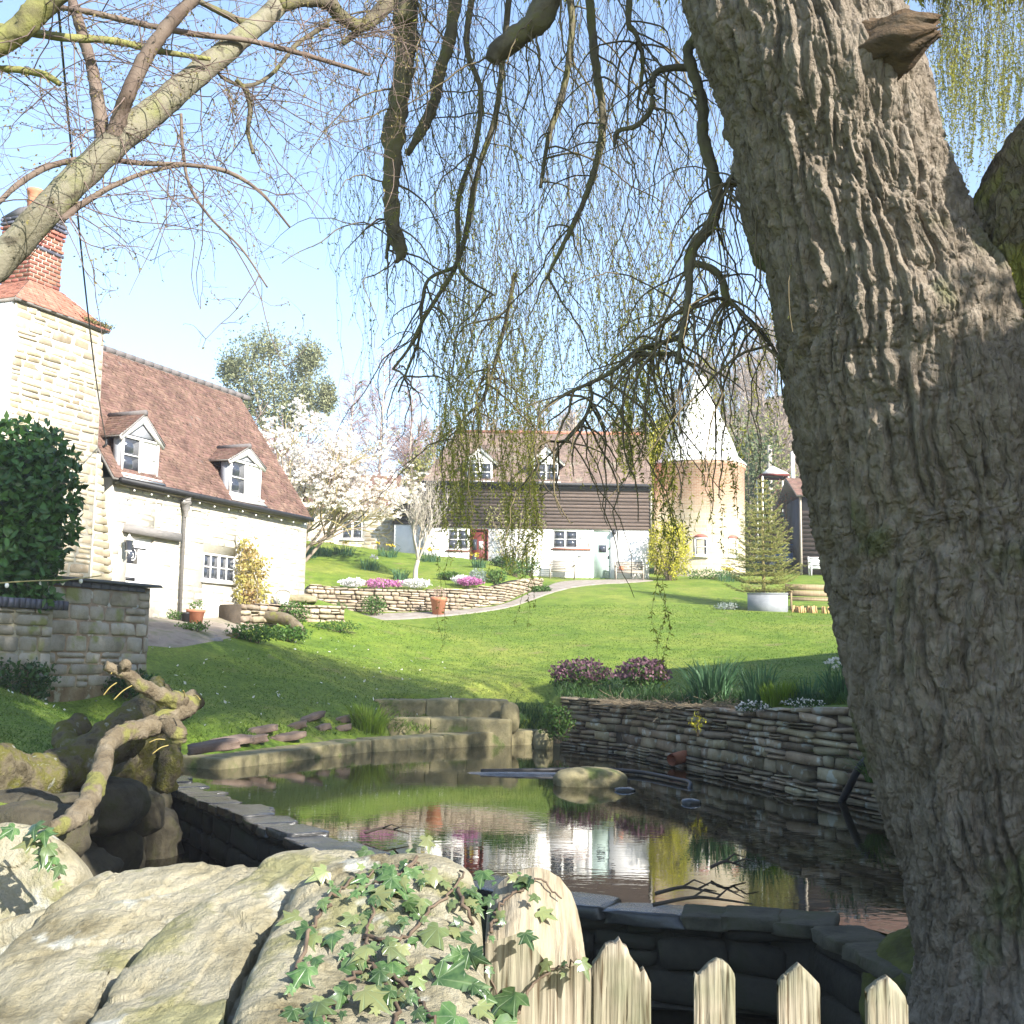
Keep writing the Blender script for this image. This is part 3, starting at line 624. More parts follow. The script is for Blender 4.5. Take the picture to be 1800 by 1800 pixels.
dp.tube([(du, vE-.05, zE-.06), (du, -.1, zE-.26), (du, -.1, h1(*HF([[du, -.1, 0]])[0][:2])+.05)], .042, 8); dp.lathe([(.05, -.2), (.07, -.1), (.12, 0), (.13, .14), (.15, .16), (.15, .2), (.1, .2)], HF([[du, -.12, dz-.1]])[0]) if False else None
pipe = dp.build('downpipe', m_beam, cot, smooth=True)
hp = MB(); hc = HF([[du, -.13, dz-.05]])[0]; hp.lathe([(.045, -.32), (.06, -.2), (.10, -.1), (.11, 0), (.14, .02), (.14, .07), (.12, .09), (.12, .2), (.15, .22), (.15, .28), (.02, .26)], hc, 12); hp.build('hopper_head', m_beam, pipe, smooth=True)
# lantern by the door
lp = HF([[HF.hit(231, 956, -.3)[0], -.22, HF.hit(231, 956, -.3)[1]]])[0]
lt = thing('wall_lantern', 'small white lantern on a bracket beside the white cottage door, under the lintel', 'lantern', lp)
q = MB(); q.lathe([(.07, -.16), (.11, .08)], lp, 4); q.build('lantern_glass', m_glass, lt)
q = MB(); q.lathe([(.01, .24), (.05, .17), (.14, .09), (.12, .08), (.02, .08)], lp, 4); q.lathe([(.02, -.2), (.09, -.18), (.08, -.155), (.01, -.15)], lp, 4); q.build('lantern_cap', m_white, lt)
q = MB(); q.tube(smooth_path([lp+np.array([0, 0, -.19]), lp+[-.02, .02, -.28], HF([[HF.hit(231, 956)[0]-.1, -.01, lp[2]-.25]])[0]]), .014, 6); q.build('bracket', m_black, lt)
# fairy lights along the eaves
sg = thing('string_lights', 'string of small round bulbs hung under the cottage gutter', 'lights', HF([[0, vE, zE-.12]])[0])
m_bulb = M('bulb_glass', [(.85, .83, .75), (.9, .88, .8)], 3, .2, 0)
q = MB(HF); us = np.linspace(.05, uR-.1, 60); wz = zE-.17-.05*np.abs(np.sin(us*2.1)); q.tube(np.stack([us, vE-.1+0*us, wz], 1), .007, 4); q.build('wire', m_black, sg)
_ball = MB(); _ball.lathe([(.001, -.024), (.017, -.017), (.023, 0), (.017, .017), (.001, .024)], (0, 0, 0), 6); _bm = mk_mesh('bulb', np.vstack(_ball.V), np.vstack(_ball.Q), None, True); _bm.materials.append(m_bulb)
for u in np.arange(.3, uR-.2, .62): obj('bulb', _bm, None, sg, HF([[u, vE-.1, np.interp(u, us, wz)-.035]])[0])

# ------------------------------------------------------------------ the barn
BY = 55.; BF = Fr((0, BY, 0), 0.)
bx0 = BF.hit(746, 900)[0]; bx1 = BF.hit(1141, 900)[0]; bzE = BF.hit(945, 851)[1]; bzC = BF.hit(945, 928)[1]; bzR = P(975, 762, BY+3)[2]; bG = 4.8
barn = thing('barn', 'long barn conversion with dark weatherboards over a white ground floor and two white dormers', 'barn', (bx0+5, BY+3, bG))
wl_ = (BF.hit(787, 940)[0], BF.hit(823, 940)[0], BF.hit(805, 967)[1], BF.hit(805, 930)[1]); wr_ = (BF.hit(972, 940)[0], BF.hit(1036, 940)[0], BF.hit(1005, 964)[1], BF.hit(1005, 932)[1])
rdr = (BF.hit(826, 960)[0], BF.hit(858, 960)[0], BF.hit(842, 1008)[1], BF.hit(842, 930)[1]); gdr = (BF.hit(1043, 960)[0], BF.hit(1073, 960)[0], BF.hit(1058, 1018)[1], BF.hit(1058, 933)[1])
q = MB(BF); wall_holes(q, bx0, bx1, bG-1, bzC, 0, .35, [wl_, wr_, rdr, gdr]); q.box(bx0, bx1, 5.65, 6, bG-1, bzE); q.box(bx0, bx0+.35, .351, 5.649, bG-1, bzE); q.box(bx1-.35, bx1, .351, 5.649, bG-1, bzE); q.build('white_wall', m_render, barn)
q = MB(BF); q.box(bx0+.02, bx1-.02, .03, .33, bzC+.002, bzE-.02); q.build('upper_wall', m_black, barn)
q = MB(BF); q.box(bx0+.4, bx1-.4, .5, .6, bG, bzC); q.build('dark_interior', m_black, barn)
nb = 11; bh = (bzE-.25-bzC)/nb
for i in range(nb):
    z = bzC+i*bh-.02; q = MB(BF); j = R.gauss(0, .006)
    q.hexa([(bx0-.03, -.075+j, z), (bx1+.03, -.075+j, z+R.gauss(0, .006)), (bx1+.03, -.03, z), (bx0-.03, -.03, z), (bx0-.03, -.012, z+bh+.03), (bx1+.03, -.012, z+bh+.03), (bx1+.03, .02, z+bh+.03), (bx0-.03, .02, z+bh+.03)])
    q.build('weatherboard', m_board, barn)
q = MB(BF); q.box(bx0-.1, bx1+.1, -.14, .02, bzE-.27, bzE-.04); q.build('fascia', m_black, barn)
q = MB(BF); q.box(bx1+.035, bx1+.13, -.09, .05, bzC-.1, bzE-.28); q.build('corner_board', m_wood, barn)
q = MB(BF); q.tube([(bx0-.1, -.3, bzE-.02), (bx1+.1, -.3, bzE-.04)], .07, 8); q.build('gutter', m_black, barn, smooth=True)
hx = P(803, 765, BY+3)[0]; kB = (bzR-bzE)/3.25
roof(barn, (bx0-.15, BY-.25, bzE), (bx1+.15, BY-.25, bzE), (hx, BY+3, bzR), (bx1+.15, BY+3, bzR), m_tile_br, .105, .17, 8)
roof(barn, (bx0-.15, BY+6.25, bzE), (bx0-.15, BY-.25, bzE), (hx, BY+3.02, bzR), (hx, BY+3, bzR), m_tile_br, .2, .3, 8)
roof(barn, (bx0-.15, BY+6.25, bzE), (bx1+.15, BY+6.25, bzE), (hx, BY+3, bzR), (bx1+.15, BY+3, bzR), m_tile_br, .4, .5, 8)
q = MB(BF); q.prism([(bx1-.3, bzE), (bx1-.3, bzE)], 0, .1) if False else None
vw(q, [(0.1, bzE), (3, bzR-.1), (5.9, bzE)], bx1-.3, bx1-.02); q.tube([(hx, 3, bzR+.03), (bx1+.15, 3, bzR+.03)], .1, 8); q.build('ridge_tile', m_tile_red, barn)
for (pl_, pr_, ptop, pbot, pap) in ((823, 864, 813, 847, 785), (938, 981, 814, 847, 785)):
    vf = -.02; ua, ub = BF.hit(pl_, 830, vf)[0], BF.hit(pr_, 830, vf)[0]; um = (pl_+pr_)/2
    dormer(BF, barn, ua, ub, BF.hit(um, pbot, vf)[1], BF.hit(um, ptop, vf)[1], BF.hit(um, pap, vf)[1], vf, bzE, -.25, kB, (2, 1, 2), cheek=m_white, tile=m_tile_br, lead=False, ov=.33)
window(BF, barn, *wl_, .06, 2, 1, 2, .06, sillmat=m_brick); window(BF, barn, *wr_, .06, 3, 1, 2, .06, curtains=(2,), sillmat=m_brick)
q = MB(BF); q.box(rdr[0], rdr[0]+.07, -.03, .2, rdr[2], rdr[3]); q.box(rdr[1]-.07, rdr[1], -.03, .2, rdr[2], rdr[3]); q.box(rdr[0]+.07, rdr[1]-.07, -.03, .2, rdr[3]-.07, rdr[3]); q.build('door_frame', m_redpaint, barn)
q = MB(BF); q.box(rdr[0]+.07, rdr[1]-.07, .06, .12, rdr[2], rdr[3]-.07); d_ = q.build('door', m_redpaint, barn); d_['label'] = 'dark red plank door with small panes'
for a, b, c, d in ((.12, .32, 1.1, 1.6), (.12, .32, .35, .9), (.42, .62, 1.15, 1.5)):
    q = MB(BF); q.box(rdr[0]+a, rdr[0]+b, .045, .058, rdr[2]+c, rdr[2]+d); q.build('pane' if a < .4 else 'paper_notice', m_glass if a < .4 else m_white, d_)
q = MB(BF); q.box(gdr[0]+.005, gdr[1]-.005, .06, .12, gdr[2], gdr[3]-.01); d_ = q.build('door', m_greenpaint, barn); d_['label'] = 'pale green door with one small dark pane'
q = MB(BF); q.box(gdr[0]+.25, gdr[0]+.62, .045, .058, gdr[2]+1.25, gdr[2]+1.6); q.build('pane', m_glass, d_)
q = MB(BF); q.box(gdr[1]-.1, gdr[1]-.06, .02, .058, gdr[2]+.95, gdr[2]+1.1); q.build('handle', m_black, d_)
su, sz_ = BF.hit(1022, 978); sgn = thing('house_sign', 'small white name plate on the white barn wall between window and green door', 'sign', (su, BY-.02, sz_))
q = MB(BF); q.box(su-.17, su+.17, -.03, -.002, sz_-.05, sz_+.05); q.build('plate', m_white, sgn)
q = MB(BF)
for k in range(7): q.box(su-.13+k*.037, su-.13+k*.037+.02, -.034, -.031, sz_-.02, sz_+.02)
q.build('lettering', m_black, sgn)
for px_, py_, lab in ((1079, 936, 'small black lamp on the barn wall to the right of the green door'),):
    u, z = BF.hit(px_, py_); l_ = thing('wall_lamp', lab, 'lamp', (u, BY-.1, z)); q = MB(); q.lathe([(.02, .12), (.1, .04), (.09, -.1), (.03, -.12)], (u, BY-.14, z), 8); q.build('lamp_shade', m_black, l_); q = MB(); q.tube([(u, BY-.14, z+.1), (u, BY-.005, z+.12)], .015, 5); q.build('bracket', m_black, l_)

# ------------------------------------------------------------------ cottage wing behind the magnolia, lean-to
WY = 57.5; WF = Fr((0, WY, 0), 0.)
wx0 = WF.hit(500, 930)[0]; wx1 = WF.hit(692, 930)[0]; wzE = WF.hit(610, 896)[1]
wing = thing('stone_wing', 'low stone cottage wing with a red tiled roof and white window behind the magnolia', 'cottage', ((wx0+wx1)/2, WY+2.5, 5.5))
ww = (WF.hit(601, 930)[0], WF.hit(637, 930)[0], WF.hit(620, 948)[1], WF.hit(620, 915)[1])
q = MB(WF); wall_holes(q, wx0, wx1, 5, wzE+.02, 0, .4, [ww]); q.box(wx0, wx1, 4.6, 5, 5, wzE); q.box(wx1-.4, wx1, .401, 4.599, 5, wzE); wfw = q.build('front_wall', m_mortar, wing)
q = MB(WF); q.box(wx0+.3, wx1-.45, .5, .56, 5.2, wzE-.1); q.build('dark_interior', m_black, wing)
cs = courses(wx1-wx0, 6.0, wzE-.02, (.14, .24), (.3, .6), 23, .016, lambda a, b, z, t: not (a+wx0 < ww[1]+.03 and b+wx0 > ww[0]-.03 and z < ww[3]+.03 and t > ww[2]-.03))
masonry(wfw, fcells(WF, [(u+wx0, z, w, hh) for u, z, w, hh in cs], 0), m_stone, .16, limit=150, proud=.014)
window(WF, wing, *ww, .05, 2, 1, 2, .07)
wzR = P(640, 835, WY+2.5)[2]
roof(wing, (wx0-.1, WY-.25, wzE), (wx1+.1, WY-.25, wzE), (wx0-.1, WY+2.5, wzR), (wx1+.1, WY+2.5, wzR), m_tile, .12, .18); roof(wing, (wx0-.1, WY+5.2, wzE), (wx1+.1, WY+5.2, wzE), (wx0-.1, WY+2.5, wzR), (wx1+.1, WY+2.5, wzR), m_tile, .4, .4)
q = MB(WF); vw(q, [(.1, wzE), (2.5, wzR-.1), (4.9, wzE)], wx1-.38, wx1-.02); q.build('gable_wall', m_mortar, wing)
lto = thing('lean_to', 'dark boarded lean-to with a white painted lower wall between the stone wing and barn', 'outbuilding', (wx1+.8, WY+1, 5.5))
lx0, lx1 = WF.hit(693, 930, -1)[0], bx0-.06; lzc = P(704, 922, WY-1)[2]
q = MB(WF); q.box(lx0, lx1, -1, 2, 5.0, lzc); q.build('white_wall', m_render, lto)
za_, zb_ = P(706, 915, WY-1)[2], P(742, 848, WY-1)[2]
q = MB(WF); q.prism([(lx0-.05, lzc+.002), (lx1, lzc+.002), (lx1, zb_), (lx0-.05, za_+.4)], -.96, 2); q.build('boarded_wall', m_black, lto)
for i in range(9):
    z = lzc+i*.19
    q = MB(WF); zt = z+.2; ul = lx0 if zt < za_+.4 else lx0+(lx1-lx0)*(zt-za_-.4)/(zb_-za_-.4)
    if ul < lx1-.1: q.hexa([(ul, -1.03, z), (lx1, -1.03, z), (lx1, -.965, z), (ul, -.965, z), (ul, -.985, zt), (lx1, -.985, zt), (lx1, -.962, zt), (ul, -.962, zt)]); q.build('weatherboard', m_board, lto)
roof(lto, (lx0-.2, WY+2, za_+.35), (lx0-.2, WY-1.15, za_+.35), (lx1, WY+2, zb_+.08), (lx1, WY-1.15, zb_+.08), m_tile_br, .14, .2)

# ------------------------------------------------------------------ the oast house kiln
OY = 58.; ocx = P(1229, 900, OY)[0]; orr = 79.5*OY/FPX; ozG = 5.2; ozW = P(1229, 806, OY-orr)[2]; ozT = P(1234, 674, OY)[2]
oast = thing('oast_house', 'round brick and stone oast kiln with a tall white conical cowl roof', 'oast house', (ocx, OY, ozG))
m_oast = bpy.data.materials.new('oast_brick_and_stone'); m_oast.use_nodes = True
def _oast():
    N = m_oast.node_tree.nodes; L = m_oast.node_tree.links; b = N['Principled BSDF']; b.inputs['Roughness'].default_value = .9
    geo = N.new('ShaderNodeNewGeometry'); sp = N.new('ShaderNodeSeparateXYZ'); L.new(geo.outputs['Position'], sp.inputs[0])
    at = N.new('ShaderNodeMath'); at.operation = 'ARCTAN2'; sx = N.new('ShaderNodeMath'); sx.operation = 'SUBTRACT'; sx.inputs[1].default_value = ocx; L.new(sp.outputs[0], sx.inputs[0])
    sy = N.new('ShaderNodeMath'); sy.operation = 'SUBTRACT'; sy.inputs[1].default_value = OY; L.new(sp.outputs[1], sy.inputs[0]); L.new(sx.outputs[0], at.inputs[0]); L.new(sy.outputs[0], at.inputs[1])
    mu = N.new('ShaderNodeMath'); mu.operation = 'MULTIPLY'; mu.inputs[1].default_value = orr; L.new(at.outputs[0], mu.inputs[0])
    cb_ = N.new('ShaderNodeCombineXYZ'); L.new(mu.outputs[0], cb_.inputs[0]); L.new(sp.outputs[2], cb_.inputs[1])
    br = N.new('ShaderNodeTexBrick'); br.inputs['Scale'].default_value = 1; br.inputs['Brick Width'].default_value = .23; br.inputs['Row Height'].default_value = .077; br.inputs['Mortar Size'].default_value = .008; br.inputs['Color1'].default_value = (.36, .17, .10, 1); br.inputs['Color2'].default_value = (.46, .27, .18, 1); br.inputs['Mortar'].default_value = (.5, .43, .34, 1); L.new(cb_.outputs[0], br.inputs['Vector'])
    b2 = N.new('ShaderNodeTexBrick'); b2.inputs['Scale'].default_value = 1; b2.inputs['Brick Width'].default_value = .42; b2.inputs['Row Height'].default_value = .18; b2.inputs['Mortar Size'].default_value = .016; b2.inputs['Color1'].default_value = (.40, .33, .22, 1); b2.inputs['Color2'].default_value = (.52, .45, .33, 1); b2.inputs['Mortar'].default_value = (.5, .45, .36, 1); L.new(cb_.outputs[0], b2.inputs['Vector'])
    nz = N.new('ShaderNodeTexNoise'); nz.inputs['Scale'].default_value = 1.3; L.new(geo.outputs['Position'], nz.inputs['Vector'])
    ad = N.new('ShaderNodeMath'); ad.operation = 'ADD'; L.new(sp.outputs[2], ad.inputs[0]); L.new(nz.outputs['Fac'], ad.inputs[1])
    mr = N.new('ShaderNodeMapRange'); mr.inputs[1].default_value = ozW-2.3; mr.inputs[2].default_value = ozW-.9; L.new(ad.outputs[0], mr.inputs[0])
    mx = N.new('ShaderNodeMixRGB'); L.new(mr.outputs[0], mx.inputs[0]); L.new(b2.outputs[0], mx.inputs[1]); L.new(br.outputs[0], mx.inputs[2]); L.new(mx.outputs[0], b.inputs['Base Color'])
    bp = N.new('ShaderNodeBump'); bp.inputs['Strength'].default_value = .5; bp.inputs['Distance'].default_value = .02; L.new(b2.outputs['Fac'], bp.inputs['Height']); bp.invert = True; L.new(bp.outputs[0], b.inputs['Normal'])
_oast()
q = MB(); q.lathe([(orr*1.01, ozG-1-ozG), (orr, 1), (orr, ozW-ozG-.25), (orr+.07, ozW-ozG-.22), (orr+.07, ozW-ozG-.02), (orr-.2, ozW-ozG)], (ocx, OY, ozG), 64); q.build('round_wall', m_oast, oast, smooth=False)
hC = ozT-ozW
q = MB(); q.lathe([(orr+.12, -.06), (orr+.10, .02), (orr-.28, .38), (orr*.72, .32*hC), (orr*.50, .58*hC), (orr*.30, .82*hC), (orr*.22, .93*hC), (orr*.20, hC), (.01, hC+.02)], (ocx, OY, ozW+.01), 48); q.build('cone_roof', m_white, oast, smooth=True)
q = MB(); cwl = np.array([ocx, OY, ozT]); q.lathe([(.40, -.25), (.44, -.1), (.42, .15), (.28, .34), (.01, .42)], cwl, 20); q.build('cowl', m_white, oast, smooth=True)
for pxw, rot in ((1228, 0), (1287, 0)):
    th = math.asin(np.clip((P(pxw, 960, OY-1.5)[0]-ocx)/orr, -1, 1)); OF = Fr((ocx+math.sin(th)*(orr-.02), OY-math.cos(th)*(orr-.02), 0), th); zc = P(pxw, 962, OY-1.8)[2]
    window(OF, oast, -.3, .3, zc-.45, zc+.42, .0, 1, 1, 2, .08)
    q = MB(OF); a_ = np.linspace(0, math.pi, 9); q.prism([(-.34, zc+.425)]+[(.34*math.cos(t), zc+.425+.17*math.sin(t)) for t in a_[::-1]][1:-1]+[(.34, zc+.425)], -.06, .05); q.build('brick_arch', m_brick, oast)

# ------------------------------------------------------------------ dark boarded shed, right of the spruce
SF = Fr((P(1411, 1000, 57)[0], 57, 0), 0.); shz = P(1411, 872, 57)[2]
shed = thing('garden_shed', 'dark boarded shed with a tiled roof half hidden behind the big willow trunk', 'shed', (SF.o[0]+2, 59, 5.6))
q = MB(SF); q.box(.02, 5, 0.02, 4, 5.0, shz); q.build('wall', m_black, shed)
for i in range(15):
    z = 5.9+i*.215
    if z < shz-.1: q = MB(SF); q.hexa([(-.02, -.06, z), (5, -.06, z), (5, -.0, z), (-.02, -.0, z), (-.02, -.01, z+.23), (5, -.01, z+.23), (5, .015, z+.23), (-.02, .015, z+.23)]); q.build('weatherboard', m_board, shed)
q = MB(SF); q.box(-.1, -.025, -.08, .1, 5, shz); q.build('corner_post', m_wood, shed)
roof(shed, SF([[-.3, -.3, shz]])[0], SF([[5.2, -.3, shz]])[0], SF([[-.3, 2, shz+1.2]])[0], SF([[5.2, 2, shz+1.2]])[0], m_tile, .14, .2)
roof(shed, SF([[-.3, 4.3, shz]])[0], SF([[5.2, 4.3, shz]])[0], SF([[-.3, 2, shz+1.2]])[0], SF([[5.2, 2, shz+1.2]])[0], m_tile, .4, .4)

# ------------------------------------------------------------------ the tall barn whose roof throws the shadow over the pond (hidden behind the willow trunk)
TB = Fr((8.0, 20.9, 0), math.atan2(7.2, 9.6)); tbz = 9.0
tall = thing('stone_outbuilding', 'tall stone outbuilding hidden behind the willow trunk, shading the pond', 'outbuilding', (11, 19, 1.5))
q = MB(TB); q.box(0, 11.5, -5, 0, .5, 6.8); q.prism([(0, 6.801), (0, 6.801)], 0, 0) if False else None
vw(q, [(-5, 6.801), (0, 6.801), (-2.5, tbz-.1)], .02, 11.48); tw_ = q.build('wall', m_stone, tall)
roof(tall, TB([[-.2, .25, 6.7]])[0], TB([[11.7, .25, 6.7]])[0], TB([[-.2, -2.5, tbz]])[0], TB([[11.7, -2.5, tbz]])[0], m_tile_br, .25, .3); roof(tall, TB([[-.2, -5.25, 6.7]])[0], TB([[11.7, -5.25, 6.7]])[0], TB([[-.2, -2.5, tbz]])[0], TB([[11.7, -2.5, tbz]])[0], m_tile_br, .25, .3)
q = MB(TB); q.box(2, 3.2, -.04, .03, 1.2, 3.4); q.build('door', m_board, tall)
# ------------------------------------------------------------------ stone round the pond
m_dry = M('drystone', [(.15, .115, .07), (.24, .195, .125), (.32, .28, .20)], 2.2, .92, .7, 24, var=.38, hv=.02, lichen=((.36, .36, .30), 5, .58))
m_earth = M('dark_earth', [(.05, .04, .028), (.09, .07, .05)], 5, .95, .6, 25)
m_kerb = M('lichened_kerb', [(.16, .14, .075), (.23, .20, .11), (.11, .105, .05)], 2.5, .9, .7, 22, var=.18, lichen=((.12, .14, .045), 2.2, .58))
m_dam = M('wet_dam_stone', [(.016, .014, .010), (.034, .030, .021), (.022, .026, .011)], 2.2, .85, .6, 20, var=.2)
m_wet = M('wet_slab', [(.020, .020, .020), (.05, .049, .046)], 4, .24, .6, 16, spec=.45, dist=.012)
m_dam2 = M('mossy_dam_cap', [(.04, .037, .026), (.08, .074, .052), (.05, .055, .02)], 3, .85, .7, 22)
m_pink = M('pinkish_sandstone', [(.13, .09, .07), (.20, .15, .115)], 4, .9, .7, 24, var=.2)
RW = Poly(POND[7:16]); zrw = lambda u: float(h1(*(RW.at(u)[0]-.55*np.array([math.cos(RW.at(u)[1]), math.sin(RW.at(u)[1])]))))-.02
rw = thing('retaining_wall', 'dry-stone retaining wall in the shade along the right side of the pond', 'stone wall', (*RW.at(RW.L*.4)[0], 0))
RWb = Poly(RW.offset(-.04)); q = MB(); wall_body(q, RWb, .55, -.6, lambda u: zrw(u*RW.L/RWb.L)-.07) if False else None
nn = 40; pts = np.array([RW.at(RW.L*i/nn)[0] for i in range(nn+1)]); RWf = Poly(Poly(pts).offset(-.05)); wall_body(q, RWf, .6, lambda u: -.6, lambda u: zrw(min(u*RW.L/RWf.L, RW.L))-.05); q.build('earth_core', m_earth, rw)
cs = courses(RW.L, -.12, zrw, (.06, .23), (.2, .9), 31, .012)
masonry(rw, [(np.array([*RW.at(u)[0], z]), RW.at(u)[1], w, hh) for u, z, w, hh in cs], m_dry, .3, limit=298, proud=.035, jit=.035)
def boulder(name, label, cat, c, size, mat, seed, rot=0., group=None, sub=28, rough=.12, parent=None, sq=2.6):
    th = np.linspace(0, 2*math.pi, sub*2, endpoint=False); ph = np.linspace(-math.pi/2, math.pi/2, sub); T, F = np.meshgrid(th, ph)
    se = lambda w: np.sign(w)*np.abs(w)**(2/sq); V = np.stack([se(np.cos(F))*se(np.cos(T)), se(np.cos(F))*se(np.sin(T)), se(np.sin(F))], -1).reshape(-1, 3)
    V = V*(1+rough*fbm(V*1.3+seed*9.1, 5)[:, None]); V = V*np.array(size)/2; c_, s_ = math.cos(rot), math.sin(rot)
    V = np.stack([V[:, 0]*c_-V[:, 1]*s_, V[:, 0]*s_+V[:, 1]*c_, V[:, 2]], 1); K, n = sub, sub*2; idx = np.arange(K*n).reshape(K, n); i2 = np.roll(idx, -1, 1)
    o = obj(name, mk_mesh(name, V, np.stack([idx[:-1], i2[:-1], i2[1:], idx[1:]], -1).reshape(-1, 4), None, True), mat, parent, c)
    if label: tag(o, label, cat, group)
    return o
# terracotta outlet pipe and black hoses
def pipe_thing(name, label, cat, pts, r, mat, part='pipe', hollow=False):
    t = thing(name, label, cat, pts[0]); q = MB(); p = smooth_path(pts, 8)
    if hollow:
        q.tube(p, r, 14, cap=False); q.tube(p[::-1], r*.8, 14, cap=False); V, _ = tubes(p[None], np.full((1, len(p)), r), 14)
    else: q.tube(p, r, 10)
    q.build(part, mat, t, smooth=True); return t
uo = 0
for u in np.linspace(0, RW.L, 200):
    c = RW.at(u)[0]; d = np.array([c[0], c[1], .15])-[0, 0, H]; pxx = 900+FPX*(d@cR)/(d@cF)
    if pxx < 1203: uo = u
c, a = RW.at(uo); oc = np.array([*c, .17]); od = np.array([math.cos(a+.5), math.sin(a+.5), -.12])
t = pipe_thing('outlet_pipe', 'terracotta drain pipe sticking out of the retaining wall just above the water', 'drain pipe', [oc-od*.2, oc+od*.1, oc+od*.34], .105, m_terra, hollow=True)
q = MB(); q.lathe([(.084, 0), (.001, .001)], (0, 0, 0), 12); V = np.vstack(q.V); q = MB(); e1 = np.cross(od, [0, 0, 1]); e1 /= np.linalg.norm(e1); e2 = np.cross(e1, od); q.add((oc+od*.1)+V[:, :1]*e1+V[:, 1:2]*e2, [(i, (i+1) % 12, 12+(i+1) % 12, 12+i) for i in range(12)]); q.build('dark_bore', m_black, t)
W = lambda px, py, z=0.: Pz(px, py, z)
pipe_thing('black_hose', 'black pond hose lying curved across the water beside the submerged boulder', 'hose', [W(845,1355,.03), W(930,1354,.05), W(1040,1352,.06), W(1120,1357,.05), (W(1190,1370,.05)), W(1213,1377,.04), W(1208,1394,-.06)], .032, m_black)
pipe_thing('drain_hose', 'black hose rising out of the pond to the wall beside the willow trunk', 'hose', [W(1478,1412,-.03), P(1492,1385,15.5), P(1510,1350,15.3), P(1535,1328,15.4), P(1560,1322,15.9)], .05, m_black)
boulder('boulder', 'mossy boulder half under water by the black hose in the pond', 'boulder', W(1040,1383,.0)+[0, .25, .04], (1.05, .7, .42), m_kerb, 2, .1)
boulder('stone', 'small dark stone poking out of the pond in front of the hose', 'stone', W(1215,1412,.0), (.26, .2, .12), m_wet, 5)
boulder('stone', 'small grey stone beside the half-sunk boulder in the pond', 'stone', W(1098,1390,.0), (.3, .2, .10), m_wet, 6)
sl_ = boulder('mud_bank', 'low wet mud bank with debris at the left end of the black hose', 'mud bank', W(925,1360,0)+[0, 0, -.03], (1.9, .55, .13), m_wet, 8, .05)
# near ledge and kerb on the far bank
KB = Poly(POND[0:8]); kb = thing('pond_kerb', 'mossy stone kerb ledge along the far bank of the pond', 'kerb', (*KB.at(KB.L/2)[0], 0))
kz = lambda u: .16+.14*u/KB.L
q = MB(); pts = np.array([KB.at(KB.L*i/24)[0] for i in range(25)]); Kf = Poly(Poly(pts).offset(-.06)); wall_body(q, Kf, .62, lambda u: -.6, lambda u: kz(u)-.03); q.build('earth_core', m_earth, kb)
u = 0; cells = []
while u < KB.L-.1:
    w = min(R.uniform(.5, 1.1), KB.L-u); c, a = KB.at(u+w/2); z1 = kz(u); cells.append((np.array([*c, z1/2-.06]), a, w-.004, z1+.14)); u += w
for i, (c, a, w, hh) in enumerate(cells): boulder('kerb_stone', None, None, c-.3*np.array([math.cos(a), math.sin(a), 0]), (w*1.05, .64, hh), m_kerb, 300+i, a+math.pi/2, sub=20, rough=.06, parent=kb, sq=16)
# steps
stp = thing('stone_steps', 'three worn lichened stone steps rising from the pond kerb to the lawn', 'steps', W(800, 1305, .1))
for k, (D, x0, x1, z0, z1) in enumerate(((25.05, 672, 900, -.3, .55), (25.65, 660, 894, .1, .91))):
    xs_ = np.linspace(x0, x1, 4)+[0, R.uniform(-25, 25), R.uniform(-25, 25), 0]
    for a, b in zip(xs_[:-1], xs_[1:]):
        pa, pb = P(a, 1250, D+.1*R.random()), P(b, 1250, D); m = (pa+pb)/2; w = pb[0]-pa[0]; dz = R.uniform(-.02, .02)
        boulder('step_stone', None, None, (m[0], D+.45, (z0+z1)/2+dz), (w*1.04, .98, z1-z0), m_kerb, 340+k*9+a*.01, R.gauss(0, .03), sub=26, rough=.08, parent=stp, sq=16)
boulder('boulder', 'rounded mossy stone at the right end of the top pond step', 'boulder', P(896,1262,25.3), (.42, .4, .66), m_kerb, 11)
boulder('boulder', 'squat mossy stone where the kerb meets the retaining wall', 'boulder', P(955,1304,24.4), (.4, .4, .5), m_kerb, 12)
for k, (px, py, w, r_) in enumerate(((455,1284,.55,.2), (402,1303,.7,.5), (445,1300,.45,.3), (500,1296,.65,.4), (520,1276,.35,.1), (568,1278,.3,1.), (604,1280,.28,.4), (545,1262,.5,.6), (375,1312,.6,.4), (610,1262,.5,.5))):
    c = G(px, py+4, 15, 40); o = boulder('flat_stone', ['second flat pinkish stone from the left end of the bank row', 'long flat pinkish stone above the left end of the pond kerb', 'short flat pinkish stone touching the long one by the kerb', 'wide flat stone lying lowest on the middle of the bank', 'small flat stone just above the wide one on the bank', 'round pinkish stone standing out among the flat bank stones', 'small round stone nearest the grass tuft and kerb', 'flat stone highest on the grass bank left of the tuft', 'flat stone at the far left end of the bank row', 'flat stone half under the long grass tuft by the steps'][k], 'stone', c+[0, 0, .03], (w*1.15, w*.6, .13), m_pink, 20+k, r_, 'flat stones on the left bank', 16, .3, sq=5)
    o.rotation_euler = (.15*R.random(), -.3*R.random(), 0)
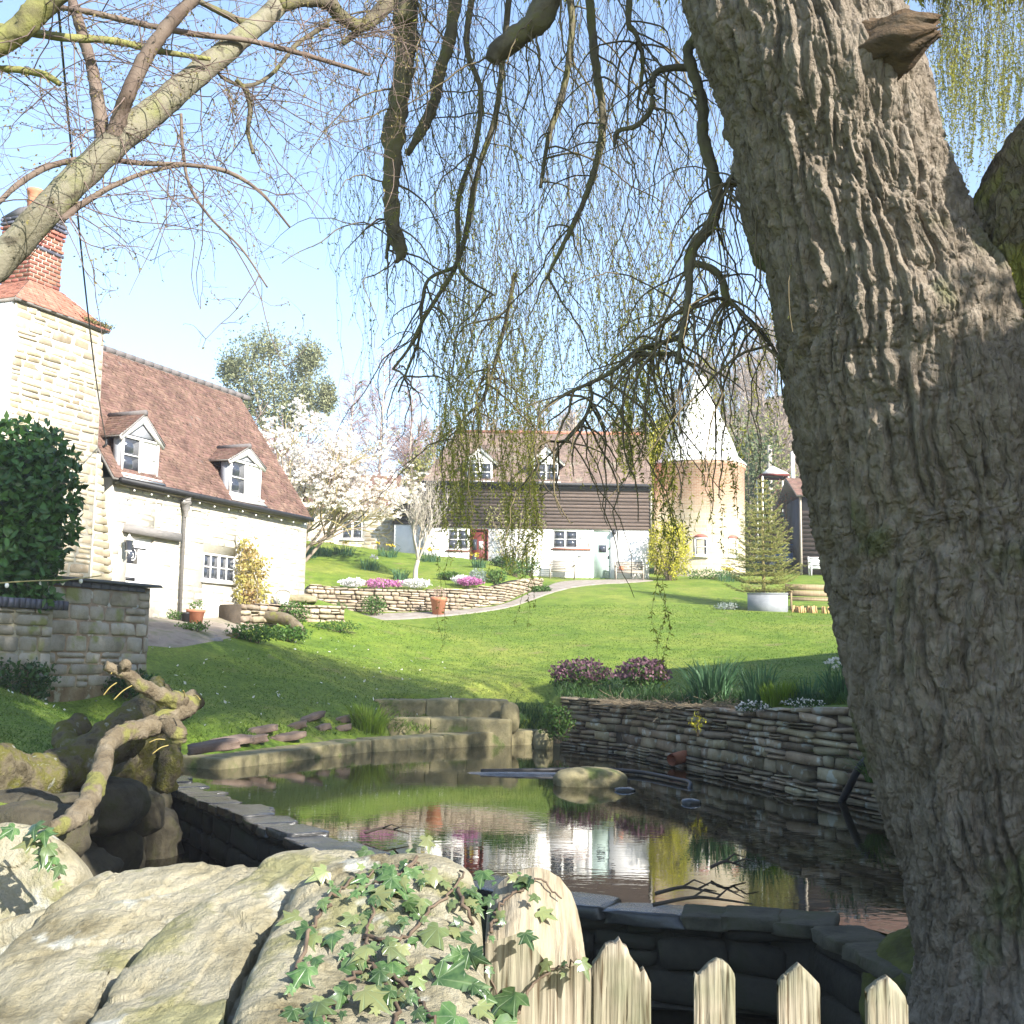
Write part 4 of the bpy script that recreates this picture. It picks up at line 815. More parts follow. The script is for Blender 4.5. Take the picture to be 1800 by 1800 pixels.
# ------------------------------------------------------------------ the dam
DO = Poly(DAM.offset(.40)); nn = 48; DOp = Poly(np.array([DO.at(DO.L*i/nn)[0] for i in range(nn+1)]))
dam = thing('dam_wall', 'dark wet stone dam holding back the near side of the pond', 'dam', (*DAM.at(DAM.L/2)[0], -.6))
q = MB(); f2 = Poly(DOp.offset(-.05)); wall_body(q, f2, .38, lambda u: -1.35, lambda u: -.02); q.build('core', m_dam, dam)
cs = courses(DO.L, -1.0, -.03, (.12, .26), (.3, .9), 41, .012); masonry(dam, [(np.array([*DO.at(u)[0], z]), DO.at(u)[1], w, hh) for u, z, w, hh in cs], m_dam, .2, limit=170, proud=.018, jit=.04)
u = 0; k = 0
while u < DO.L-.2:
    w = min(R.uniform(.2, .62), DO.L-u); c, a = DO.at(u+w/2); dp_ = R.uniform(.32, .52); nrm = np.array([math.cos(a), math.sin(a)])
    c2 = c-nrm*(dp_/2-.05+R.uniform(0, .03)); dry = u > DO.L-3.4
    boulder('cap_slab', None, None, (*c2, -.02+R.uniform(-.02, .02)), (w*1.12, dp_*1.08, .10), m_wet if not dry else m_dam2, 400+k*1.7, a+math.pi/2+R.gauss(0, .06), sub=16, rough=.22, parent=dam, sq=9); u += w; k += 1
# twigs lying on the dam and in the pond
m_twig = M('dead_twig', [(.05, .04, .03), (.10, .08, .06)], 6, .8, .2)
for px, py, ln, lab in ((1210,1572,.5,'black forked twig lying on the right part of the dam'), (1235,1590,.75,'long thin dead twig along the dam edge near the willow'), (1280,1525,.3,'thin stick floating in the pond above the dam'), (680,1465,.45,'thin wet stick lying on the left part of the dam')):
    c = W(px, py, .06); t = thing('twig', lab, 'twig', c); q = MB(); a = R.uniform(-.5, .3)
    d = np.array([math.cos(a), math.sin(a)*.4, 0]); p = smooth_path([c-d*ln/2, c-d*ln*.1+[0, 0, .05], c+d*ln*.2+[0, .02, .03], c+d*ln/2], 5); q.tube(p, np.linspace(.016, .006, len(p)), 6)
    for s in (.35, .6): i = int(len(p)*s); q.tube([p[i], p[i]+d*.1+[0, R.uniform(-.1, .1), .05], p[i]+d*.2+[0, R.uniform(-.15, .15), .02]], [.009, .007, .004], 5)
    q.build('stem', m_twig, t, smooth=True, kind='stuff')
# ------------------------------------------------------------------ terrace wall
TWp = np.array(TERR[0:6]); TW = Poly(Poly(TWp).offset(.0)); nn = 24; TWf = Poly(np.array([TW.at(TW.L*i/nn)[0] for i in range(nn+1)]))
def ztw(u):
    c, a = TW.at(u); p = c-1.0*np.array([math.cos(a), math.sin(a)]); return float(h1(*p))-.02
def ztb(u): c, a = TW.at(u); p = c+.3*np.array([math.cos(a), math.sin(a)]); return float(h1(*p))-.05
tw = thing('terrace_wall', 'low dry-stone wall holding the flower terrace along the gravel path', 'stone wall', (*TW.at(TW.L*.4)[0], ztb(2)))
q = MB(); wall_body(q, Poly(TWf.offset(-.05)), .6, lambda u: ztb(u)-.4, lambda u: ztw(u)-.04); q.build('earth_core', m_earth, tw)
m_dry2 = M('pale_drystone', [(.20, .15, .10), (.32, .26, .18), (.40, .34, .26)], 4, .92, .6, 26, var=.3, hv=.012)  # paler stone for the terrace wall and the low wall
cs = courses(TW.L, ztb, ztw, (.08, .17), (.18, .6), 51, .016); masonry(tw, [(np.array([*TW.at(u)[0], z]), TW.at(u)[1], w, hh) for u, z, w, hh in cs], m_dry2, .25, limit=200, proud=.04, jit=.04)
# ------------------------------------------------------------------ old low wall with a slab, logs by the yard
a_, b_ = G(424, 1102), G(606, 1094); LW = Poly([a_[:2], (a_[:2]+b_[:2])/2+[0, .35], b_[:2]]); lzt = [P(435,1062,a_[1])[2], P(600,1066,b_[1])[2]]
lwl = thing('low_stone_wall', 'overgrown low stone wall topped by a mossy slab between the yard and path', 'stone wall', (*LW.at(LW.L/2)[0], a_[2]))
q = MB(); wall_body(q, Poly(LW.offset(-.05)), .8, lambda u: a_[2]-.5, lambda u: lzt[0]+(lzt[1]-lzt[0])*u/LW.L); q.build('earth_core', m_earth, lwl)
cs = courses(LW.L, a_[2]-.15, lambda u: lzt[0]+(lzt[1]-lzt[0])*u/LW.L+.03, (.09, .2), (.2, .6), 61, .016); masonry(lwl, [(np.array([*LW.at(u)[0], z]), LW.at(u)[1], w, hh) for u, z, w, hh in cs], m_dry2, .3, limit=120, proud=.05, jit=.05)
m_moss = M('moss', [(.10, .10, .02), (.18, .17, .04), (.22, .19, .08)], 8, .95, .8, 50, var=.2)
pc = P(495,1053,35.); boulder('top_slab', None, None, pc, (2.1, .9, .26), M('mossy_slab', [(.16, .14, .08), (.26, .22, .14), (.14, .13, .04)], 3, .9, .5), 33, .1, parent=lwl, sq=4)
m_log = M('bare_log', [(.085, .065, .04), (.155, .125, .08), (.20, .17, .12)], 6, .95, 1., 40, lichen=((.17, .165, .05), 5, .56), dist=.03)
m_moslog = M('mossy_log', [(.06, .05, .03), (.13, .11, .07), (.11, .105, .025), (.16, .145, .10)], 4.5, .97, 1., 34, lichen=((.26, .26, .22), 9, .64), dist=.04, spec=.1)
def log(mb, pts, rad, n=20, k=8, amp=.14, fs=5., seed=0, caps=True):
    """pts (px,py,D), rad in photo pixels: a gnarled limb"""
    w = np.array([P(*p) for p in pts]); r = np.array([a*pxm(p[2]) for a, p in zip(rad, pts)]); p = smooth_path(w, k); rr = np.interp(np.linspace(0, 1, len(p)), np.linspace(0, 1, len(r)), r)
    V, Q = tubes(p[None], rr[None], n); c = np.repeat(p, n, 0); d = V-c; fq = fs/max(rr.mean()*8, .3); V = c+d*(1+amp*fbm(V*fq+seed, 4)[:, None]*1.5+amp*.9*(noise(V*fq*3.1+seed)-.6*np.abs(noise(V*np.array([9., 9, 5])*fq/fs+seed)))[:, None])
    T = []
    if caps:
        K = len(p); V = np.vstack([V, p[0], p[-1]]); T = [(K*n, (j+1) % n, j) for j in range(n)]+[(K*n+1, (K-1)*n+j, (K-1)*n+(j+1) % n) for j in range(n)]
    mb.add(V, Q, T)
def log_thing(name, label, cat, pts, rad, mat, part='trunk', **k):
    t = thing(name, label, cat, P(*pts[0])); q = MB(); log(q, pts, rad, **k); q.build(part, mat, t, smooth=True); return t
log_thing('log', 'curved bare log lying in front of the overgrown low wall', 'log', [(433,1092,32.2), (455,1084,32.2), (490,1086,32), (512,1094,31.8), (531,1112,31.5)], [5, 9, 11, 11, 9], m_log)
log_thing('log', 'short mossy log at the edge of the yard beside the split timber', 'log', [(378,1133,28.6), (400,1128,28.8), (424,1120,29.2)], [13, 14, 12], m_moslog)
tl = thing('split_timber', 'weathered split timber lying on the grass below the yard', 'timber', G(350, 1140, 20, 40))
q = MB(); log(q, [(318,1144,27.0), (350,1135,27.4), (386,1126,28)], [4, 7, 8], n=7, amp=.3); q.build('plank', m_beam, tl)
q = MB(); log(q, [(312,1132,27.6), (345,1128,27.9), (380,1121,28.3)], [3, 5, 5], n=7, amp=.3); q.build('plank', m_beam, tl)
# ------------------------------------------------------------------ garden wall on the left with blue brick coping
GF = Fr((-7.75, 20, 0), HF.a); ge = GF.hit(264, 1090)[0]; g0 = GF.hit(70, 1090)[0]; gzt = 3.04
gw = thing('garden_wall', 'mossy stone garden wall with slab coping left of the lawn below the laurel hedge', 'stone wall', GF([[1, .2, 1.4]])[0])
m_gw = M('garden_wall_stone', [(.19, .17, .125), (.29, .265, .21), (.35, .33, .28)], 2.4, .92, .7, 20, var=.14, lichen=((.20, .21, .08), 1.6, .56))
q = MB(GF); q.box(g0, ge-.02, .02, .45, .6, gzt-.02); q.box(-3.2, g0-.003, -.28, .12, .6, 2.5); q.build('core', m_dry, gw)
cs = [(u+g0, z, w, hh) for u, z, w, hh in courses(ge-g0, 1.2, gzt-.1, (.15, .36), (.3, .85), 71, .012)]; cells = fcells(GF, cs, 0)
cs = [(u-3.2, z, w, hh) for u, z, w, hh in courses(g0+3.2, .9, 2.5, (.15, .36), (.3, .85), 72, .012)]; cells += fcells(GF, cs, -.30)
masonry(gw, cells, m_gw, .2, proud=.012, jit=.012)
q = []
for i in range(30): q.append((GF([[-3.1+i*.118, -.33, 2.58]])[0], GF.a-math.pi/2, .104, .155)) if -3.1+i*.118 < g0+.25 else None
masonry(gw, q, m_bluebrick, .42, name='brick', proud=.03, jit=.01)
cells = [(GF([[g0+.3+i*.235, -.01, gzt-.06]])[0], GF.a-math.pi/2, .222, .09) for i in range(int((ge-g0-.3)/.235))]; masonry(gw, cells, m_bluebrick, .1, name='brick', proud=.02, jit=.008)
q = MB(GF); q.hexa([(g0+.25, -.12, gzt), (ge+.12, -.16, gzt-.005), (ge+.12, .5, gzt), (g0+.25, .5, gzt), (g0+.25, -.1, gzt+.05), (ge+.1, -.14, gzt+.045), (ge+.1, .5, gzt+.05), (g0+.25, .5, gzt+.05)]); q.build('coping_slab', M('slate_slab', [(.07, .075, .075), (.12, .12, .115)], 5, .7, .4), gw)

boulder('mossy_bank', 'dark mossy hump of earth and stone between dam end and willow trunk', 'bank', (2.72, 7.35, -.2), (1.05, 1.1, .75), M('mossy_earth', [(.04, .035, .02), (.07, .075, .02), (.10, .11, .025)], 5, .95, .8, 30), 77, .3, sub=40, rough=.25)
boulder('boulder', 'dark boulder wedged at the foot of the dam below the willow', 'boulder', (2.5, 6.3, -.55), (.9, .7, .8), m_dam, 78, .3)
# ------------------------------------------------------------------ the near wall: big lichened coping stones
m_fs = M('lichened_sandstone', [(.13, .11, .06), (.235, .21, .135), (.29, .265, .19), (.185, .175, .085), (.25, .24, .13)], 6, .95, 1., 75, lichen=((.34, .335, .28), 16, .61), dist=.012)
fw = thing('boulder_wall', 'near wall of big lichen-spotted sandstone slabs in full sun at the bottom left', 'stone wall', P(400, 1790, 1.6)-[0, 0, .6])
def pillow(poly, Dt, Db, y0, y1, T, name, seed, parent, mat, rings=70, spokes=260, pw=4.2, amp=.011, tilt=0., cen=None, strat=(1, 1, 1)):
    """closed stone whose outline (photo px) lies on a sloping plane; rounded front and back, real thickness T"""
    poly = np.asarray(poly, float); c = poly.mean(0) if cen is None else np.array(cen, float); p = smooth_path(np.vstack([poly, poly[:1]]), 10)[:-1]
    dl = np.concatenate([[0], np.cumsum(np.linalg.norm(np.diff(np.vstack([p, p[:1]]), axis=0), axis=1))]); tt = np.linspace(0, dl[-1], spokes, endpoint=False); pp = np.vstack([p, p[:1]])
    bx = np.interp(tt, dl, pp[:, 0]); by = np.interp(tt, dl, pp[:, 1])
    Dof = lambda x, y: Dt+(Db-Dt)*(y-y0)/(y1-y0)+tilt*(x-c[0])/1000
    def wp(x, y): d = cF[None]+((x-900)/FPX)[:, None]*cR-((y-900)/FPX)[:, None]*cU; D = Dof(x, y); s = D/d[:, 1]; return np.stack([d[:, 0]*s, d[:, 1]*s, H+d[:, 2]*s], 1)
    o = wp(np.array([c[0], c[0]+100, c[0]]), np.array([c[1], c[1], c[1]+100])); n = np.cross(o[1]-o[0], o[2]-o[0]); n /= np.linalg.norm(n)
    if n[1] > 0: n = -n
    Vs = []
    for side in (1, -1):
        ss = np.sin(np.linspace(0, math.pi/2, rings)); ss = ss if side > 0 else ss[::-1][1:]
        for s in ss:
            w = wp(c[0]+s*(bx-c[0]), c[1]+s*(by-c[1])); t = T*(1-s**pw)**(1/pw)
            Vs.append(w+n*(t*side*(1. if side > 0 else 1.6)))
    V = np.concatenate(Vs); K = len(Vs); q = V*np.array(strat)
    V = V+n*(1.3*amp*fbm(q*4+seed, 2)+amp*.42*fbm(q*26+seed, 5)+amp*.6*noise(q*np.array([11, 11, 11])+seed)+amp*.38*((lambda x_: x_-np.floor(x_))(q@np.array([9., 0, -8.])+1.3*fbm(q*3+seed, 3)))-amp*.5*np.clip(1-np.abs(noise(q*np.array([5., 9, 9])+seed*2+.3*fbm(q*9, 2)[:, None]))/.06, 0, 1))[:, None]+amp*.25*np.stack([fbm(q*16+seed+k, 3) for k in (3, 6, 9)], 1)
    idx = np.arange(K*spokes).reshape(K, spokes); i2 = np.roll(idx, -1, 1)
    return obj(name, mk_mesh(name, V-wloc(parent), np.stack([idx[:-1], idx[1:], i2[1:], i2[:-1]], -1).reshape(-1, 4), None, True), mat, parent)
SL = [
 ([(-60,1470), (10,1436), (70,1440), (120,1468), (150,1505), (154,1535), (120,1590), (40,1640), (-60,1660)], 1.95, 1.8, .10, 1),
 ([(-80,1640), (0,1600), (50,1585), (110,1575), (90,1640), (40,1720), (-20,1790), (-80,1800)], 1.75, 1.6, .07, 3),
 ([(150,1545), (215,1522), (300,1510), (390,1508), (470,1515), (530,1530), (500,1570), (410,1600), (320,1650), (240,1720), (160,1830), (100,1960), (-90,1960), (-90,1760), (0,1680), (80,1600)], 1.80, 1.32, .07, 2),
 ([(440,1545), (480,1510), (540,1494), (600,1490), (640,1496), (652,1512), (640,1540), (560,1590), (480,1660), (420,1760), (380,1860), (350,1980), (110,1980), (120,1860), (190,1740), (270,1650), (360,1590)], 1.72, 1.24, .075, 4),
 ([(395,1620), (430,1590), (470,1560), (520,1545), (545,1560), (520,1620), (480,1690), (440,1770), (400,1880), (370,1960), (330,1900), (365,1740)], 1.70, 1.27, .06, 6),
 ([(520,1560), (580,1530), (650,1515), (730,1508), (790,1518), (830,1545), (845,1600), (850,1700), (850,1980), (400,1980), (400,1860), (440,1740), (480,1640)], 1.66, 1.20, .10, 5),
]
for k, (pl_, Dt, Db, T, sd) in enumerate(SL): pillow([(a, b+(20 if k == 0 else 34)) for a, b in pl_], Dt, Db, 1500, 1900, T*.6, 'coping_stone', sd*3.7, fw, m_fs, cen=None if k != 4 else (450, 1754))
q = MB(); q.box(-1.6, .02, 1.42, 1.85, .05, 1.32); q.build('core', m_dry, fw)
bw_ = courses(1.6, .1, 1.3, (.12, .25), (.25, .55), 81, .014); masonry(fw, [(np.array([u-1.6, 1.86, z]), math.pi/2, w, hh) for u, z, w, hh in bw_]+[(np.array([u-1.6, 1.41, z]), -math.pi/2, w, hh) for u, z, w, hh in bw_], m_dry, .2, limit=0)
# ------------------------------------------------------------------ gate post and pickets: split, weathered softwood
m_post = bpy.data.materials.new('weathered_softwood'); m_post.use_nodes = True
def _post():
    N = m_post.node_tree.nodes; L = m_post.node_tree.links; b = N['Principled BSDF']; b.inputs['Roughness'].default_value = .85; b.inputs['Specular IOR Level'].default_value = .2
    geo = N.new('ShaderNodeNewGeometry'); mp = N.new('ShaderNodeMapping'); mp.inputs['Scale'].default_value = (1, 1, .045); L.new(geo.outputs['Position'], mp.inputs[0])
    n = N.new('ShaderNodeTexNoise'); n.inputs['Scale'].default_value = 150; n.inputs['Detail'].default_value = 5; n.inputs['Distortion'].default_value = .4; L.new(mp.outputs[0], n.inputs['Vector'])
    r = N.new('ShaderNodeValToRGB'); e = r.color_ramp.elements; e[0].position, e[0].color = .33, (.07, .05, .03, 1); e[1].position, e[1].color = .62, (.275, .25, .20, 1); x = e.new(.44); x.color = (.195, .172, .132, 1); L.new(n.outputs['Fac'], r.inputs[0])
    n2 = N.new('ShaderNodeTexNoise'); n2.inputs['Scale'].default_value = 9; n2.inputs['Detail'].default_value = 4; L.new(geo.outputs['Position'], n2.inputs['Vector'])
    r2 = N.new('ShaderNodeValToRGB'); r2.color_ramp.elements[0].position = .35; r2.color_ramp.elements[0].color = (.62, .66, .55, 1); r2.color_ramp.elements[1].position = .6; r2.color_ramp.elements[1].color = (1.05, 1, .95, 1); L.new(n2.outputs['Fac'], r2.inputs[0])
    mx = N.new('ShaderNodeMixRGB'); mx.blend_type = 'MULTIPLY'; mx.inputs[0].default_value = 1; L.new(r.outputs[0], mx.inputs[1]); L.new(r2.outputs[0], mx.inputs[2]); L.new(mx.outputs[0], b.inputs['Base Color'])
    bp = N.new('ShaderNodeBump'); bp.inputs['Strength'].default_value = .8; bp.inputs['Distance'].default_value = .004; L.new(n.outputs['Fac'], bp.inputs['Height']); L.new(bp.outputs[0], b.inputs['Normal'])
_post()
def board(mb, outline_top, x0, x1, zb, y0, y1, nx=40, nz=70, seed=0, amp=.0035, yaw=0.):
    """upright board: top profile z(x) given as points; real thickness, grooved faces"""
    xs_ = np.linspace(x0, x1, nx); zt = np.interp(xs_, [a for a, _ in outline_top], [b for _, b in outline_top]); tz = np.linspace(0, 1, nz)
    X = np.broadcast_to(xs_, (nz, nx)); Z = zb+(zt-zb)*tz[:, None]; g = lambda yy: fbm(np.stack([X*95+seed, Z*3.2, 0*X+yy], -1), 3)*amp-np.maximum(0, .02-np.abs(noise(np.stack([X*38+seed*3, Z*1.1, 0*X], -1))))*amp*50
    edge = np.minimum(np.arange(nx), np.arange(nx)[::-1]); rd_ = (.004*np.exp(-edge/1.2))[None]
    F = np.stack([X, y0-g(1)+rd_, Z], -1); B = np.stack([X, y1+g(5)-rd_, Z], -1); ang = yaw; cx = (x0+x1)/2; cy = (y0+y1)/2
    V = np.concatenate([F.reshape(-1, 3), B.reshape(-1, 3)]); c_, s_ = math.cos(ang), math.sin(ang); V = np.stack([cx+(V[:, 0]-cx)*c_-(V[:, 1]-cy)*s_, cy+(V[:, 0]-cx)*s_+(V[:, 1]-cy)*c_, V[:, 2]], 1)
    i = np.arange(nx*nz).reshape(nz, nx); j = i+nx*nz
    Q = [np.stack([i[:-1, :-1], i[:-1, 1:], i[1:, 1:], i[1:, :-1]], -1).reshape(-1, 4), np.stack([j[:-1, :-1], j[1:, :-1], j[1:, 1:], j[:-1, 1:]], -1).reshape(-1, 4)]
    for a, b in ((i[-1], j[-1]), (j[0], i[0]), (j[:, 0], i[:, 0]), (i[:, -1], j[:, -1])): Q.append(np.stack([a[:-1], a[1:], b[1:], b[:-1]], -1))
    mb.add(V, np.vstack(Q))
def topline(pts, D): return [(P(a, b, D)[0], P(a, b, D)[2]) for a, b in pts]
Dp = 1.66
gp = thing('gate_post', 'thick weathered timber gate post with a domed top wrapped in ivy', 'post', P(940, 1790, Dp)-[0, 0, 1.2])
tp = topline([(852,1650), (856,1615), (872,1588), (900,1566), (925,1557), (945,1554), (968,1559), (990,1573), (1012,1600), (1024,1632), (1030,1660)], Dp)
# post: square section, the sawn top sloping towards the camera
q = MB(); xa, xb = P(852,1700,Dp)[0], P(1030,1700,Dp)[0]; nx, nz, ny = 60, 90, 40; xs_ = np.linspace(xa, xb, nx); zt = np.interp(xs_, [a for a, _ in tp], [b for _, b in tp])
zf = np.interp(xs_, np.linspace(xa, xb, 7), [P(860,1660,Dp)[2], P(880,1650,Dp)[2], P(905,1640,Dp)[2], P(930,1668,Dp)[2], P(960,1705,Dp)[2], P(1000,1700,Dp)[2], P(1030,1690,Dp)[2]])
zf = np.minimum(zf, zt-.01); tz = np.linspace(0, 1, nz); X = np.broadcast_to(xs_, (nz, nx)); Z = .1+(zf-.1)*tz[:, None]
g = fbm(np.stack([X*120, Z*3, 0*X], -1), 3)*.004-np.maximum(0, .05-np.abs(noise(np.stack([X*30, Z*1.0, 0*X+4], -1))))*.11*sstep(.25, .6, noise(np.stack([X*6, Z*1.5, 0*X], -1))+.5)
F = np.stack([X, Dp-g, Z], -1); ty = np.linspace(0, 1, ny)[1:]
Tp = np.stack([np.broadcast_to(xs_, (ny-1, nx)), Dp+.13*ty[:, None]+0*xs_, zf+(zt-zf)*(ty[:, None]**.75)+.003*fbm(np.stack([np.broadcast_to(xs_, (ny-1, nx))*60, ty[:, None]*5+0*xs_, 0*xs_+0*ty[:, None]], -1), 3)], -1)
Bk = np.stack([np.broadcast_to(xs_, (12, nx)), Dp+.131+0*X[:12], zt-(zt-.1)*np.linspace(0, 1, 12)[:, None]], -1)
m_sawn = M('sawn_post_top', [(.14, .11, .07), (.26, .22, .15), (.32, .28, .205)], 90, .9, .9, 110, stretch=(1, .07, .07), dist=.008)
q2 = MB(); B2 = np.concatenate([F[-1:], Tp]); i2_ = np.arange(B2.shape[0]*nx).reshape(-1, nx); q2.add(B2.reshape(-1, 3), np.stack([i2_[:-1, :-1], i2_[:-1, 1:], i2_[1:, 1:], i2_[1:, :-1]], -1).reshape(-1, 4)); q2.build('sawn_top', m_sawn, gp, smooth=True)
q.add(F.reshape(-1, 3), np.stack([i2_[:1]*0]) .reshape(0, 4) if False else None)
if True: i3 = np.arange(F.shape[0]*nx).reshape(-1, nx); q.Q.append(np.stack([i3[:-1, :-1], i3[:-1, 1:], i3[1:, 1:], i3[1:, :-1]], -1).reshape(-1, 4))
A_ = Bk; idx = np.arange(A_.shape[0]*nx).reshape(-1, nx); q.add(A_.reshape(-1, 3), np.stack([idx[:-1, :-1], idx[:-1, 1:], idx[1:, 1:], idx[1:, :-1]], -1).reshape(-1, 4))
for s, x in ((0, xa), (nx-1, xb)):
    rows = nz; V = [F[i, s] for i in range(rows)]+[(x, Dp+.131, F[i, s][2]) for i in range(rows)]; q.add(V, [(i, i+1, rows+i+1, rows+i) if s else (i+1, i, rows+i, rows+i+1) for i in range(rows-1)])
    t_ = [tuple(F[-1, s])]+[tuple(v) for v in Tp[:, s]]+[(x, Dp+.131, F[-1, s][2])]; q.add(t_, None, [(0, i, i+1) if s else (0, i+1, i) for i in range(1, len(t_)-1)])
q.build('timber', m_post, gp, smooth=False)
pf = thing('picket_fence', 'weathered picket fence of four pointed boards, the first one split and broken', 'fence', P(1300, 1790, 2.0)-[0, 0, 1.1])
def picket(top, D, th=.022, seed=0, label=None, yaw=0., nx=40):
    x0, x1 = P(top[0][0], 1700, D)[0], P(top[-1][0], 1700, D)[0]; q = MB(); board(q, topline(top, D), x0, x1, .12, D, D+th, nx=nx, seed=seed, yaw=yaw); o = q.build('picket', m_post, pf)
    if label: o['label'] = label
picket([(980,1762), (987,1745), (1000,1738), (1012,1722), (1020,1735), (1030,1710), (1040,1702)], 1.80, .024, 1, 'narrow splintered strip of the broken picket', nx=36)
picket([(1042,1698), (1050,1690), (1058,1676), (1066,1664), (1075,1661), (1083,1660), (1090,1652), (1096,1664), (1104,1668), (1108,1682), (1116,1694), (1122,1700), (1126,1712), (1133,1705), (1139,1716), (1145,1730)], 1.80, .026, 9, 'broad broken picket with a jagged rotten top', nx=70)
picket([(1221,1722), (1223,1712), (1227,1716), (1234,1712), (1246,1698), (1262,1688), (1272,1690), (1284,1700), (1291,1712), (1293,1722)], 2.0, .022, 3, nx=36)
picket([(1369,1736), (1371,1728), (1390,1710), (1407,1696), (1424,1712), (1441,1730), (1442,1738)], 2.02, .022, 5, nx=36)
picket([(1524,1748), (1526,1744), (1546,1728), (1563,1718), (1576,1730), (1592,1752), (1596,1768)], 2.04, .022, 7, nx=36)
for z in (.45, 1.0): q = MB(); q.box(P(985,1700,1.83)[0], 1.5, 2.065, 2.11, z, z+.07); q.build('rail', m_post, pf)
# ------------------------------------------------------------------ ivy
m_ivy = bpy.data.materials.new('ivy_leaf'); m_ivy.use_nodes = True
def _ivy():
    N = m_ivy.node_tree.nodes; L = m_ivy.node_tree.links; b = N['Principled BSDF']; b.inputs['Roughness'].default_value = .30; b.inputs['Specular IOR Level'].default_value = .5
    uv = N.new('ShaderNodeTexCoord'); oi = N.new('ShaderNodeObjectInfo'); sp = N.new('ShaderNodeSeparateXYZ'); L.new(uv.outputs['Object'], sp.inputs[0])
    at = N.new('ShaderNodeMath'); at.operation = 'ARCTAN2'; L.new(sp.outputs[0], at.inputs[0]); L.new(sp.outputs[1], at.inputs[1])      # angle from the midrib
    m1 = N.new('ShaderNodeMath'); m1.operation = 'MULTIPLY'; m1.inputs[1].default_value = 8.4; L.new(at.outputs[0], m1.inputs[0]); c = N.new('ShaderNodeMath'); c.operation = 'COSINE'; L.new(m1.outputs[0], c.inputs[0])
    v = N.new('ShaderNodeMapRange'); v.inputs[1].default_value = .90; v.inputs[2].default_value = 1.; L.new(c.outputs[0], v.inputs[0])
    nz = N.new('ShaderNodeTexNoise'); nz.inputs['Scale'].default_value = 3.; nz.inputs['Detail'].default_value = 4; L.new(uv.outputs['Object'], nz.inputs['Vector'])
    r = N.new('ShaderNodeValToRGB'); r.color_ramp.elements[0].color = (.018, .045, .014, 1); r.color_ramp.elements[1].color = (.07, .12, .04, 1); r.color_ramp.elements[0].position = .35; r.color_ramp.elements[1].position = .65; L.new(nz.outputs['Fac'], r.inputs[0])
    mr = N.new('ShaderNodeMapRange'); mr.inputs[3].default_value = .75; mr.inputs[4].default_value = 1.7; L.new(oi.outputs['Random'], mr.inputs[0]); m5 = N.new('ShaderNodeMath'); m5.operation = 'MULTIPLY'; m5.inputs[1].default_value = 5.7; L.new(oi.outputs['Random'], m5.inputs[0]); f5 = N.new('ShaderNodeMath'); f5.operation = 'FRACT'; L.new(m5.outputs[0], f5.inputs[0]); r5 = N.new('ShaderNodeValToRGB'); r5.color_ramp.elements[0].position = .5; r5.color_ramp.elements[0].color = (0, 0, 0, 1); r5.color_ramp.elements[1].position = 1; r5.color_ramp.elements[1].color = (1, 1, 1, 1); L.new(f5.outputs[0], r5.inputs[0]); x5 = N.new('ShaderNodeMixRGB'); x5.inputs[2].default_value = (.15, .16, .065, 1); L.new(r5.outputs[0], x5.inputs[0]); L.new(r.outputs[0], x5.inputs[1]); hs = N.new('ShaderNodeHueSaturation'); L.new(mr.outputs[0], hs.inputs['Value']); L.new(x5.outputs[0], hs.inputs['Color'])
    mx = N.new('ShaderNodeMixRGB'); mx.inputs[2].default_value = (.17, .23, .12, 1); mf = N.new('ShaderNodeMath'); mf.operation = 'MULTIPLY'; mf.inputs[1].default_value = .6; L.new(v.outputs[0], mf.inputs[0]); L.new(mf.outputs[0], mx.inputs[0]); L.new(hs.outputs[0], mx.inputs[1]); L.new(mx.outputs[0], b.inputs['Base Color'])
    bp = N.new('ShaderNodeBump'); bp.inputs['Strength'].default_value = .35; bp.inputs['Distance'].default_value = .02; bp.invert = True; L.new(v.outputs[0], bp.inputs['Height']); L.new(bp.outputs[0], b.inputs['Normal'])
    t = N.new('ShaderNodeBsdfTranslucent'); L.new(mx.outputs[0], t.inputs[0]); ms_ = N.new('ShaderNodeMixShader'); ms_.inputs[0].default_value = .2; L.new(b.outputs[0], ms_.inputs[1]); L.new(t.outputs[0], ms_.inputs[2]); L.new(ms_.outputs[0], N['Material Output'].inputs[0])
_ivy()
def ivy_mesh(seed):
    r = np.random.default_rng(seed); half = np.array([(0, -.02), (.16, -.16), (.34, -.12), (.46, .02), (.30, .16), (.42, .30), (.58, .46), (.32, .48), (.18, .56), (.12, .78), (0, 1.08)])
    half = half*(1+r.normal(0, .05, half.shape)); half[0, 0] = half[-1, 0] = 0; oth = half[::-1][1:-1]*[-1, 1]*(1+r.normal(0, .06, (len(half)-2, 2))); out = np.vstack([half, oth]); n = len(out)
    V = np.vstack([[(0, .1)], [(0, .55)], out]); z = -.28*np.abs(V[:, 0])**1.3-.16*(V[:, 1]-.3)**2+r.normal(0, .025, len(V)); V = np.column_stack([V, z]); T = []
    for i in range(n):
        a, b = 2+i, 2+(i+1) % n; m = (V[a, 1]+V[b, 1])/2; T.append((0 if m < .36 else 1, a, b))
    T += [(0, 2+5, 1), (1, 2+len(out)-5, 0)] if False else []
    # close the gap between the two fan centres
    s1 = next(i for i in range(n) if (V[2+i, 1]+V[2+(i+1) % n, 1])/2 >= .36); e1 = max(i for i in range(n) if (V[2+i, 1]+V[2+(i+1) % n, 1])/2 >= .36)
    T += [(0, 2+s1, 1), (1, 2+(e1+1) % n, 0)]
    me = mk_mesh('ivy_leaf', V, None, T, False); me.materials.append(m_ivy); return me
IVM = [ivy_mesh(s) for s in range(5)]
m_stem = M('ivy_stem', [(.065, .045, .03), (.13, .095, .065)], 20, .7, .2)
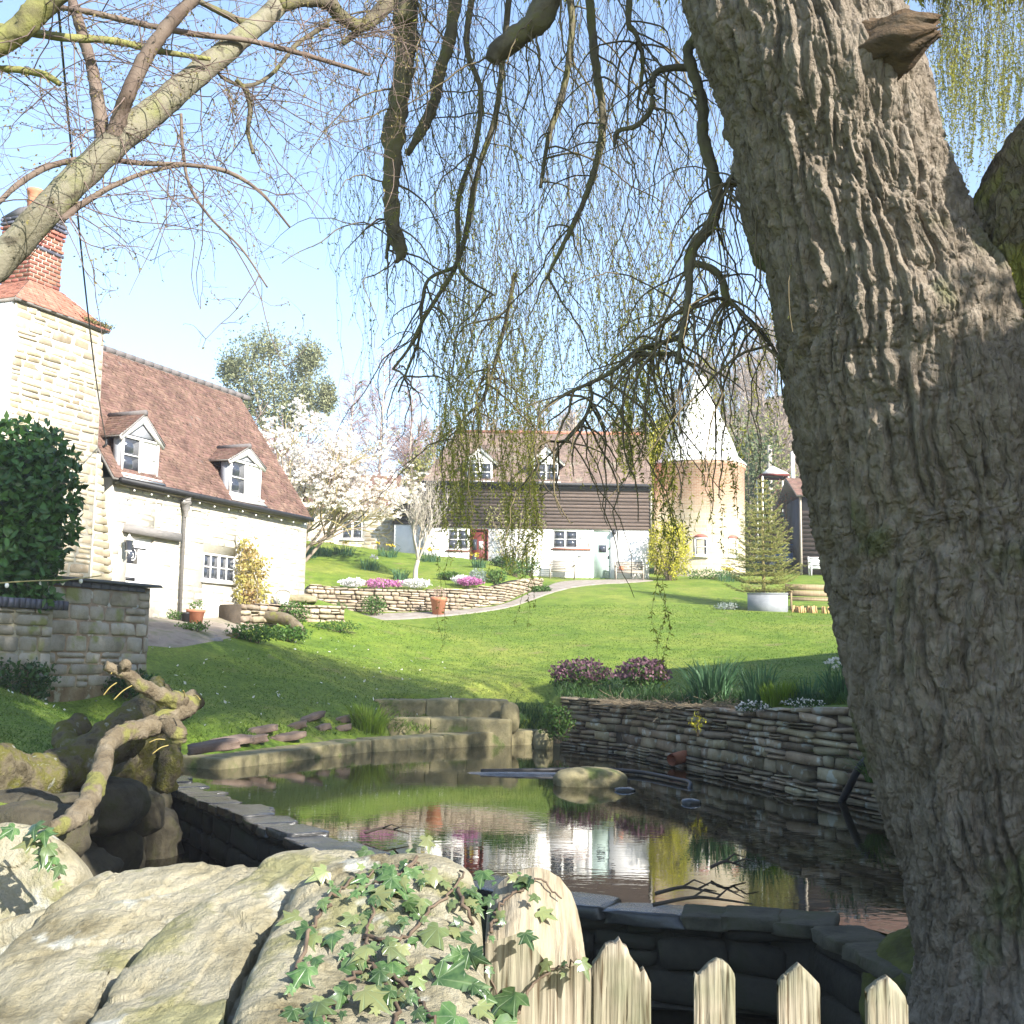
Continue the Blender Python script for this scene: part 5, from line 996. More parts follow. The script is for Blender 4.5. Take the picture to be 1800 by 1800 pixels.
iv = thing('ivy', 'ivy with dark green lobed leaves trailing over the sandstone and gate post', 'ivy', P(700, 1790, 1.5)-[0, 0, .1])
from mathutils.bvhtree import BVHTree
def _bvh():
    V = []; F = []; n = 0
    for o in list(fw.children)+list(gp.children)+list(pf.children):
        w_ = WL[o.name]
        if o.scale[0] != 1 or o.name.startswith('stone'): continue
        V += [tuple(np.array(v.co)+w_) for v in o.data.vertices]; F += [tuple(i+n for i in q_.vertices) for q_ in o.data.polygons]; n = len(V)
    return BVHTree.FromPolygons(V, F)
_bv = _bvh()
def Dsurf(px, py):             # depth of the near stones and post at this pixel
    d = ray(px, py); hit = _bv.ray_cast(Vector((0, 0, H)), Vector(d))
    return hit[0].y if hit[0] is not None and hit[0].y < 1.95 else 1.66
stems = [[(560,1800), (600,1740), (640,1690), (648,1640), (660,1590), (690,1545), (740,1512)], [(520,1720), (545,1640), (575,1590), (610,1555), (660,1530), (700,1520)], [(700,1800), (690,1750), (650,1700), (640,1650)], [(640,1640), (700,1650), (760,1600), (800,1560), (815,1530)],
         [(650,1700), (720,1740), (760,1790), (800,1830)], [(800,1560), (830,1620), (850,1690), (880,1760)], [(860,1640), (880,1590), (920,1560), (950,1545), (985,1580)], [(735,1510), (690,1545), (640,1560)], [(900,1800), (930,1740), (975,1700), (1010,1690)]]
q = MB()
for s in stems:
    p = smooth_path([P(a, b, Dsurf(a, b)-.012) for a, b in s], 8); p = p+rng.normal(0, .002, p.shape); q.tube(p, np.linspace(.0026, .0012, len(p)), 6)
q.build('stem', m_stem, iv, smooth=True)
lv = []; r = random.Random(12)
for s in stems:
    sp_ = smooth_path([(a, b, 0) for a, b in s], 6)
    for p in sp_[::2]:
        for _ in range(2 if r.random() < .45 else 1): lv.append((p[0]+r.gauss(0, 24), p[1]+r.gauss(0, 22), r.uniform(12, 42)))
lv += [(830,1740,108), (770,1720,80), (870,1800,98), (905,1745,70), (800,1785,85), (770,1630,58), (740,1580,55), (700,1560,52), (560,1760,66), (540,1700,50), (640,1740,60), (600,1700,50), (690,1690,60), (980,1760,40), (1005,1700,38), (870,1600,36), (950,1600,34), (735,1650,55), (810,1640,44), (690,1750,55), (620,1610,42), (585,1640,42), (660,1570,44), (550,1790,60)]
for a, b, s in lv:
    if b > 1860 or a > 1035 or (a > 880 and b > 1560 and r.random() < .62): continue
    if 860 < a and b < 1585: s *= .7
    D = Dsurf(a, b)-r.uniform(.008, .04); c = P(a, b, D); up = Vector((r.gauss(0, .35), -.72+r.gauss(0, .25), .72+r.gauss(0, .3))).normalized()
    ax = Vector((r.gauss(0, .8), r.gauss(-.25, .3), -1+r.gauss(0, .6))); ax = (ax-up*ax.dot(up)).normalized(); x = ax.cross(up).normalized(); m = Matrix((x, ax, up)).transposed(); o = obj('leaf', IVM[r.randrange(5)], None, iv, c, m.to_euler(), (s*pxm(D),)*3)
iv2 = thing('ivy', 'short ivy sprig hanging on the leftmost round sandstone block', 'ivy', P(80, 1480, 1.8))
q = MB(); p = smooth_path([P(a, b, 1.80) for a, b in ((60,1450), (75,1480), (90,1510), (105,1545))], 8); q.tube(p, .0022, 6); q.build('stem', m_stem, iv2)
for a, b, s in ((25,1455,34), (62,1448,38), (78,1458,40), (60,1478,36), (84,1484,40), (96,1505,40), (108,1520,30), (78,1500,30), (100,1550,20)):
    D = 1.77; c = P(a, b, D); up = Vector((r.gauss(0, .3), -.7, .7+r.gauss(0, .2))).normalized(); ax = Vector((r.gauss(0, .9), -.2, -1)); ax = (ax-up*ax.dot(up)).normalized(); x = ax.cross(up).normalized(); obj('leaf', IVM[r.randrange(5)], None, iv2, c, Matrix((x, ax, up)).transposed().to_euler(), (s*pxm(D),)*3)
# ------------------------------------------------------------------ dead wood on the left bank
dw1 = thing('dead_branch', 'pale crooked sawn branch leaning up out of the dead wood pile', 'branch', P(172, 1420, 8.4))
q = MB(); log(q, [(95,1458,7.6), (130,1440,7.9), (160,1400,8.2), (178,1350,8.6), (190,1310,8.9), (215,1290,9.1), (262,1278,9.4), (300,1262,9.6), (325,1242,9.7), (345,1226,9.8)], [14, 17, 18, 17, 16, 17, 18, 19, 18, 17], amp=.24, n=28, k=14); q.build('limb', m_log, dw1, smooth=True)
q = MB(); log(q, [(322,1234,9.65), (290,1226,9.5), (250,1206,9.3), (222,1186,9.2), (185,1170,9.1)], [15, 14, 13, 11, 8], amp=.26, n=24, k=12, seed=3); log(q, [(290,1268,9.5), (312,1290,9.4), (313,1306,9.4)], [18, 16, 13], amp=.12, seed=5); log(q, [(212,1184,9.2), (222,1170,9.15), (216,1168,9.1)], [11, 9, 9], amp=.3); q.build('stub', m_log, dw1, smooth=True)
m_ltwig = M('yellow_lichen_twig', [(.20, .15, .04), (.28, .23, .08)], 9, .8, 0)
for a, b, c, d in ((205,1200,182,1222), (232,1205,200,1230), (290,1300,262,1305), (296,1310,268,1325), (340,1222,352,1230), (325,1226,322,1214), (205,1172,195,1185)): q = MB(); q.tube(smooth_path([P(a, b, 9.2), P((a+c)/2, (b+d)/2-3, 9.15), P(c, d, 9.1)], 4), .0045, 5); q.build('twig', m_ltwig, dw1)
dw2 = thing('mossy_log', 'big mossy fallen trunk lying in the dead wood pile on the left bank', 'log', P(100, 1390, 11.5))
q = MB(); log(q, [(-60,1350,10.6), (0,1358,11), (50,1372,11.3), (100,1362,11.6), (160,1330,12), (215,1290,12.4), (262,1250,12.8), (285,1215,13.2)], [50, 48, 42, 40, 42, 40, 32, 20], amp=.22, n=36, k=14, fs=7, seed=8); q.build('trunk', m_moslog, dw2, smooth=True)
q = MB(); log(q, [(150,1330,12), (110,1300,12.4), (140,1278,12.8)], [22, 20, 24], amp=.3, n=20, seed=12); log(q, [(262,1250,12.8), (280,1215,13), (272,1196,13.1)], [20, 16, 10], amp=.35, seed=14); q.build('stub', m_moslog, dw2, smooth=True)
dw3 = thing('tree_stump', 'dark gnarled root stump at the left end of the dam', 'stump', P(255, 1385, 14))
q = MB(); log(q, [(262,1395,14), (258,1350,14), (250,1300,14.1), (262,1262,14.2)], [46, 44, 50, 30], amp=.35, n=40, k=16, fs=6, seed=21); log(q, [(292,1300,14), (300,1345,13.8), (285,1390,13.8)], [18, 22, 16], amp=.4, seed=23); log(q, [(225,1300,13.8), (215,1350,13.5), (205,1390,13.5)], [18, 24, 20], amp=.4, seed=25); q.build('root', m_moslog, dw3, smooth=True)
log_thing('log', 'thin grey log lying behind the mossy fallen trunk', 'log', [(25,1325,15), (80,1302,15.4), (150,1272,15.8)], [14, 20, 15], m_beam, amp=.25)
m_shaderock = M('shade_toned_mossy_rock', [(.028, .024, .015), (.06, .052, .034), (.045, .046, .016)], 4, .95, .8, 30)  # mossy rock tone darkened to carry the shade under the dead wood
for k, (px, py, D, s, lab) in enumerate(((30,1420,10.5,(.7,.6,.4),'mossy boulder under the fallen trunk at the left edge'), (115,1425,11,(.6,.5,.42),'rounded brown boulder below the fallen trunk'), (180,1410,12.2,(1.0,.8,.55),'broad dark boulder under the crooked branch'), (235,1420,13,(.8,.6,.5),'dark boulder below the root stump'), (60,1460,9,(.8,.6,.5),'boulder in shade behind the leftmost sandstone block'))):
    boulder('boulder', lab, 'boulder', P(px, py, D)-[0, 0, .05], s, m_shaderock, 40+k, k*.7, rough=.22)

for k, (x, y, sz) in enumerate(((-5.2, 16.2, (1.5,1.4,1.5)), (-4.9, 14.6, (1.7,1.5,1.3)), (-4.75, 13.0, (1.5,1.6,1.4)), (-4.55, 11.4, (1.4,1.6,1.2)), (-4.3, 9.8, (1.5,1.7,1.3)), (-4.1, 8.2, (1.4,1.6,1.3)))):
    boulder('bank_boulder', ['dark boulder of the stream bank just below the root stump', 'dark bank boulder second below the root stump', 'dark bank boulder under the middle of the crooked branch', 'dark bank boulder under the lower crooked branch', 'dark bank boulder behind the leftmost round sandstone block', 'dark bank boulder hidden behind the near wall at the left'][k], 'boulder', (x, y, -.62), sz, m_shaderock, 140+k, k*.9, 'boulders of the stream bank', rough=.3, sq=3.5)
# ------------------------------------------------------------------ the big willow on the right
m_bark = M('willow_bark', [(.122, .099, .071), (.208, .171, .129), (.275, .234, .183)], 9, .95, 1., 38, dist=.03, lichen=((.135, .135, .065), 1.6, .60))
m_barkm = M('mossy_willow_bark', [(.10, .08, .05), (.17, .14, .09), (.15, .15, .035)], 3.5, .95, 1., 38, dist=.035, lichen=((.24, .235, .045), 2.2, .50))
m_rawwood = M('broken_heartwood', [(.04, .03, .02), (.115, .075, .042), (.06, .047, .03)], 11, .9, 1., 50, stretch=(.4, 1, 1), dist=.03)
m_wbranch = M('willow_branch', [(.060, .050, .034), (.11, .095, .06), (.12, .12, .035)], 5, .9, .5, 40)
m_wtwig = M('willow_twig', [(.085, .065, .035), (.14, .11, .055)], 1.5, .7, 0, var=.3)
m_wleaf = M('willow_leaf', [(.20, .225, .030), (.29, .30, .05), (.36, .34, .08)], .7, .6, 0, var=.25, trans=.6)
def crack_bump(m, sc_, st):
    N = m.node_tree.nodes; L = m.node_tree.links; b = N['Principled BSDF']; old = b.inputs['Normal'].links[0].from_socket; geo = N.new('ShaderNodeNewGeometry'); mp = N.new('ShaderNodeMapping'); mp.inputs['Scale'].default_value = (1, 1, .30); L.new(geo.outputs['Position'], mp.inputs[0])
    nz = N.new('ShaderNodeTexNoise'); nz.inputs['Scale'].default_value = 9; nz.inputs['Detail'].default_value = 3; L.new(mp.outputs[0], nz.inputs['Vector']); mx = N.new('ShaderNodeMixRGB'); mx.blend_type = 'ADD'; mx.inputs[0].default_value = .12; L.new(mp.outputs[0], mx.inputs[1]); L.new(nz.outputs['Color'], mx.inputs[2])
    v = N.new('ShaderNodeTexVoronoi'); v.feature = 'DISTANCE_TO_EDGE'; v.inputs['Scale'].default_value = sc_; L.new(mx.outputs[0], v.inputs['Vector']); r = N.new('ShaderNodeMapRange'); r.inputs[2].default_value = .16; L.new(v.outputs['Distance'], r.inputs[0])
    bp = N.new('ShaderNodeBump'); bp.inputs['Strength'].default_value = st; bp.inputs['Distance'].default_value = .022; L.new(r.outputs[0], bp.inputs['Height']); L.new(old, bp.inputs['Normal']); L.new(bp.outputs[0], b.inputs['Normal'])
crack_bump(m_bark, 19, .6); crack_bump(m_barkm, 24, .9)
wt = thing('willow_tree', 'huge old weeping willow with deeply furrowed bark leaning in from the right', 'tree', P(1780, 1790, 6.4))
def bark_limb(px, nring, nsp, seed, fscale=1., amp=1., lumps=(), flare=0):
    """px: (px, py, D, half-width px) along the axis -> furrowed closed tube"""
    w = smooth_path([P(a, b, d) for a, b, d, _ in px], 12); r = smooth_path([(c*pxm(d), 0, 0) for _, _, d, c in px], 12)[:, 0]
    s = np.concatenate([[0], np.cumsum(np.linalg.norm(np.diff(w, axis=0), axis=1))]); t = np.linspace(0, s[-1], nring)
    A = np.stack([np.interp(t, s, w[:, k]) for k in range(3)], 1); rr = np.interp(t, s, r); T = np.gradient(A, axis=0); T /= np.linalg.norm(T, axis=1)[:, None]
    X = np.cross(T, np.array([0, 1., 0])); X /= np.linalg.norm(X, axis=1)[:, None]; Y = np.cross(X, T)
    # more spokes on the camera side
    u = np.linspace(0, 1, nsp, endpoint=False); th = 2*math.pi*u + .55*np.sin(2*math.pi*u)
    th = th+math.pi/2                                         # dense zone around -Y
    ct, st_ = np.cos(th)[None], np.sin(th)[None]; tw = .22*t[:, None]
    R0 = rr.mean(); q = np.stack([np.cos(th[None]+tw)*R0, np.sin(th[None]+tw)*R0, t[:, None]+0*ct], -1)
    wq = np.stack([fbm(q*2.2+seed, 3), fbm(q*2.2+seed+31, 3), fbm(q*1.5+seed+57, 3)], -1)*np.array([.055, .055, .2])
    f = np.array([12.5, 12.5, 1.9])*fscale; n1 = noise((q+wq)*f+seed); n2 = noise((q+wq*1.4)*f*np.array([1.9, 1.9, 2.3])+seed+9)
    n3 = noise((q+wq*1.6)*np.array([8., 8, 11])+seed+40); n4 = noise((q+wq*1.2)*np.array([26., 26, 9])+seed+60)
    dsp = -.040*np.clip(1-np.abs(n1)/.22, 0, 1)**.8-.014*np.clip(1-np.abs(n2)/.2, 0, 1)**.7-.012*np.clip(1-np.abs(n3)/.07, 0, 1)**.8-.007*np.clip(1-np.abs(n4)/.14, 0, 1)+.026*fbm(q*np.array([2.2, 2.2, 1.1])+seed+3, 3)+.008*fbm(q*np.array([40, 40, 24.]), 4)
    dsp = dsp*amp; L = rr[:, None]+dsp*np.clip(rr[:, None]/.5, .35, 1.2)
    for (lp, ly, ld, lr, la) in lumps:
        c = P(lp, ly, ld); pos = A[:, None]+X[:, None]*(ct*L)[..., None]+Y[:, None]*(st_*L)[..., None]; L = L+la*np.exp(-((pos-c)**2).sum(-1)/lr**2)
    if flare: L = L*(1+flare*sstep(t[-1]-.9, t[-1], t)[:, None]*(.5+.9*np.clip(noise(np.stack([np.cos(th)*1.3, np.sin(th)*1.3, 0*th], -1)+3)[None]*2, -1, 1)))
    V = A[:, None]+X[:, None]*(ct*L)[..., None]+Y[:, None]*(st_*L)[..., None]; idx = np.arange(nring*nsp).reshape(nring, nsp); i2 = np.roll(idx, -1, 1)
    return V.reshape(-1, 3), np.stack([idx[:-1], idx[1:], i2[1:], i2[:-1]], -1).reshape(-1, 4)
V, Q = bark_limb([(1260,-620,6.6,150), (1300,-350,6.3,170), (1345,-120,6.15,182), (1383,0,6.1,188), (1440,150,6.1,190), (1478,300,6.15,190), (1518,420,6.2,196), (1566,540,6.25,216), (1592,640,6.3,222), (1623,760,6.35,228), (1662,900,6.4,232), (1692,1020,6.4,232), (1710,1130,6.4,230), (1735,1260,6.4,225), (1770,1380,6.4,215), (1802,1480,6.4,212), (1830,1580,6.4,225), (1862,1690,6.4,252), (1890,1810,6.4,300), (1905,1960,6.4,360)], 1000, 400, 2.,
                 lumps=((1330,120,5.6,.16,.07), (1440,70,5.55,.2,.09), (1395,190,5.6,.14,.05), (1500,130,5.7,.20,.11), (1290,30,5.8,.2,.06), (1480,330,5.6,.12,.035), (1720,700,5.9,.25,.08), (1700,1500,5.8,.25,.05)), flare=.12)
tr = obj('trunk', mk_mesh('trunk', V-wloc(wt), Q, None, True), m_bark, wt)
V, Q = bark_limb([(1700,780,6.45,90), (1752,640,6.35,140), (1806,480,6.15,152), (1886,330,5.85,150), (1990,180,5.5,142), (2120,20,5.1,130), (2300,-180,4.8,110), (2420,-420,4.7,80)], 420, 240, 7.3, 1.25, .9)
obj('limb', mk_mesh('limb', V-wloc(wt), Q, None, True), m_barkm, wt)
V, Q = bark_limb([(1262,-600,6.6,120), (1180,-760,7.0,110), (1000,-830,7.8,95), (740,-800,8.8,80), (430,-720,9.8,60), (150,-560,10.5,30)], 160, 60, 11.3, 1.2, .8); obj('limb', mk_mesh('limb', V-wloc(wt), Q, None, True), m_barkm, wt)
V, Q = bark_limb([(1262,-600,6.6,120), (1400,-850,7.0,110), (1700,-1050,7.5,95), (2100,-1100,8.2,70)], 120, 60, 15.3, 1.2, .8); obj('limb', mk_mesh('limb', V-wloc(wt), Q, None, True), m_barkm, wt)
# broken stub at the top right of the trunk
q = MB(); pth = [(1490,105,5.8), (1548,84,5.62), (1595,66,5.5), (1645,50,5.42)]; w = smooth_path([P(*p) for p in pth], 10); rr = np.interp(np.linspace(0, 1, len(w)), [0, .35, .7, 1], [70, 62, 48, 17])*pxm(5.6)
V, Q = tubes(w[None], rr[None], 40); c = np.repeat(w, 40, 0); d = V-c; ang = np.tile(np.arange(40), len(w))/40*6.283; k_ = np.repeat(np.linspace(0, 1, len(w)), 40)
V = c+d*(1+.55*fbm(np.stack([np.cos(ang)*2.2, np.sin(ang)*2.2, k_*1.2], -1)+5, 4))[:, None]+(w[-1]-w[0])*(.22*k_*noise(np.stack([np.cos(ang)*3, np.sin(ang)*3, 0*ang], -1)+8))[:, None]; q.add(np.vstack([V, w[-1]-(w[-1]-w[0])*.1]), Q, [(len(V), (len(w)-1)*40+j, (len(w)-1)*40+(j+1) % 40) for j in range(40)])
q.build('broken_stub', m_rawwood, wt, smooth=False)
def wbranch(pts, rad, mat=m_wbranch, amp=.22, n=16, seed=0., name='branch', parent=wt, k=8):
    q = MB(); log(q, pts, rad, n=n, k=k, amp=amp, fs=6, seed=seed); return q.build(name, mat, parent, smooth=True)
def D8(l, D): return [(a, b, D) for a, b in l]
BR = [(D8([(690,-300), (705,-80), (712,60), (708,130), (700,185), (692,240), (690,290), (688,345), (692,400), (705,440), (696,462)], 8.2), [30, 25, 22, 17, 19, 22, 17, 14, 14, 12, 3]),
 (D8([(715,-120), (720,-30), (712,40)], 8.1), [20, 20, 17]),
 (D8([(690,300), (688,385), (684,420), (678,455)], 8.25), [5, 7, 6, 2]),
 (D8([(840,-200), (806,-30), (790,70), (772,130), (760,190), (738,235), (716,272)], 8.6), [17, 15, 14, 14, 13, 12, 7]),
 (D8([(1010,-160), (960,10), (915,60), (878,88), (864,108)], 7.2), [30, 26, 22, 20, 12]),
 (D8([(1250,30), (1222,70), (1208,90), (1218,125), (1235,180), (1236,240), (1252,300), (1262,350), (1250,395), (1222,430), (1212,460), (1210,520), (1200,580), (1190,640)], 6.6), [12, 13, 12, 13, 13, 14, 14, 14, 14, 13, 12, 8, 7, 4]),
 (D8([(1225,118), (1165,122), (1148,140), (1145,190), (1120,220), (1085,232), (1080,258)], 6.8), [10, 8, 7, 7, 6, 6, 3]),
 (D8([(1218,462), (1250,472), (1268,490), (1275,520), (1278,540)], 6.6), [8, 9, 9, 9, 5]), (D8([(1272,520), (1300,545), (1330,580), (1358,608)], 6.6), [6, 5, 5, 4]), (D8([(1262,512), (1225,530), (1205,560)], 6.7), [5, 4, 3]),
 (D8([(1200,590), (1165,602), (1130,612), (1105,628), (1080,650), (1045,670), (1000,690), (958,715)], 7.0), [7, 6, 6, 6, 5, 5, 4, 3]), (D8([(1190,620), (1160,622), (1105,624)], 7.0), [4, 5, 5]), (D8([(1035,672), (1040,700), (1025,740), (1000,770), (980,788)], 7.2), [4, 4, 4, 3, 2]),
 (D8([(1030,-60), (1040,40), (1048,120), (1060,200), (1055,260), (1035,330), (1010,390), (985,440), (960,490)], 7.8), [11, 10, 10, 9, 9, 7, 6, 5, 3]),
 (D8([(1000,-40), (1005,60), (990,160), (965,240), (950,330)], 8.2), [9, 8, 8, 6, 4]), (D8([(900,-60), (885,90), (872,200), (840,300), (822,400), (800,470), (770,520), (745,560), (720,610), (690,650)], 8.8), [8, 7, 7, 6, 6, 6, 5, 5, 4, 3]),
 (D8([(835,-40), (820,80), (845,160), (835,260), (808,340), (805,420), (812,480), (870,520)], 8.6), [8, 7, 6, 6, 6, 5, 4, 2]), (D8([(1110,-40), (1105,40), (1118,60), (1130,110), (1120,190)], 7.4), [7, 7, 6, 5, 3]),
 (D8([(800,470), (755,490), (742,530), (738,590), (720,640), (700,690)], 8.9), [5, 4, 4, 3, 3, 2]), (D8([(1295,300), (1280,320), (1272,340)], 6.3), [7, 6, 3]), (D8([(860,640), (850,700), (812,740), (790,790)], 9), [4, 4, 3, 2]), (D8([(905,480), (890,560), (870,640), (850,700)], 9.), [5, 4, 4, 3])]
for i, (p, r_) in enumerate(BR): wbranch(p, [c*(.8 if i != 0 and r_[0] < 18 else 1) for c in r_], seed=i*2.3, amp=.3 if r_[0] > 10 else .18, n=18 if r_[0] > 10 else 8)
# drooping whips
def strands(N, xr, tr_, br, Dr, leaf, seed, wig=.05, r0=.0020, drift=.25, lsize=(.018, .034), start=.35, dens=.88):
    N = max(2, int(N*dens)) if N > 5 else N; wig = wig*2.2; lsize = (lsize[0]*1.0, lsize[1]*1.2); leaf = leaf*.85
    r = np.random.default_rng(seed); K = 20; Pt = []; lv = []; la = []; ls = []
    for i in range(N):
        x = r.uniform(*xr); yb = r.uniform(*br); yt = min(r.uniform(*tr_), yb-120); D = r.uniform(*Dr); top = P(x+r.normal(0, 25), yt, D); bot = P(x, yb, D); t = np.linspace(0, 1, K)[:, None]
        d = np.array([r.normal(0, drift), r.normal(0, drift), 0]); p = bot+(top-bot)*(1-t)+d*(1-t)**2*.6
        L = abs(top[2]-bot[2]); ph = r.uniform(0, 99); wv = np.stack([fbm(np.stack([t[:, 0]*L*1.6+ph, 0*t[:, 0], 0*t[:, 0]], -1), 3), fbm(np.stack([t[:, 0]*L*1.6+ph, 0*t[:, 0]+9, 0*t[:, 0]], -1), 3), 0*t[:, 0]], 1)*wig*2.4*(1-.6*t)
        p = p+wv; Pt.append(p)
        n = int(L*leaf*r.uniform(.5, 1.5))
        if n:
            u = start+(1-start)*r.random(n)**.7; k = u*(K-1); k0 = np.minimum(k.astype(int), K-2); f = (k-k0)[:, None]; c = p[k0]*(1-f)+p[k0+1]*f; lv.append(c); a = r.normal(0, .6, (n, 3)); a[:, 2] = -.7+r.normal(0, .45, n); la.append(a); ls.append(r.uniform(*lsize, n))
    Pt = np.array(Pt); Rd = np.broadcast_to(r0*np.linspace(1.15, .45, K), (N, K))*r.uniform(.7, 1.5, (N, 1)); return Pt, Rd, (np.concatenate(lv) if lv else np.zeros((0, 3))), (np.concatenate(la) if la else np.zeros((0, 3))), (np.concatenate(ls) if ls else np.zeros(0))
CL = [(45, (600,765), (-120,350), (420,760), (9,12), 10), (75, (765,850), (-100,480), (720,1000), (8.5,11), 50), (80, (855,960), (-100,520), (640,1030), (8.5,11), 45), (28, (885,955), (300,600), (900,1015), (8.5,10), 85), (24, (775,830), (300,600), (880,1000), (8.5,10), 85),
      (70, (960,1085), (-100,450), (640,860), (8,10.5), 32), (45, (1085,1150), (100,500), (700,850), (7.5,9), 60), (26, (1090,1145), (450,560), (740,850), (7.6,8.6), 85), (34, (1150,1205), (200,600), (780,1010), (7.2,8.6), 75), (46, (1200,1390), (100,560), (620,880), (6.9,9.5), 40), (14, (1225,1300), (300,560), (780,980), (7,8.5), 50),
      (130, (560,1290), (-160,0), (160,520), (7.5,11.5), 16), (70, (640,1280), (-60,250), (400,760), (8,12), 14), (26, (380,580), (-120,60), (120,300), (9,12), 26), (60, (620,1250), (-100,100), (250,620), (7.5,11), 30),
      (170, (1660,1850), (-200,-60), (150,330), (9,12), 75), (60, (1640,1700), (-200,-60), (90,240), (9,12), 50), (4, (885,945), (500,700), (1060,1110), (8.2,9), 40), (2, (765,785), (500,700), (1080,1140), (8.5,9), 22), (3, (1158,1166), (650,800), (1150,1235), (7.2,7.4), 70), (3, (1060,1085), (700,800), (900,1040), (7.4,8), 12)]
q = MB(); ql = MB()
for i, (N, xr, tr_, br, Dr, lf) in enumerate(CL):
    Pt, Rd, c, a, s = strands(N, xr, tr_, br, Dr, lf, 100+i, wig=.06 if i not in (15, 16) else .03, start=.3 if lf > 30 else .1); V, Q = tubes(Pt, Rd, 3); q.add(V, Q); add_leaves(ql, c, s, axis=a, aspect=.3)
# finer crooked twigs wandering off the hanging branches
Pt = []; Rd = []; K = 14; r = np.random.default_rng(77)
for i in range(420):
    p, r_ = BR[r.integers(len(BR))]; k = r.integers(len(p)-1); f = r.random(); a = np.array(p[k]); b = np.array(p[k+1]); c = P(*(a+(b-a)*f)); L = r.uniform(.25, 1.3); d = np.array([r.normal(0, .7), r.normal(0, .5), -.3+r.normal(0, .4)]); d /= np.linalg.norm(d); pts = [c]
    for j in range(K-1): d = d+np.array([r.normal(0, .22), r.normal(0, .22), -.16+r.normal(0, .16)]); d /= np.linalg.norm(d); pts.append(pts[-1]+d*L/K)
    Pt.append(pts); Rd.append(np.linspace(.006, .0022, K)*r.uniform(.6, 1.5))
V, Q = tubes(np.array(Pt), np.array(Rd), 4); q.add(V, Q); Pt = np.array(Pt); k = r.integers(4, K, 1500); c = Pt[r.integers(0, len(Pt), 1500), k]; add_leaves(ql, c, r.uniform(.015, .03, 1500), axis=np.array([0, 0, -1.])+r.normal(0, .7, (1500, 3)), aspect=.35)
q.build('hanging_twigs', m_wtwig, wt, kind='stuff'); ql.build('young_leaves', m_wleaf, wt, kind='stuff')
# the rest of the crown, overhead and out to the right
r = np.random.default_rng(9); Pt = []; q = MB(); ql = MB(); C_ = []
while len(Pt) < 1300:
    x, y = r.uniform(-5, 11), r.uniform(6.2, 17); zmin = max(5.5, 2.15+.575*y) if x < .47*y else 4.2
    z1 = r.uniform(max(zmin, 5), 13.5); z0 = max(zmin, z1-r.uniform(1, 3))
    if x > 4.5 and y < 9.8: continue
    if z1-z0 < .4 or (x-4)**2/60+(y-9)**2/70+(z1-6)**2/70 > 1: continue
    t = np.linspace(0, 1, 8)[:, None]; p = np.array([x, y, z1])*(1-t)+np.array([x, y, z0])*t; p = p+r.normal(0, .025, p.shape); Pt.append(p); n = int((z1-z0)*22); C_.append(p[r.integers(0, 8, n)]+r.normal(0, .05, (n, 3)))
n1_ = len(Pt)
while len(Pt) < n1_+5200:      # the dense top of the crown over the pond
    d_ = r.normal(size=3); d_ = d_/np.linalg.norm(d_)*r.random()**.45; x, y, z1 = (np.array([5.6, 11.8, 12.0])+d_*np.array([7.2, 5.0, 3.9])) if r.random() < .93 else (np.array([10.2, 15.6, 10.])+d_*np.array([5., 4.6, 3.8]))
    if (z1 < 2.5+.585*y and x < .47*y) or (x > 4.5 and y < 9.8): continue
    tq = (z1-.9-.4)/SUN.z; gx_, gy_ = x-SUN.x*tq, y-SUN.y*tq; pq = float(poly_sd(POND, np.array([gx_]), np.array([gy_]))[0])
    if gy_ > 19.3 and gx_ < 1.2 and -1.2 < pq < 1.9 and noise(np.array([gx_*.9, gy_*.9, 2.]))+.25 > 0: continue      # gaps in the crown
    z0 = max(2.3+.575*y if x < .47*y else 6., z1-r.uniform(.8, 2.2)); t = np.linspace(0, 1, 8)[:, None]; p = np.array([x, y, z1])*(1-t)+np.array([x, y, z0])*t; Pt.append(p+r.normal(0, .03, p.shape)); n = int((z1-z0)*26)+4; C_.append(p[r.integers(0, 8, n)]+r.normal(0, .07, (n, 3)))
V, Q = tubes(np.array(Pt), np.full((len(Pt), 8), .006), 3); q.add(V, Q); C_ = np.concatenate(C_); add_leaves(ql, C_, r.uniform(.07, .14, len(C_)), axis=np.array([0, 0, -1.])+r.normal(0, .5, C_.shape), aspect=.3)
q.build('crown_twigs', m_wtwig, wt, kind='stuff'); ql.build('crown_leaves', m_wleaf, wt, kind='stuff')
for c in (((3.2, 7.5, 7), (5.5, 9, 9), (9, 11, 9.5)), ((2.0, 7, 8.6), (1, 10, 10.5), (-2, 14, 11.5)), ((3, 7, 9), (6, 8.5, 11), (8, 13, 12))): q = MB(); p = smooth_path(c, 10); q.tube(p, np.linspace(.22, .06, len(p)), 10); q.build('limb', m_barkm, wt, smooth=True)
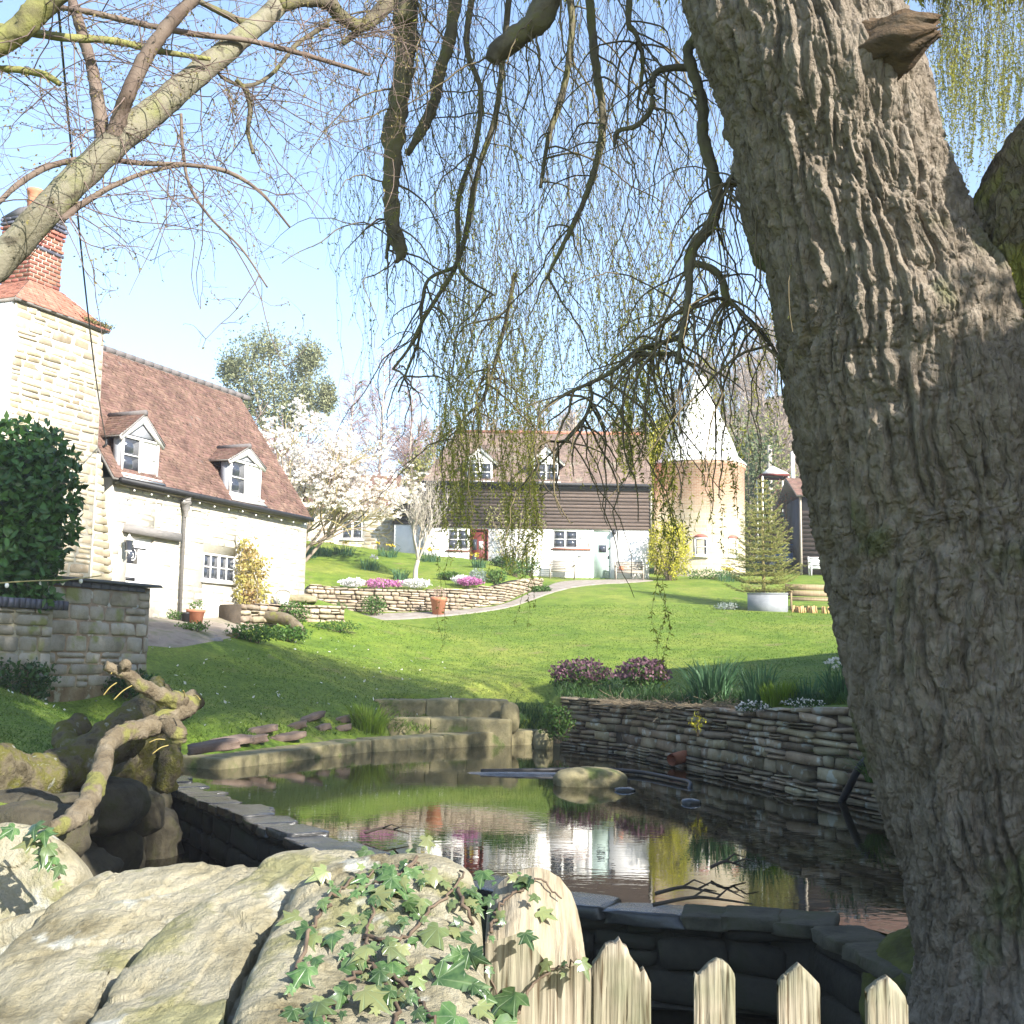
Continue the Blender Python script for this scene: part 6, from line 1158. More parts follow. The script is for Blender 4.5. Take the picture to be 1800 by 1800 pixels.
# ------------------------------------------------------------------ the pale-barked tree leaning in from the left
m_pale = M('pale_smooth_bark', [(.10, .09, .055), (.175, .16, .115), (.15, .155, .06)], 4.5, .85, .6, 40, lichen=((.07, .06, .04), 8, .62))
m_redt = M('red_brown_bark', [(.10, .07, .055), (.155, .12, .092)], 5, .85, .3, 40)
m_moslimb = M('mossy_limb', [(.10, .09, .045), (.19, .19, .06), (.16, .13, .08)], 4, .9, .5, 40)
bt = thing('budding_tree', 'pale smooth-barked leaning tree limb with budding twigs at the top left', 'tree', (-5.2, 6.2, .7))
LT = [(m_pale, [(-900,1500,6.2), (-520,1000,6.1), (-250,700,6.0), (-60,512,6.0), (0,458,6.05), (90,362,6.1), (190,262,6.2), (270,195,6.35), (350,128,6.5), (430,62,6.7), (482,16,6.9), (530,-40,7.1), (600,-200,7.5)], [52, 46, 36, 30, 29, 28, 27, 25, 23, 20, 18, 16, 12]),
 (m_redt, [(184,258,6.2), (174,190,6.25), (162,120,6.3), (142,50,6.3), (122,-20,6.3), (100,-140,6.3)], [15, 13, 11, 10, 9, 8]), (m_redt, [(196,255,6.2), (212,200,6.15), (228,160,6.1), (258,98,6.1), (300,40,6.1), (345,-10,6.1), (400,-90,6.1)], [17, 15, 14, 14, 13, 12, 10]),
 (m_moslimb, [(-120,140,5.8), (-40,98,5.8), (20,62,5.8), (60,25,5.8), (98,-8,5.8), (150,-60,5.8)], [24, 24, 23, 22, 21, 20]), (m_moslimb, [(-30,42,6), (40,55,6), (120,66,6.1), (200,72,6.2), (280,90,6.3), (370,104,6.4)], [8, 8, 8, 7, 6, 4]), (m_moslimb, [(-20,118,5.9), (40,124,5.9), (80,132,5.9), (106,148,5.9)], [6, 7, 7, 5]),
 (m_redt, [(80,10,6.2), (150,20,6.2), (240,40,6.3), (330,58,6.4), (440,72,6.6), (520,92,6.8), (600,115,7), (650,132,7)], [4, 6, 6, 6, 5, 5, 4, 3]), (m_wbranch, [(345,0,6.5), (390,22,6.6), (430,38,6.7), (470,30,6.8)], [5, 7, 7, 6]), (m_wbranch, [(490,10,6.9), (540,0,7), (580,8,7.1), (600,30,7.2), (630,45,7.3), (660,30,7.5), (690,-8,7.8)], [14, 13, 13, 14, 12, 14, 16]), (m_wbranch, [(640,45,7.3), (620,62,7.3), (602,78,7.3)], [8, 7, 4]), (m_wbranch, [(580,42,7.1), (555,55,7.1), (520,80,7), (480,128,6.9), (440,150,6.8), (400,142,6.7), (380,125,6.6)], [5, 5, 4, 4, 4, 3, 3]),
 (m_redt, [(-20,372,5.9), (40,318,6), (100,288,6.1), (170,279,6.2), (250,287,6.3), (330,290,6.4), (400,302,6.5), (460,340,6.6), (510,400,6.7)], [5, 6, 6, 5, 5, 4, 4, 3, 2]), (m_redt, [(108,386,6.1), (150,355,6.15), (200,326,6.2), (260,302,6.3), (320,290,6.4)], [7, 6, 5, 4, 3]), (m_wbranch, [(415,140,6.6), (432,160,6.65), (440,190,6.7), (436,230,6.7), (445,270,6.7)], [4, 5, 5, 4, 3]), (m_redt, [(318,200,6.4), (322,270,6.4), (335,330,6.4), (372,385,6.4), (425,438,6.4), (470,505,6.4)], [3, 3, 3, 2.4, 2, 1.5])]
for i, (mt, p, r_) in enumerate(LT): wbranch(p, r_, mt, .10 if mt is m_pale else .16, 24 if r_[0] > 20 else 10, i*1.7, 'limb' if r_[0] > 20 else 'branch', bt)
r = np.random.default_rng(31); Pt = []; Rd = []; bud = []
src = [(np.array([P(*x) for x in p]), i) for i, (_, p, _) in enumerate(LT) if i not in (0,)]+[(np.array([P(*x) for x in LT[0][1][3:]]), 0)]
lvl = []
for i in range(150):
    pl_, k = src[r.integers(len(src))]; j = r.integers(len(pl_)-1); c = pl_[j]+(pl_[j+1]-pl_[j])*r.random(); lvl.append((c, r.uniform(.35, 1.15), .0042))
n2 = 0
while lvl:
    c, L, rad = lvl.pop(); K = 10; d = np.array([r.normal(.25, .7), r.normal(0, .4), r.normal(-.1, .6)]); d /= np.linalg.norm(d); pts = [c]
    for j in range(K-1): d = d+np.array([r.normal(0, .2), r.normal(0, .18), r.normal(-.035, .2)]); d /= np.linalg.norm(d); pts.append(pts[-1]+d*L/K)
    Pt.append(pts); Rd.append(np.linspace(rad, rad*.42, K))
    if rad > .0022:
        for _ in range(r.integers(2, 5)): lvl.append((pts[r.integers(2, K)], L*r.uniform(.25, .6), rad*.55))
    for j in range(3, K):
        if r.random() < .24: bud.append(pts[j])
    bud.append(pts[-1])
q = MB(); V, Q = tubes(np.array(Pt), np.array(Rd), 4); q.add(V, Q); q.build('twigs', M('budding_twig', [(.10, .075, .065), (.17, .12, .10)], 2, .8, 0, var=.3), bt, kind='stuff')
q = MB(); bud = np.array(bud); add_leaves(q, bud, r.uniform(.010, .022, len(bud)), aspect=.6); q.build('buds', M('opening_bud', [(.13, .11, .04), (.21, .18, .06), (.16, .10, .08)], 3, .7, 0, var=.3, trans=.3), bt, kind='stuff')
# overhead cable to the cottage
e = HF([[HF.hit(186, 772, -.16)[0], -.16, HF.hit(186, 772, -.16)[1]]])[0]; s_ = P(96, -60, 9.0); cbl = thing('overhead_cable', 'black telephone cable sagging down to a hook on the cottage chimney breast', 'cable', e)
t = np.linspace(0, 1, 40)[:, None]; p = s_+(e-s_)*t; p[:, 2] -= (1.1*4*t*(1-t))[:, 0]*.35; q = MB(); q.tube(p, np.linspace(.011, .013, 40), 6); q.build('wire', m_black, cbl); q = MB(); q.tube([e, e+[.02, 0, -.12], e-[.06, 0, .2]], .03, 6); q.build('hook', m_black, cbl)
# ------------------------------------------------------------------ plants
def LM(name, *cols, var=.3, trans=.35, rough=.55, sc_=1.2): return M(name, list(cols), sc_, rough, 0, var=var, trans=trans)
ml_dark = LM('laurel_leaf', (.028, .075, .016), (.065, .14, .028), trans=.15, rough=.35); ml_green = LM('green_leaf', (.05, .12, .02), (.11, .19, .04)); ml_yel = LM('golden_leaf', (.38, .37, .03), (.52, .47, .05), trans=.4); ml_grey = LM('grey_leaf', (.22, .27, .24), (.36, .40, .36))
ml_purple = LM('purple_flower', (.14, .07, .09), (.24, .13, .16), var=.4); ml_pinkfl = LM('pink_flower', (.52, .16, .36), (.62, .28, .48)); ml_whitefl = LM('white_flower', (.78, .76, .72), (.85, .82, .80), var=.1); ml_magn = LM('magnolia_petal', (.78, .71, .66), (.86, .82, .76), var=.1, sc_=.8)
ml_yelfl = LM('daffodil_yellow', (.70, .52, .03), (.78, .62, .10), var=.1); ml_daff = LM('daffodil_leaf', (.05, .12, .05), (.10, .19, .09)); ml_lime = LM('lime_blade', (.14, .23, .02), (.22, .30, .04)); ml_climb = LM('climber_leaf', (.26, .24, .05), (.38, .34, .09), (.30, .18, .08))
ml_spruce = LM('spruce_needle', (.16, .19, .035), (.30, .30, .07), trans=.1); ml_euc = LM('eucalypt_leaf', (.15, .175, .09), (.25, .25, .13), trans=.2); ml_ivyg = LM('ground_ivy', (.03, .075, .02), (.07, .13, .035), rough=.4); ml_forest = LM('evergreen_leaf', (.035, .06, .02), (.07, .10, .03), trans=.1)
m_pinktwig = M('pink_twig', [(.26, .17, .16), (.34, .24, .22)], 1, .8, 0, var=.2); m_brtwig = M('brown_twig', [(.20, .155, .12), (.31, .25, .195)], .5, .85, 0, var=.3); m_palebark = M('pale_branch', [(.34, .30, .24), (.45, .40, .33)], 4, .85, .2); m_stemg = M('woody_stem', [(.13, .10, .06), (.22, .17, .11)], 4, .85, .2)  # brown twig is lightened: the hill wood's haze paleness is in its colour
m_goldtwig = M('golden_twig', [(.30, .25, .10), (.40, .33, .15)], 2, .8, 0, var=.2)
def shellpts(n, c, s, fill=.45, lump=.25, seed=0, flat=None):
    r = np.random.default_rng(seed+1000); d = r.normal(size=(n*2, 3)); d /= np.linalg.norm(d, axis=1)[:, None]; rad = (fill+(1-fill)*r.random(len(d))**.6)*(1+lump*1.8*noise(d*2.2+seed*3.7)); keep = noise(d*3.5+rad[:, None]*2+seed*1.3) > -.18; d, rad = d[keep][:n], rad[keep][:n]
    return np.array(c)+d*rad[:, None]*np.array(s)/2, d
def bush(name, label, cat, base, size, n, ls, mat, group=None, fill=.45, lump=.25, seed=0, twigs=9, aspect=.5, up=.4, part='foliage', smat=None, stalk=.0):
    t = thing(name, label, cat, base, group); c = np.array(base)+[0, 0, size[2]*.5+stalk]; p, d = shellpts(n, c, size, fill, lump, seed); p[:, 2] = np.maximum(p[:, 2], base[2]+.01)
    q = MB(); add_leaves(q, p, rng.uniform(ls*.6, ls*1.3, len(p)), normals=d*1.2+[0, 0, up], aspect=aspect); q.build(part, mat, t, kind='stuff')
    r = random.Random(seed); q = MB()
    for _ in range(twigs): e = p[r.randrange(len(p))]; b = np.array(base)+[r.gauss(0, size[0]*.05), r.gauss(0, size[1]*.05), -.05]; m = (b+e)/2+[0, 0, size[2]*.08]; q.tube(smooth_path([b, m, e], 3), np.linspace(.018, .006, 7)*max(.4, size[2]**.5), 5)
    q.build('stems', smat or m_stemg, t, kind='stuff'); return t
def clump(name, label, cat, base, n, ht, w, spread, mat, lean=.35, group=None, flowers=None, nf=0, fs=.07, fh=(.8, 1.0), seed=0, oval=1.):
    t = thing(name, label, cat, base, group); r = np.random.default_rng(seed+50); a = r.uniform(0, 6.283, n); d = np.sqrt(r.random(n))*spread; b = np.array(base)+np.stack([np.cos(a)*d, np.sin(a)*d*oval, 0*a-.02], 1); dirs = np.stack([np.cos(a), np.sin(a), 0*a], 1)+r.normal(0, .5, (n, 3))*[1, 1, 0]
    b[:, 2] = h(b[:, 0], b[:, 1])-.02 if abs(h1(base[0], base[1])-base[2]) < .3 else b[:, 2]
    q = MB(); blades(q, b, ht*r.uniform(.5, 1.1, n), w*r.uniform(.7, 1.3, n), lean, 4, dirs); q.build('leaves', mat, t, kind='stuff')
    if nf:
        for i in range(nf):
            a_ = r.uniform(0, 6.283); d_ = r.random()*spread*1.1; x, y = base[0]+math.cos(a_)*d_, base[1]+math.sin(a_)*d_*oval; z0 = base[2]; z1 = z0+ht*r.uniform(*fh); q = MB(); top = np.array([x+r.normal(0, .04), y+r.normal(0, .04), z1]); q.tube(smooth_path([(x, y, z0), (x, y, (z0+z1)/2), top], 3), .006, 4)
            o = q.build('flower_stalk', mat, t); f = MB(); add_leaves(f, np.repeat(top[None], 7, 0), np.full(7, fs), axis=np.stack([np.cos(np.arange(7)*.9), np.sin(np.arange(7)*.9)-.3, r.normal(.1, .3, 7)], 1), aspect=.7); f.build('flower', flowers, o)
    return t
# laurel hedge over the garden wall: the leaves that show largest are parts
lz0, lz1 = 2.3, P(60, 742, 20)[2]; lau = thing('laurel_hedge', 'dense glossy dark green laurel hedge behind the blue brick coping', 'hedge', (-8.8, 20.6, 2.3))
def laurel_pts(n, seed):
    r = np.random.default_rng(seed); px = r.uniform(-120, 142, n*3); py = r.uniform(728, 1072, n*3); edge = 140-28*sstep(820, 740, py)*1.6-46*sstep(900, 1060, py)+14*noise(np.stack([py/26, px*0, py*0], 1)); top = 738+30*sstep(40, 140, px)+12*noise(np.stack([px/22, px*0+3, px*0], 1)); ok = (px < edge) & (py > top); px, py = px[ok][:n], py[ok][:n]
    dep = 19.35+.5*sstep(60, 150, px)+.5*sstep(800, 735, py)+r.random(len(px))**2.0*1.1+.25*noise(np.stack([px/30, py/30, 0*px], 1)); return np.array([P(a, b, d) for a, b, d in zip(px, py, dep)])
lp_ = laurel_pts(5200, 3); dist_ = lp_[:, 1]+(lp_[:, 0] < -9.1)*3; order = np.argsort(dist_)
def laurel_leaf_mesh(sd):
    r = np.random.default_rng(sd); y = np.linspace(0, 1, 5); w = np.array([.02, .2, .24, .16, 0]); V = []; 
    for yy, ww in zip(y, w): V += [(-ww, yy, -.06-.2*(yy-.4)**2), (0, yy, -.2*(yy-.4)**2), (ww, yy, -.06-.2*(yy-.4)**2)]
    Q = [(3*i+a, 3*i+a+1, 3*i+a+4, 3*i+a+3) for i in range(4) for a in (0, 1)]; me = mk_mesh('laurel_leaf', np.array(V)+r.normal(0, .01, (15, 3)), Q, None, True); me.materials.append(ml_dark); return me
LLM = [laurel_leaf_mesh(s) for s in range(4)]; r = random.Random(4)
for i in order[:290]:
    n_ = Vector((r.gauss(.25, .45), r.gauss(-.7, .4), r.gauss(.45, .45))).normalized(); ax = Vector((r.gauss(.1, .7), r.gauss(-.2, .4), r.gauss(.1, .8))); ax = (ax-n_*ax.dot(n_)).normalized(); x = ax.cross(n_); obj('leaf', LLM[i % 4], None, lau, lp_[i], Matrix((x, ax, n_)).transposed().to_euler(), (r.uniform(.15, .23),)*3)
q = MB(); add_leaves(q, lp_[order[290:]], rng.uniform(.13, .22, len(lp_)-290), normals=np.array([.3, -.8, .6]), aspect=.5, tilt=.7); q.build('foliage', ml_dark, lau, kind='stuff')
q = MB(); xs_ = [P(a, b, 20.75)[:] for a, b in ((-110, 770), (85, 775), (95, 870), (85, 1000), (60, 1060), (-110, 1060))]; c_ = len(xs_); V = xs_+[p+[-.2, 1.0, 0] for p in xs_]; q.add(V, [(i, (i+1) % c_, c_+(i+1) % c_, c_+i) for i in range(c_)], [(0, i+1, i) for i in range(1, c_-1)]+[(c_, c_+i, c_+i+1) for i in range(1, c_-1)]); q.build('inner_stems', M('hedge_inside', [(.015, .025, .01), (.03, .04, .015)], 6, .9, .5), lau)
# plants at the foot of the garden wall and yard
for k, (px, py, D, s, n, ls, mt, lab, nm) in enumerate((
    (55,1205,19.2,(1.0,.7,.75),900,.10,ml_ivyg,'dark green nettle patch at the foot of the garden wall, left edge','nettle_patch'), (235,1165,21.5,(1.3,.8,.45),1000,.09,ml_ivyg,'low dark green ground plants at the right foot of the garden wall','ground_plant'),
    (5,1210,18.6,(.7,.6,.6),500,.10,ml_ivyg,'dark leafy plant in the very left corner below the wall','leafy_plant'), (445,1122,29,(1.5,.8,.45),900,.09,ml_green,'green nettles beside the mossy short log','nettle_patch'), (505,1118,30.5,(1.4,.8,.4),800,.09,ml_green,'bright green weeds in front of the curved log','weed_patch'),
    (340,1125,28.2,(.9,.5,.25),420,.07,ml_green,'small green weeds between the yard and the split timber','weed_patch'), (300,1082,30.0,(.9,.3,.25),350,.06,ml_green,'low weeds at the cottage wall by the downpipe','weed_patch'), (512,1092,32.6,(1.1,.6,.75),900,.08,ml_green,'ivy-like shrub growing over the low stone wall','shrub'),
    (590,1105,33,(1.6,.7,.3),700,.07,ml_green,'green weeds along the right foot of the low stone wall','weed_patch'), (655,1076,41.5,(1.0,.6,.75),900,.085,ml_green,'round bright green shrub against the middle of the terrace wall','shrub'), (595,1080,41.2,(.6,.4,.4),350,.07,ml_green,'small green plant at the left end of the terrace wall','shrub'),
    (1278,1077,43.4,(.9,.5,.25),500,.07,ml_grey,'pale low plant on the lawn left of the metal planter','low_plant'))):
    p_ = G(px, py, 10, 60); b = GD(px, D); bush(nm, lab, 'plant', b, s, n, ls, mt, seed=60+k, fill=.3)
# bed on top of the retaining wall
for px, py, D, s, lab, k in ((1022,1185,26.2,(1.35,1.0,.62),'rounded purple flowering hellebore, left of the pair above the pond',1), (1130,1195,25.2,(1.1,.9,.66),'rounded purple flowering hellebore, right of the pair above the pond',2)):
    b = GD(px, D); t = bush('hellebore', lab, 'shrub', b, s, 700, .10, ml_green, 'purple hellebores above the pond', seed=80+k, fill=.2, twigs=14); p, d = shellpts(1500, b+[0, 0, s[2]*.55], (s[0], s[1], s[2]*1.05), .75, .22, 85+k); ok = p[:, 2] > b[2]+s[2]*.42; q = MB(); add_leaves(q, p[ok], rng.uniform(.05, .10, ok.sum()), normals=d[ok], aspect=.75); q.build('flowers', ml_purple, t, kind='stuff')
clump('daffodil_clump', 'tall blue-green daffodil leaf clump, biggest one above the retaining wall', 'plant', GD(1250, 21.2), 260, .95, .03, .34, ml_daff, .32, seed=1)
clump('daffodil_clump', 'upright daffodil leaf clump just left of the bright lime tuft', 'plant', GD(1330, 19.6), 150, .86, .026, .22, ml_daff, .30, seed=2)
clump('lime_tuft', 'bright lime green grassy tuft on the pond bank', 'plant', GD(1368, 19.0), 420, .48, .016, .28, ml_lime, .22, seed=3)
clump('daffodil_clump', 'small grey-green leaf clump right of the lime tuft', 'plant', GD(1418, 18.8), 90, .55, .02, .2, ml_daff, .4, seed=4)
clump('white_bluebell_clump', 'clump with hanging white flowers beside the willow trunk', 'plant', GD(1478, 18.0), 190, .62, .024, .28, ml_daff, .35, flowers=ml_whitefl, nf=16, fs=.06, fh=(.85, 1.15), seed=5)
for k, (px, D, s, ls, lab) in enumerate(((1322,17.9,(.5,.3,.14),.035,'small patch of white flowers on the wall edge below the lime tuft'), (1410,17.6,(.6,.3,.12),.03,'pale lilac flower patch on the wall edge near the trunk'))):
    b = GD(px, D); t = bush('edge_flowers', lab, 'flowers', b, s, 220, .05, ml_ivyg, seed=90+k, twigs=3); p, d = shellpts(130, b+[0, 0, s[2]*.6], s, .8, .2, 95+k); q = MB(); add_leaves(q, p, ls, aspect=.9); q.build('flowers', ml_whitefl, t, kind='stuff')
bush('blue_sedum', 'low blue-grey cushion shrub at the top of the pond steps', 'shrub', GD(862, 26.2), (.75, .55, .36), 700, .06, LM('blue_green_leaf', (.10, .16, .12), (.17, .24, .19)), seed=97)
clump('grass_tuft', 'long bright grass tuft growing left of the pond steps', 'grass', GD(652, 24.0), 420, .62, .014, .34, ml_lime, .5, seed=6, oval=.7)
b = P(978, 1302, 23.6); bush('fern_patch', 'bright green nettle-like plant hanging on the left end of the retaining wall', 'plant', b, (.75, .35, .72), 800, .085, ml_green, seed=98, fill=.3)
b = P(1226, 1290, 19.3); bush('sun_tinted_sprig', 'small sprig tinted yellow as if sunlit, growing out of the retaining wall', 'plant', b, (.28, .2, .34), 70, .07, ml_yel, seed=99, fill=.2, twigs=5)  # golden leaf colour stands in for sunlight on this sprig
b = P(1540, 1372, 15.2); clump('hanging_sedge', 'arching green sedge hanging over the water by the drain hose', 'plant', b, 120, .5, .012, .12, ml_green, 1.3, seed=7)
r = np.random.default_rng(66); q = MB(); ql = MB()
n = 5200; px = r.uniform(905, 1500, n); Dd = np.interp(px, [905, 1000, 1200, 1400, 1500], [26.3, 24.9, 21.6, 18.4, 17.0])+r.random(n)**1.2*np.interp(px, [905, 1000, 1200, 1500], [1., 2.2, 2.0, 1.2]); B = np.array([P(a, 1200, d) for a, d in zip(px, Dd)]); B[:, 2] = h(B[:, 0], B[:, 1])-.01
blades(q, B, r.uniform(.12, .34, n)*(1+.8*noise(B*1.3)), r.uniform(.010, .022, n), .7, 3); o = q.build('bed_foliage', ml_ivyg, None, kind='stuff'); tag(o, 'low strappy green ground cover filling the bed above the retaining wall', 'ground cover')
n = 900; px = r.uniform(1060, 1330, n); Dd = np.interp(px, [1000, 1200, 1400], [24.2, 20.9, 17.9])+r.random(n)*.5; B = np.array([P(a, 1200, d) for a, d in zip(px, Dd)]); B[:, 2] = h(B[:, 0], B[:, 1])+.02; q = MB(); K = 6; dd = r.normal(0, 1, (n, 1, 3))*[1, 1, .15]; dd /= np.linalg.norm(dd, axis=2, keepdims=True); Pt = B[:, None]+dd*np.linspace(0, 1, K)[None, :, None]*r.uniform(.15, .5, (n, 1, 1))+r.normal(0, .012, (n, K, 3)); V, Q = tubes(Pt, np.full((n, K), .004), 3); q.add(V, Q); o = q.build('dead_stalks', M('straw', [(.22, .17, .11), (.33, .27, .18)], 3, .9, 0, var=.3), None, kind='stuff'); tag(o, 'dry straw-coloured dead stalks along the top of the retaining wall', 'dead stalks')
# lawn grass: real blades near the camera, thinning out with distance
n = 200000; px = r.uniform(-60, 1560, n); D = 11+33*r.random(n)**1.25; B = np.stack([(px-900)/FPX*D, D, 0*D], 1); pd = poly_sd(POND, B[:, 0], B[:, 1]); cd = poly_sd(CHAN, B[:, 0], B[:, 1]); ok = (pd > .75) & (cd > .15) & (poly_sd(TERR, B[:, 0], B[:, 1]) > .4); hw_ = HF.c*(B[:, 0]-HF.o[0])+HF.s*(B[:, 1]-HF.o[1]); hv_ = -HF.s*(B[:, 0]-HF.o[0])+HF.c*(B[:, 1]-HF.o[1]); ok &= ~((hv_ > -3.3+.12*hw_) & (hw_ > -4)) | (B[:, 1] < 19); B = B[ok]
_gp = [G(a, b)[:2] for a, b in ((560,1078), (760,1076), (860,1060), (1000,1020), (1120,1014), (1150,1021), (1060,1031), (975,1050), (870,1071), (760,1084), (560,1091))]; B = B[(np.abs(B[:, 0]-9.25) > .85) | (np.abs(B[:, 1]-43.4) > .9)]; B = B[poly_sd(_gp, B[:, 0], B[:, 1]) > .05]; B[:, 2] = h(B[:, 0], B[:, 1])-.005
q = MB(); nn = len(B); blades(q, B, r.uniform(.025, .06, nn)*(1+.6*noise(B*[.8, .8, 0]))*(1+1.6*sstep(1.6, .8, poly_sd(POND, B[:, 0], B[:, 1]))), (.008+.0006*B[:, 1])*r.uniform(.7, 1.3, nn), .9, 1); o = q.build('lawn_grass', m_blade, None, kind='stuff'); tag(o, 'short mown grass blades of the sloping lawn', 'grass')
n = 260; px = r.uniform(20, 820, n); D = r.uniform(16, 32, n); B = np.array([GD(a, d) for a, d in zip(px, D)]); ok = (poly_sd(POND, B[:, 0], B[:, 1]) > 1) & (poly_sd(CHAN, B[:, 0], B[:, 1]) > .4); B = B[ok]; q = MB(); add_leaves(q, B+[0, 0, .035], r.uniform(.04, .11, len(B)), normals=np.array([0, 0, 2.]), aspect=.6); o = q.build('fallen_petals', ml_whitefl, None, kind='stuff'); tag(o, 'scattered pale petals and dry leaves on the shaded left lawn', 'petals')
# ------------------------------------------------------------------ terrace planting
for k, (px, D, s, fl, nf, lab) in enumerate(((560,51,.5,ml_yelfl,3,'daffodil clump nearest the cottage corner on the terrace'), (600,52,.45,ml_yelfl,2,'daffodil clump below the stone wing window'), (648,48.5,.36,ml_whitefl,3,'dark green daffodil clump standing alone in mid terrace'), (678,53,.42,ml_yelfl,4,'daffodil clump with yellow flowers before the white lean-to wall'), (702,46.5,.28,ml_daff,0,'small daffodil leaf clump left of the bare whitish tree'), (752,52.5,.5,ml_yelfl,9,'daffodil clump with many yellow flowers right of the bare whitish tree'), (840,51,.3,ml_yelfl,3,'few daffodils before the red barn door'), (535,50,.4,ml_yelfl,3,'daffodil clump half hidden by the cottage corner'))):
    clump('daffodil_clump', lab, 'flowers', GD(px, D), 110, .55, .03, s, ml_daff, .35, 'daffodils on the terrace', fl, nf, .13, (.85, 1.1), 20+k)
for k, (px0, px1, mt, lab) in enumerate(((592,638,ml_whitefl,'white flower cushion at the left end of the terrace wall top'), (636,702,ml_pinkfl,'pink aubrieta cushion spilling over the terrace wall'), (700,756,ml_whitefl,'white flower cushion right of the pink aubrieta on the wall top'), (800,846,ml_pinkfl,'small pink aubrieta cushion right of the terracotta pot'), (792,826,ml_whitefl,'white flower cushion beside the silver shrub'))):
    xm = (px0+px1)/2; D = np.interp(xm, [590, 700, 860], [42.45, 43.1, 44.6])+(.8 if k == 4 else 0); b = GD(xm, D+.25); b[1] += .3; b[2] = h1(b[0], b[1]+.8)-.02; w = (px1-px0)*pxm(D); t = bush('flower_cushion', lab, 'flowers', b, (w, .75, .24), 300, .05, ml_green, 'flower cushions on the terrace wall', seed=120+k, twigs=2); p, d = shellpts(1100, b+[0, -.05, .1], (w, .85, .30), .7, .3, 130+k); q = MB(); add_leaves(q, p, rng.uniform(.04, .075, len(p)), aspect=.9); q.build('flowers', mt, t, kind='stuff')
bush('silver_shrub', 'silvery grey-leaved shrub at the right end of the terrace wall', 'shrub', GD(838, 45.6), (.75, .7, .62), 900, .075, ml_grey, seed=140, up=1.)
for k, (px, D, s, mt, lab) in enumerate(((868,46.5,(1.0,.9,.55),ml_green,'low green shrub right of the silver shrub'), (905,50,(1.2,1.,.8),ml_green,'leafy green bush below the climbing shrub by the barn'), (930,52.5,(1.,.9,.9),ml_ivyg,'dark green bush at the barn wall left of the first bench'), (880,52.5,(1.1,.8,.5),ml_ivyg,'low dark green bush right of the red door'), (790,47,(1.0,.7,.35),ml_green,'low green plants behind the terracotta pot'), (950,47.8,(.9,.6,.25),ml_green,'low rockery plants at the edge of the gravel path'))):
    bush('bush', lab, 'shrub', GD(px, D), s, 700, .10, mt, seed=150+k, fill=.3)
# trees grown from a seed
def grow(base, d, L, r, depth, nch, ang, up, rnd, K=6, wig=.12, shrink=.68, out=None, tips=None, first=.35):
    if out is None: out = []; tips = []
    d = np.array(d, float); d /= np.linalg.norm(d); pts = [np.array(base, float)]
    for j in range(K-1): d = d+np.array([rnd.gauss(0, wig), rnd.gauss(0, wig), rnd.gauss(0, wig)+up]); d /= np.linalg.norm(d); pts.append(pts[-1]+d*L/(K-1))
    out.append((np.array(pts), np.linspace(r, r*.6, K)))
    if depth == 0: tips.extend(pts[2:]); return out, tips
    for c in range(nch[0]):
        t = first+(1-first)*rnd.random() if c < nch[0]-1 else 1.; x = t*(K-1); k = min(int(x), K-2); p = pts[k]+(pts[k+1]-pts[k])*(x-k); dd = pts[k+1]-pts[k]; dd = dd/np.linalg.norm(dd); a = np.array([rnd.gauss(0, 1), rnd.gauss(0, 1), rnd.gauss(0, 1)]); a -= dd*a.dot(dd); a /= np.linalg.norm(a); an = ang*(.6+.7*rnd.random())
        grow(p, dd*math.cos(an)+a*math.sin(an), L*shrink*(.7+.5*rnd.random()), r*.55, depth-1, nch[1:] or nch, ang, up, rnd, K, wig, shrink, out, tips, .15)
    return out, tips
def tree_mesh(out, n=4):
    V, Q = tubes(np.array([o[0] for o in out]), np.array([o[1] for o in out]), n); return V, Q
def split_tree(t, out, lim, m_big, m_small, n1=8):
    big = [o for o in out if o[1][0] >= lim]; small = [o for o in out if o[1][0] < lim]
    if big: q = MB(); q.add(*tree_mesh(big, n1)); q.build('branches', m_big, t, smooth=True, kind='stuff')
    if small: q = MB(); q.add(*tree_mesh(small, 3)); q.build('twigs', m_small, t, kind='stuff')
rnd = random.Random(3)
# the small bare whitish tree on the terrace
b = GD(728, 46.5); t = thing('small_tree', 'small bare tree with whitish twigs standing on the terrace lawn', 'tree', b); q = MB(); f_ = P(735, 985, 46.5); q.tube(smooth_path([b-[0, 0, .1], (b+f_)/2+[-.04, 0, 0], f_], 5), np.linspace(.11, .075, 11), 10); q.build('trunk', m_palebark, t, smooth=True)
out = []; tips = []
for dx in (-.5, .45, .1, -.15, .3): o, tp_ = grow(f_, (dx, rnd.gauss(0, .3), 1), 1.5, .045, 3, [5, 5, 4], .5, .06, rnd); out += o; tips += tp_
split_tree(t, out, .02, m_palebark, m_palebark); q = MB(); tp_ = np.array(tips)[rng.integers(0, len(tips), 700)]; add_leaves(q, tp_, .05); q.build('buds', LM('cream_bud', (.45, .42, .25), (.6, .56, .4)), t, kind='stuff')
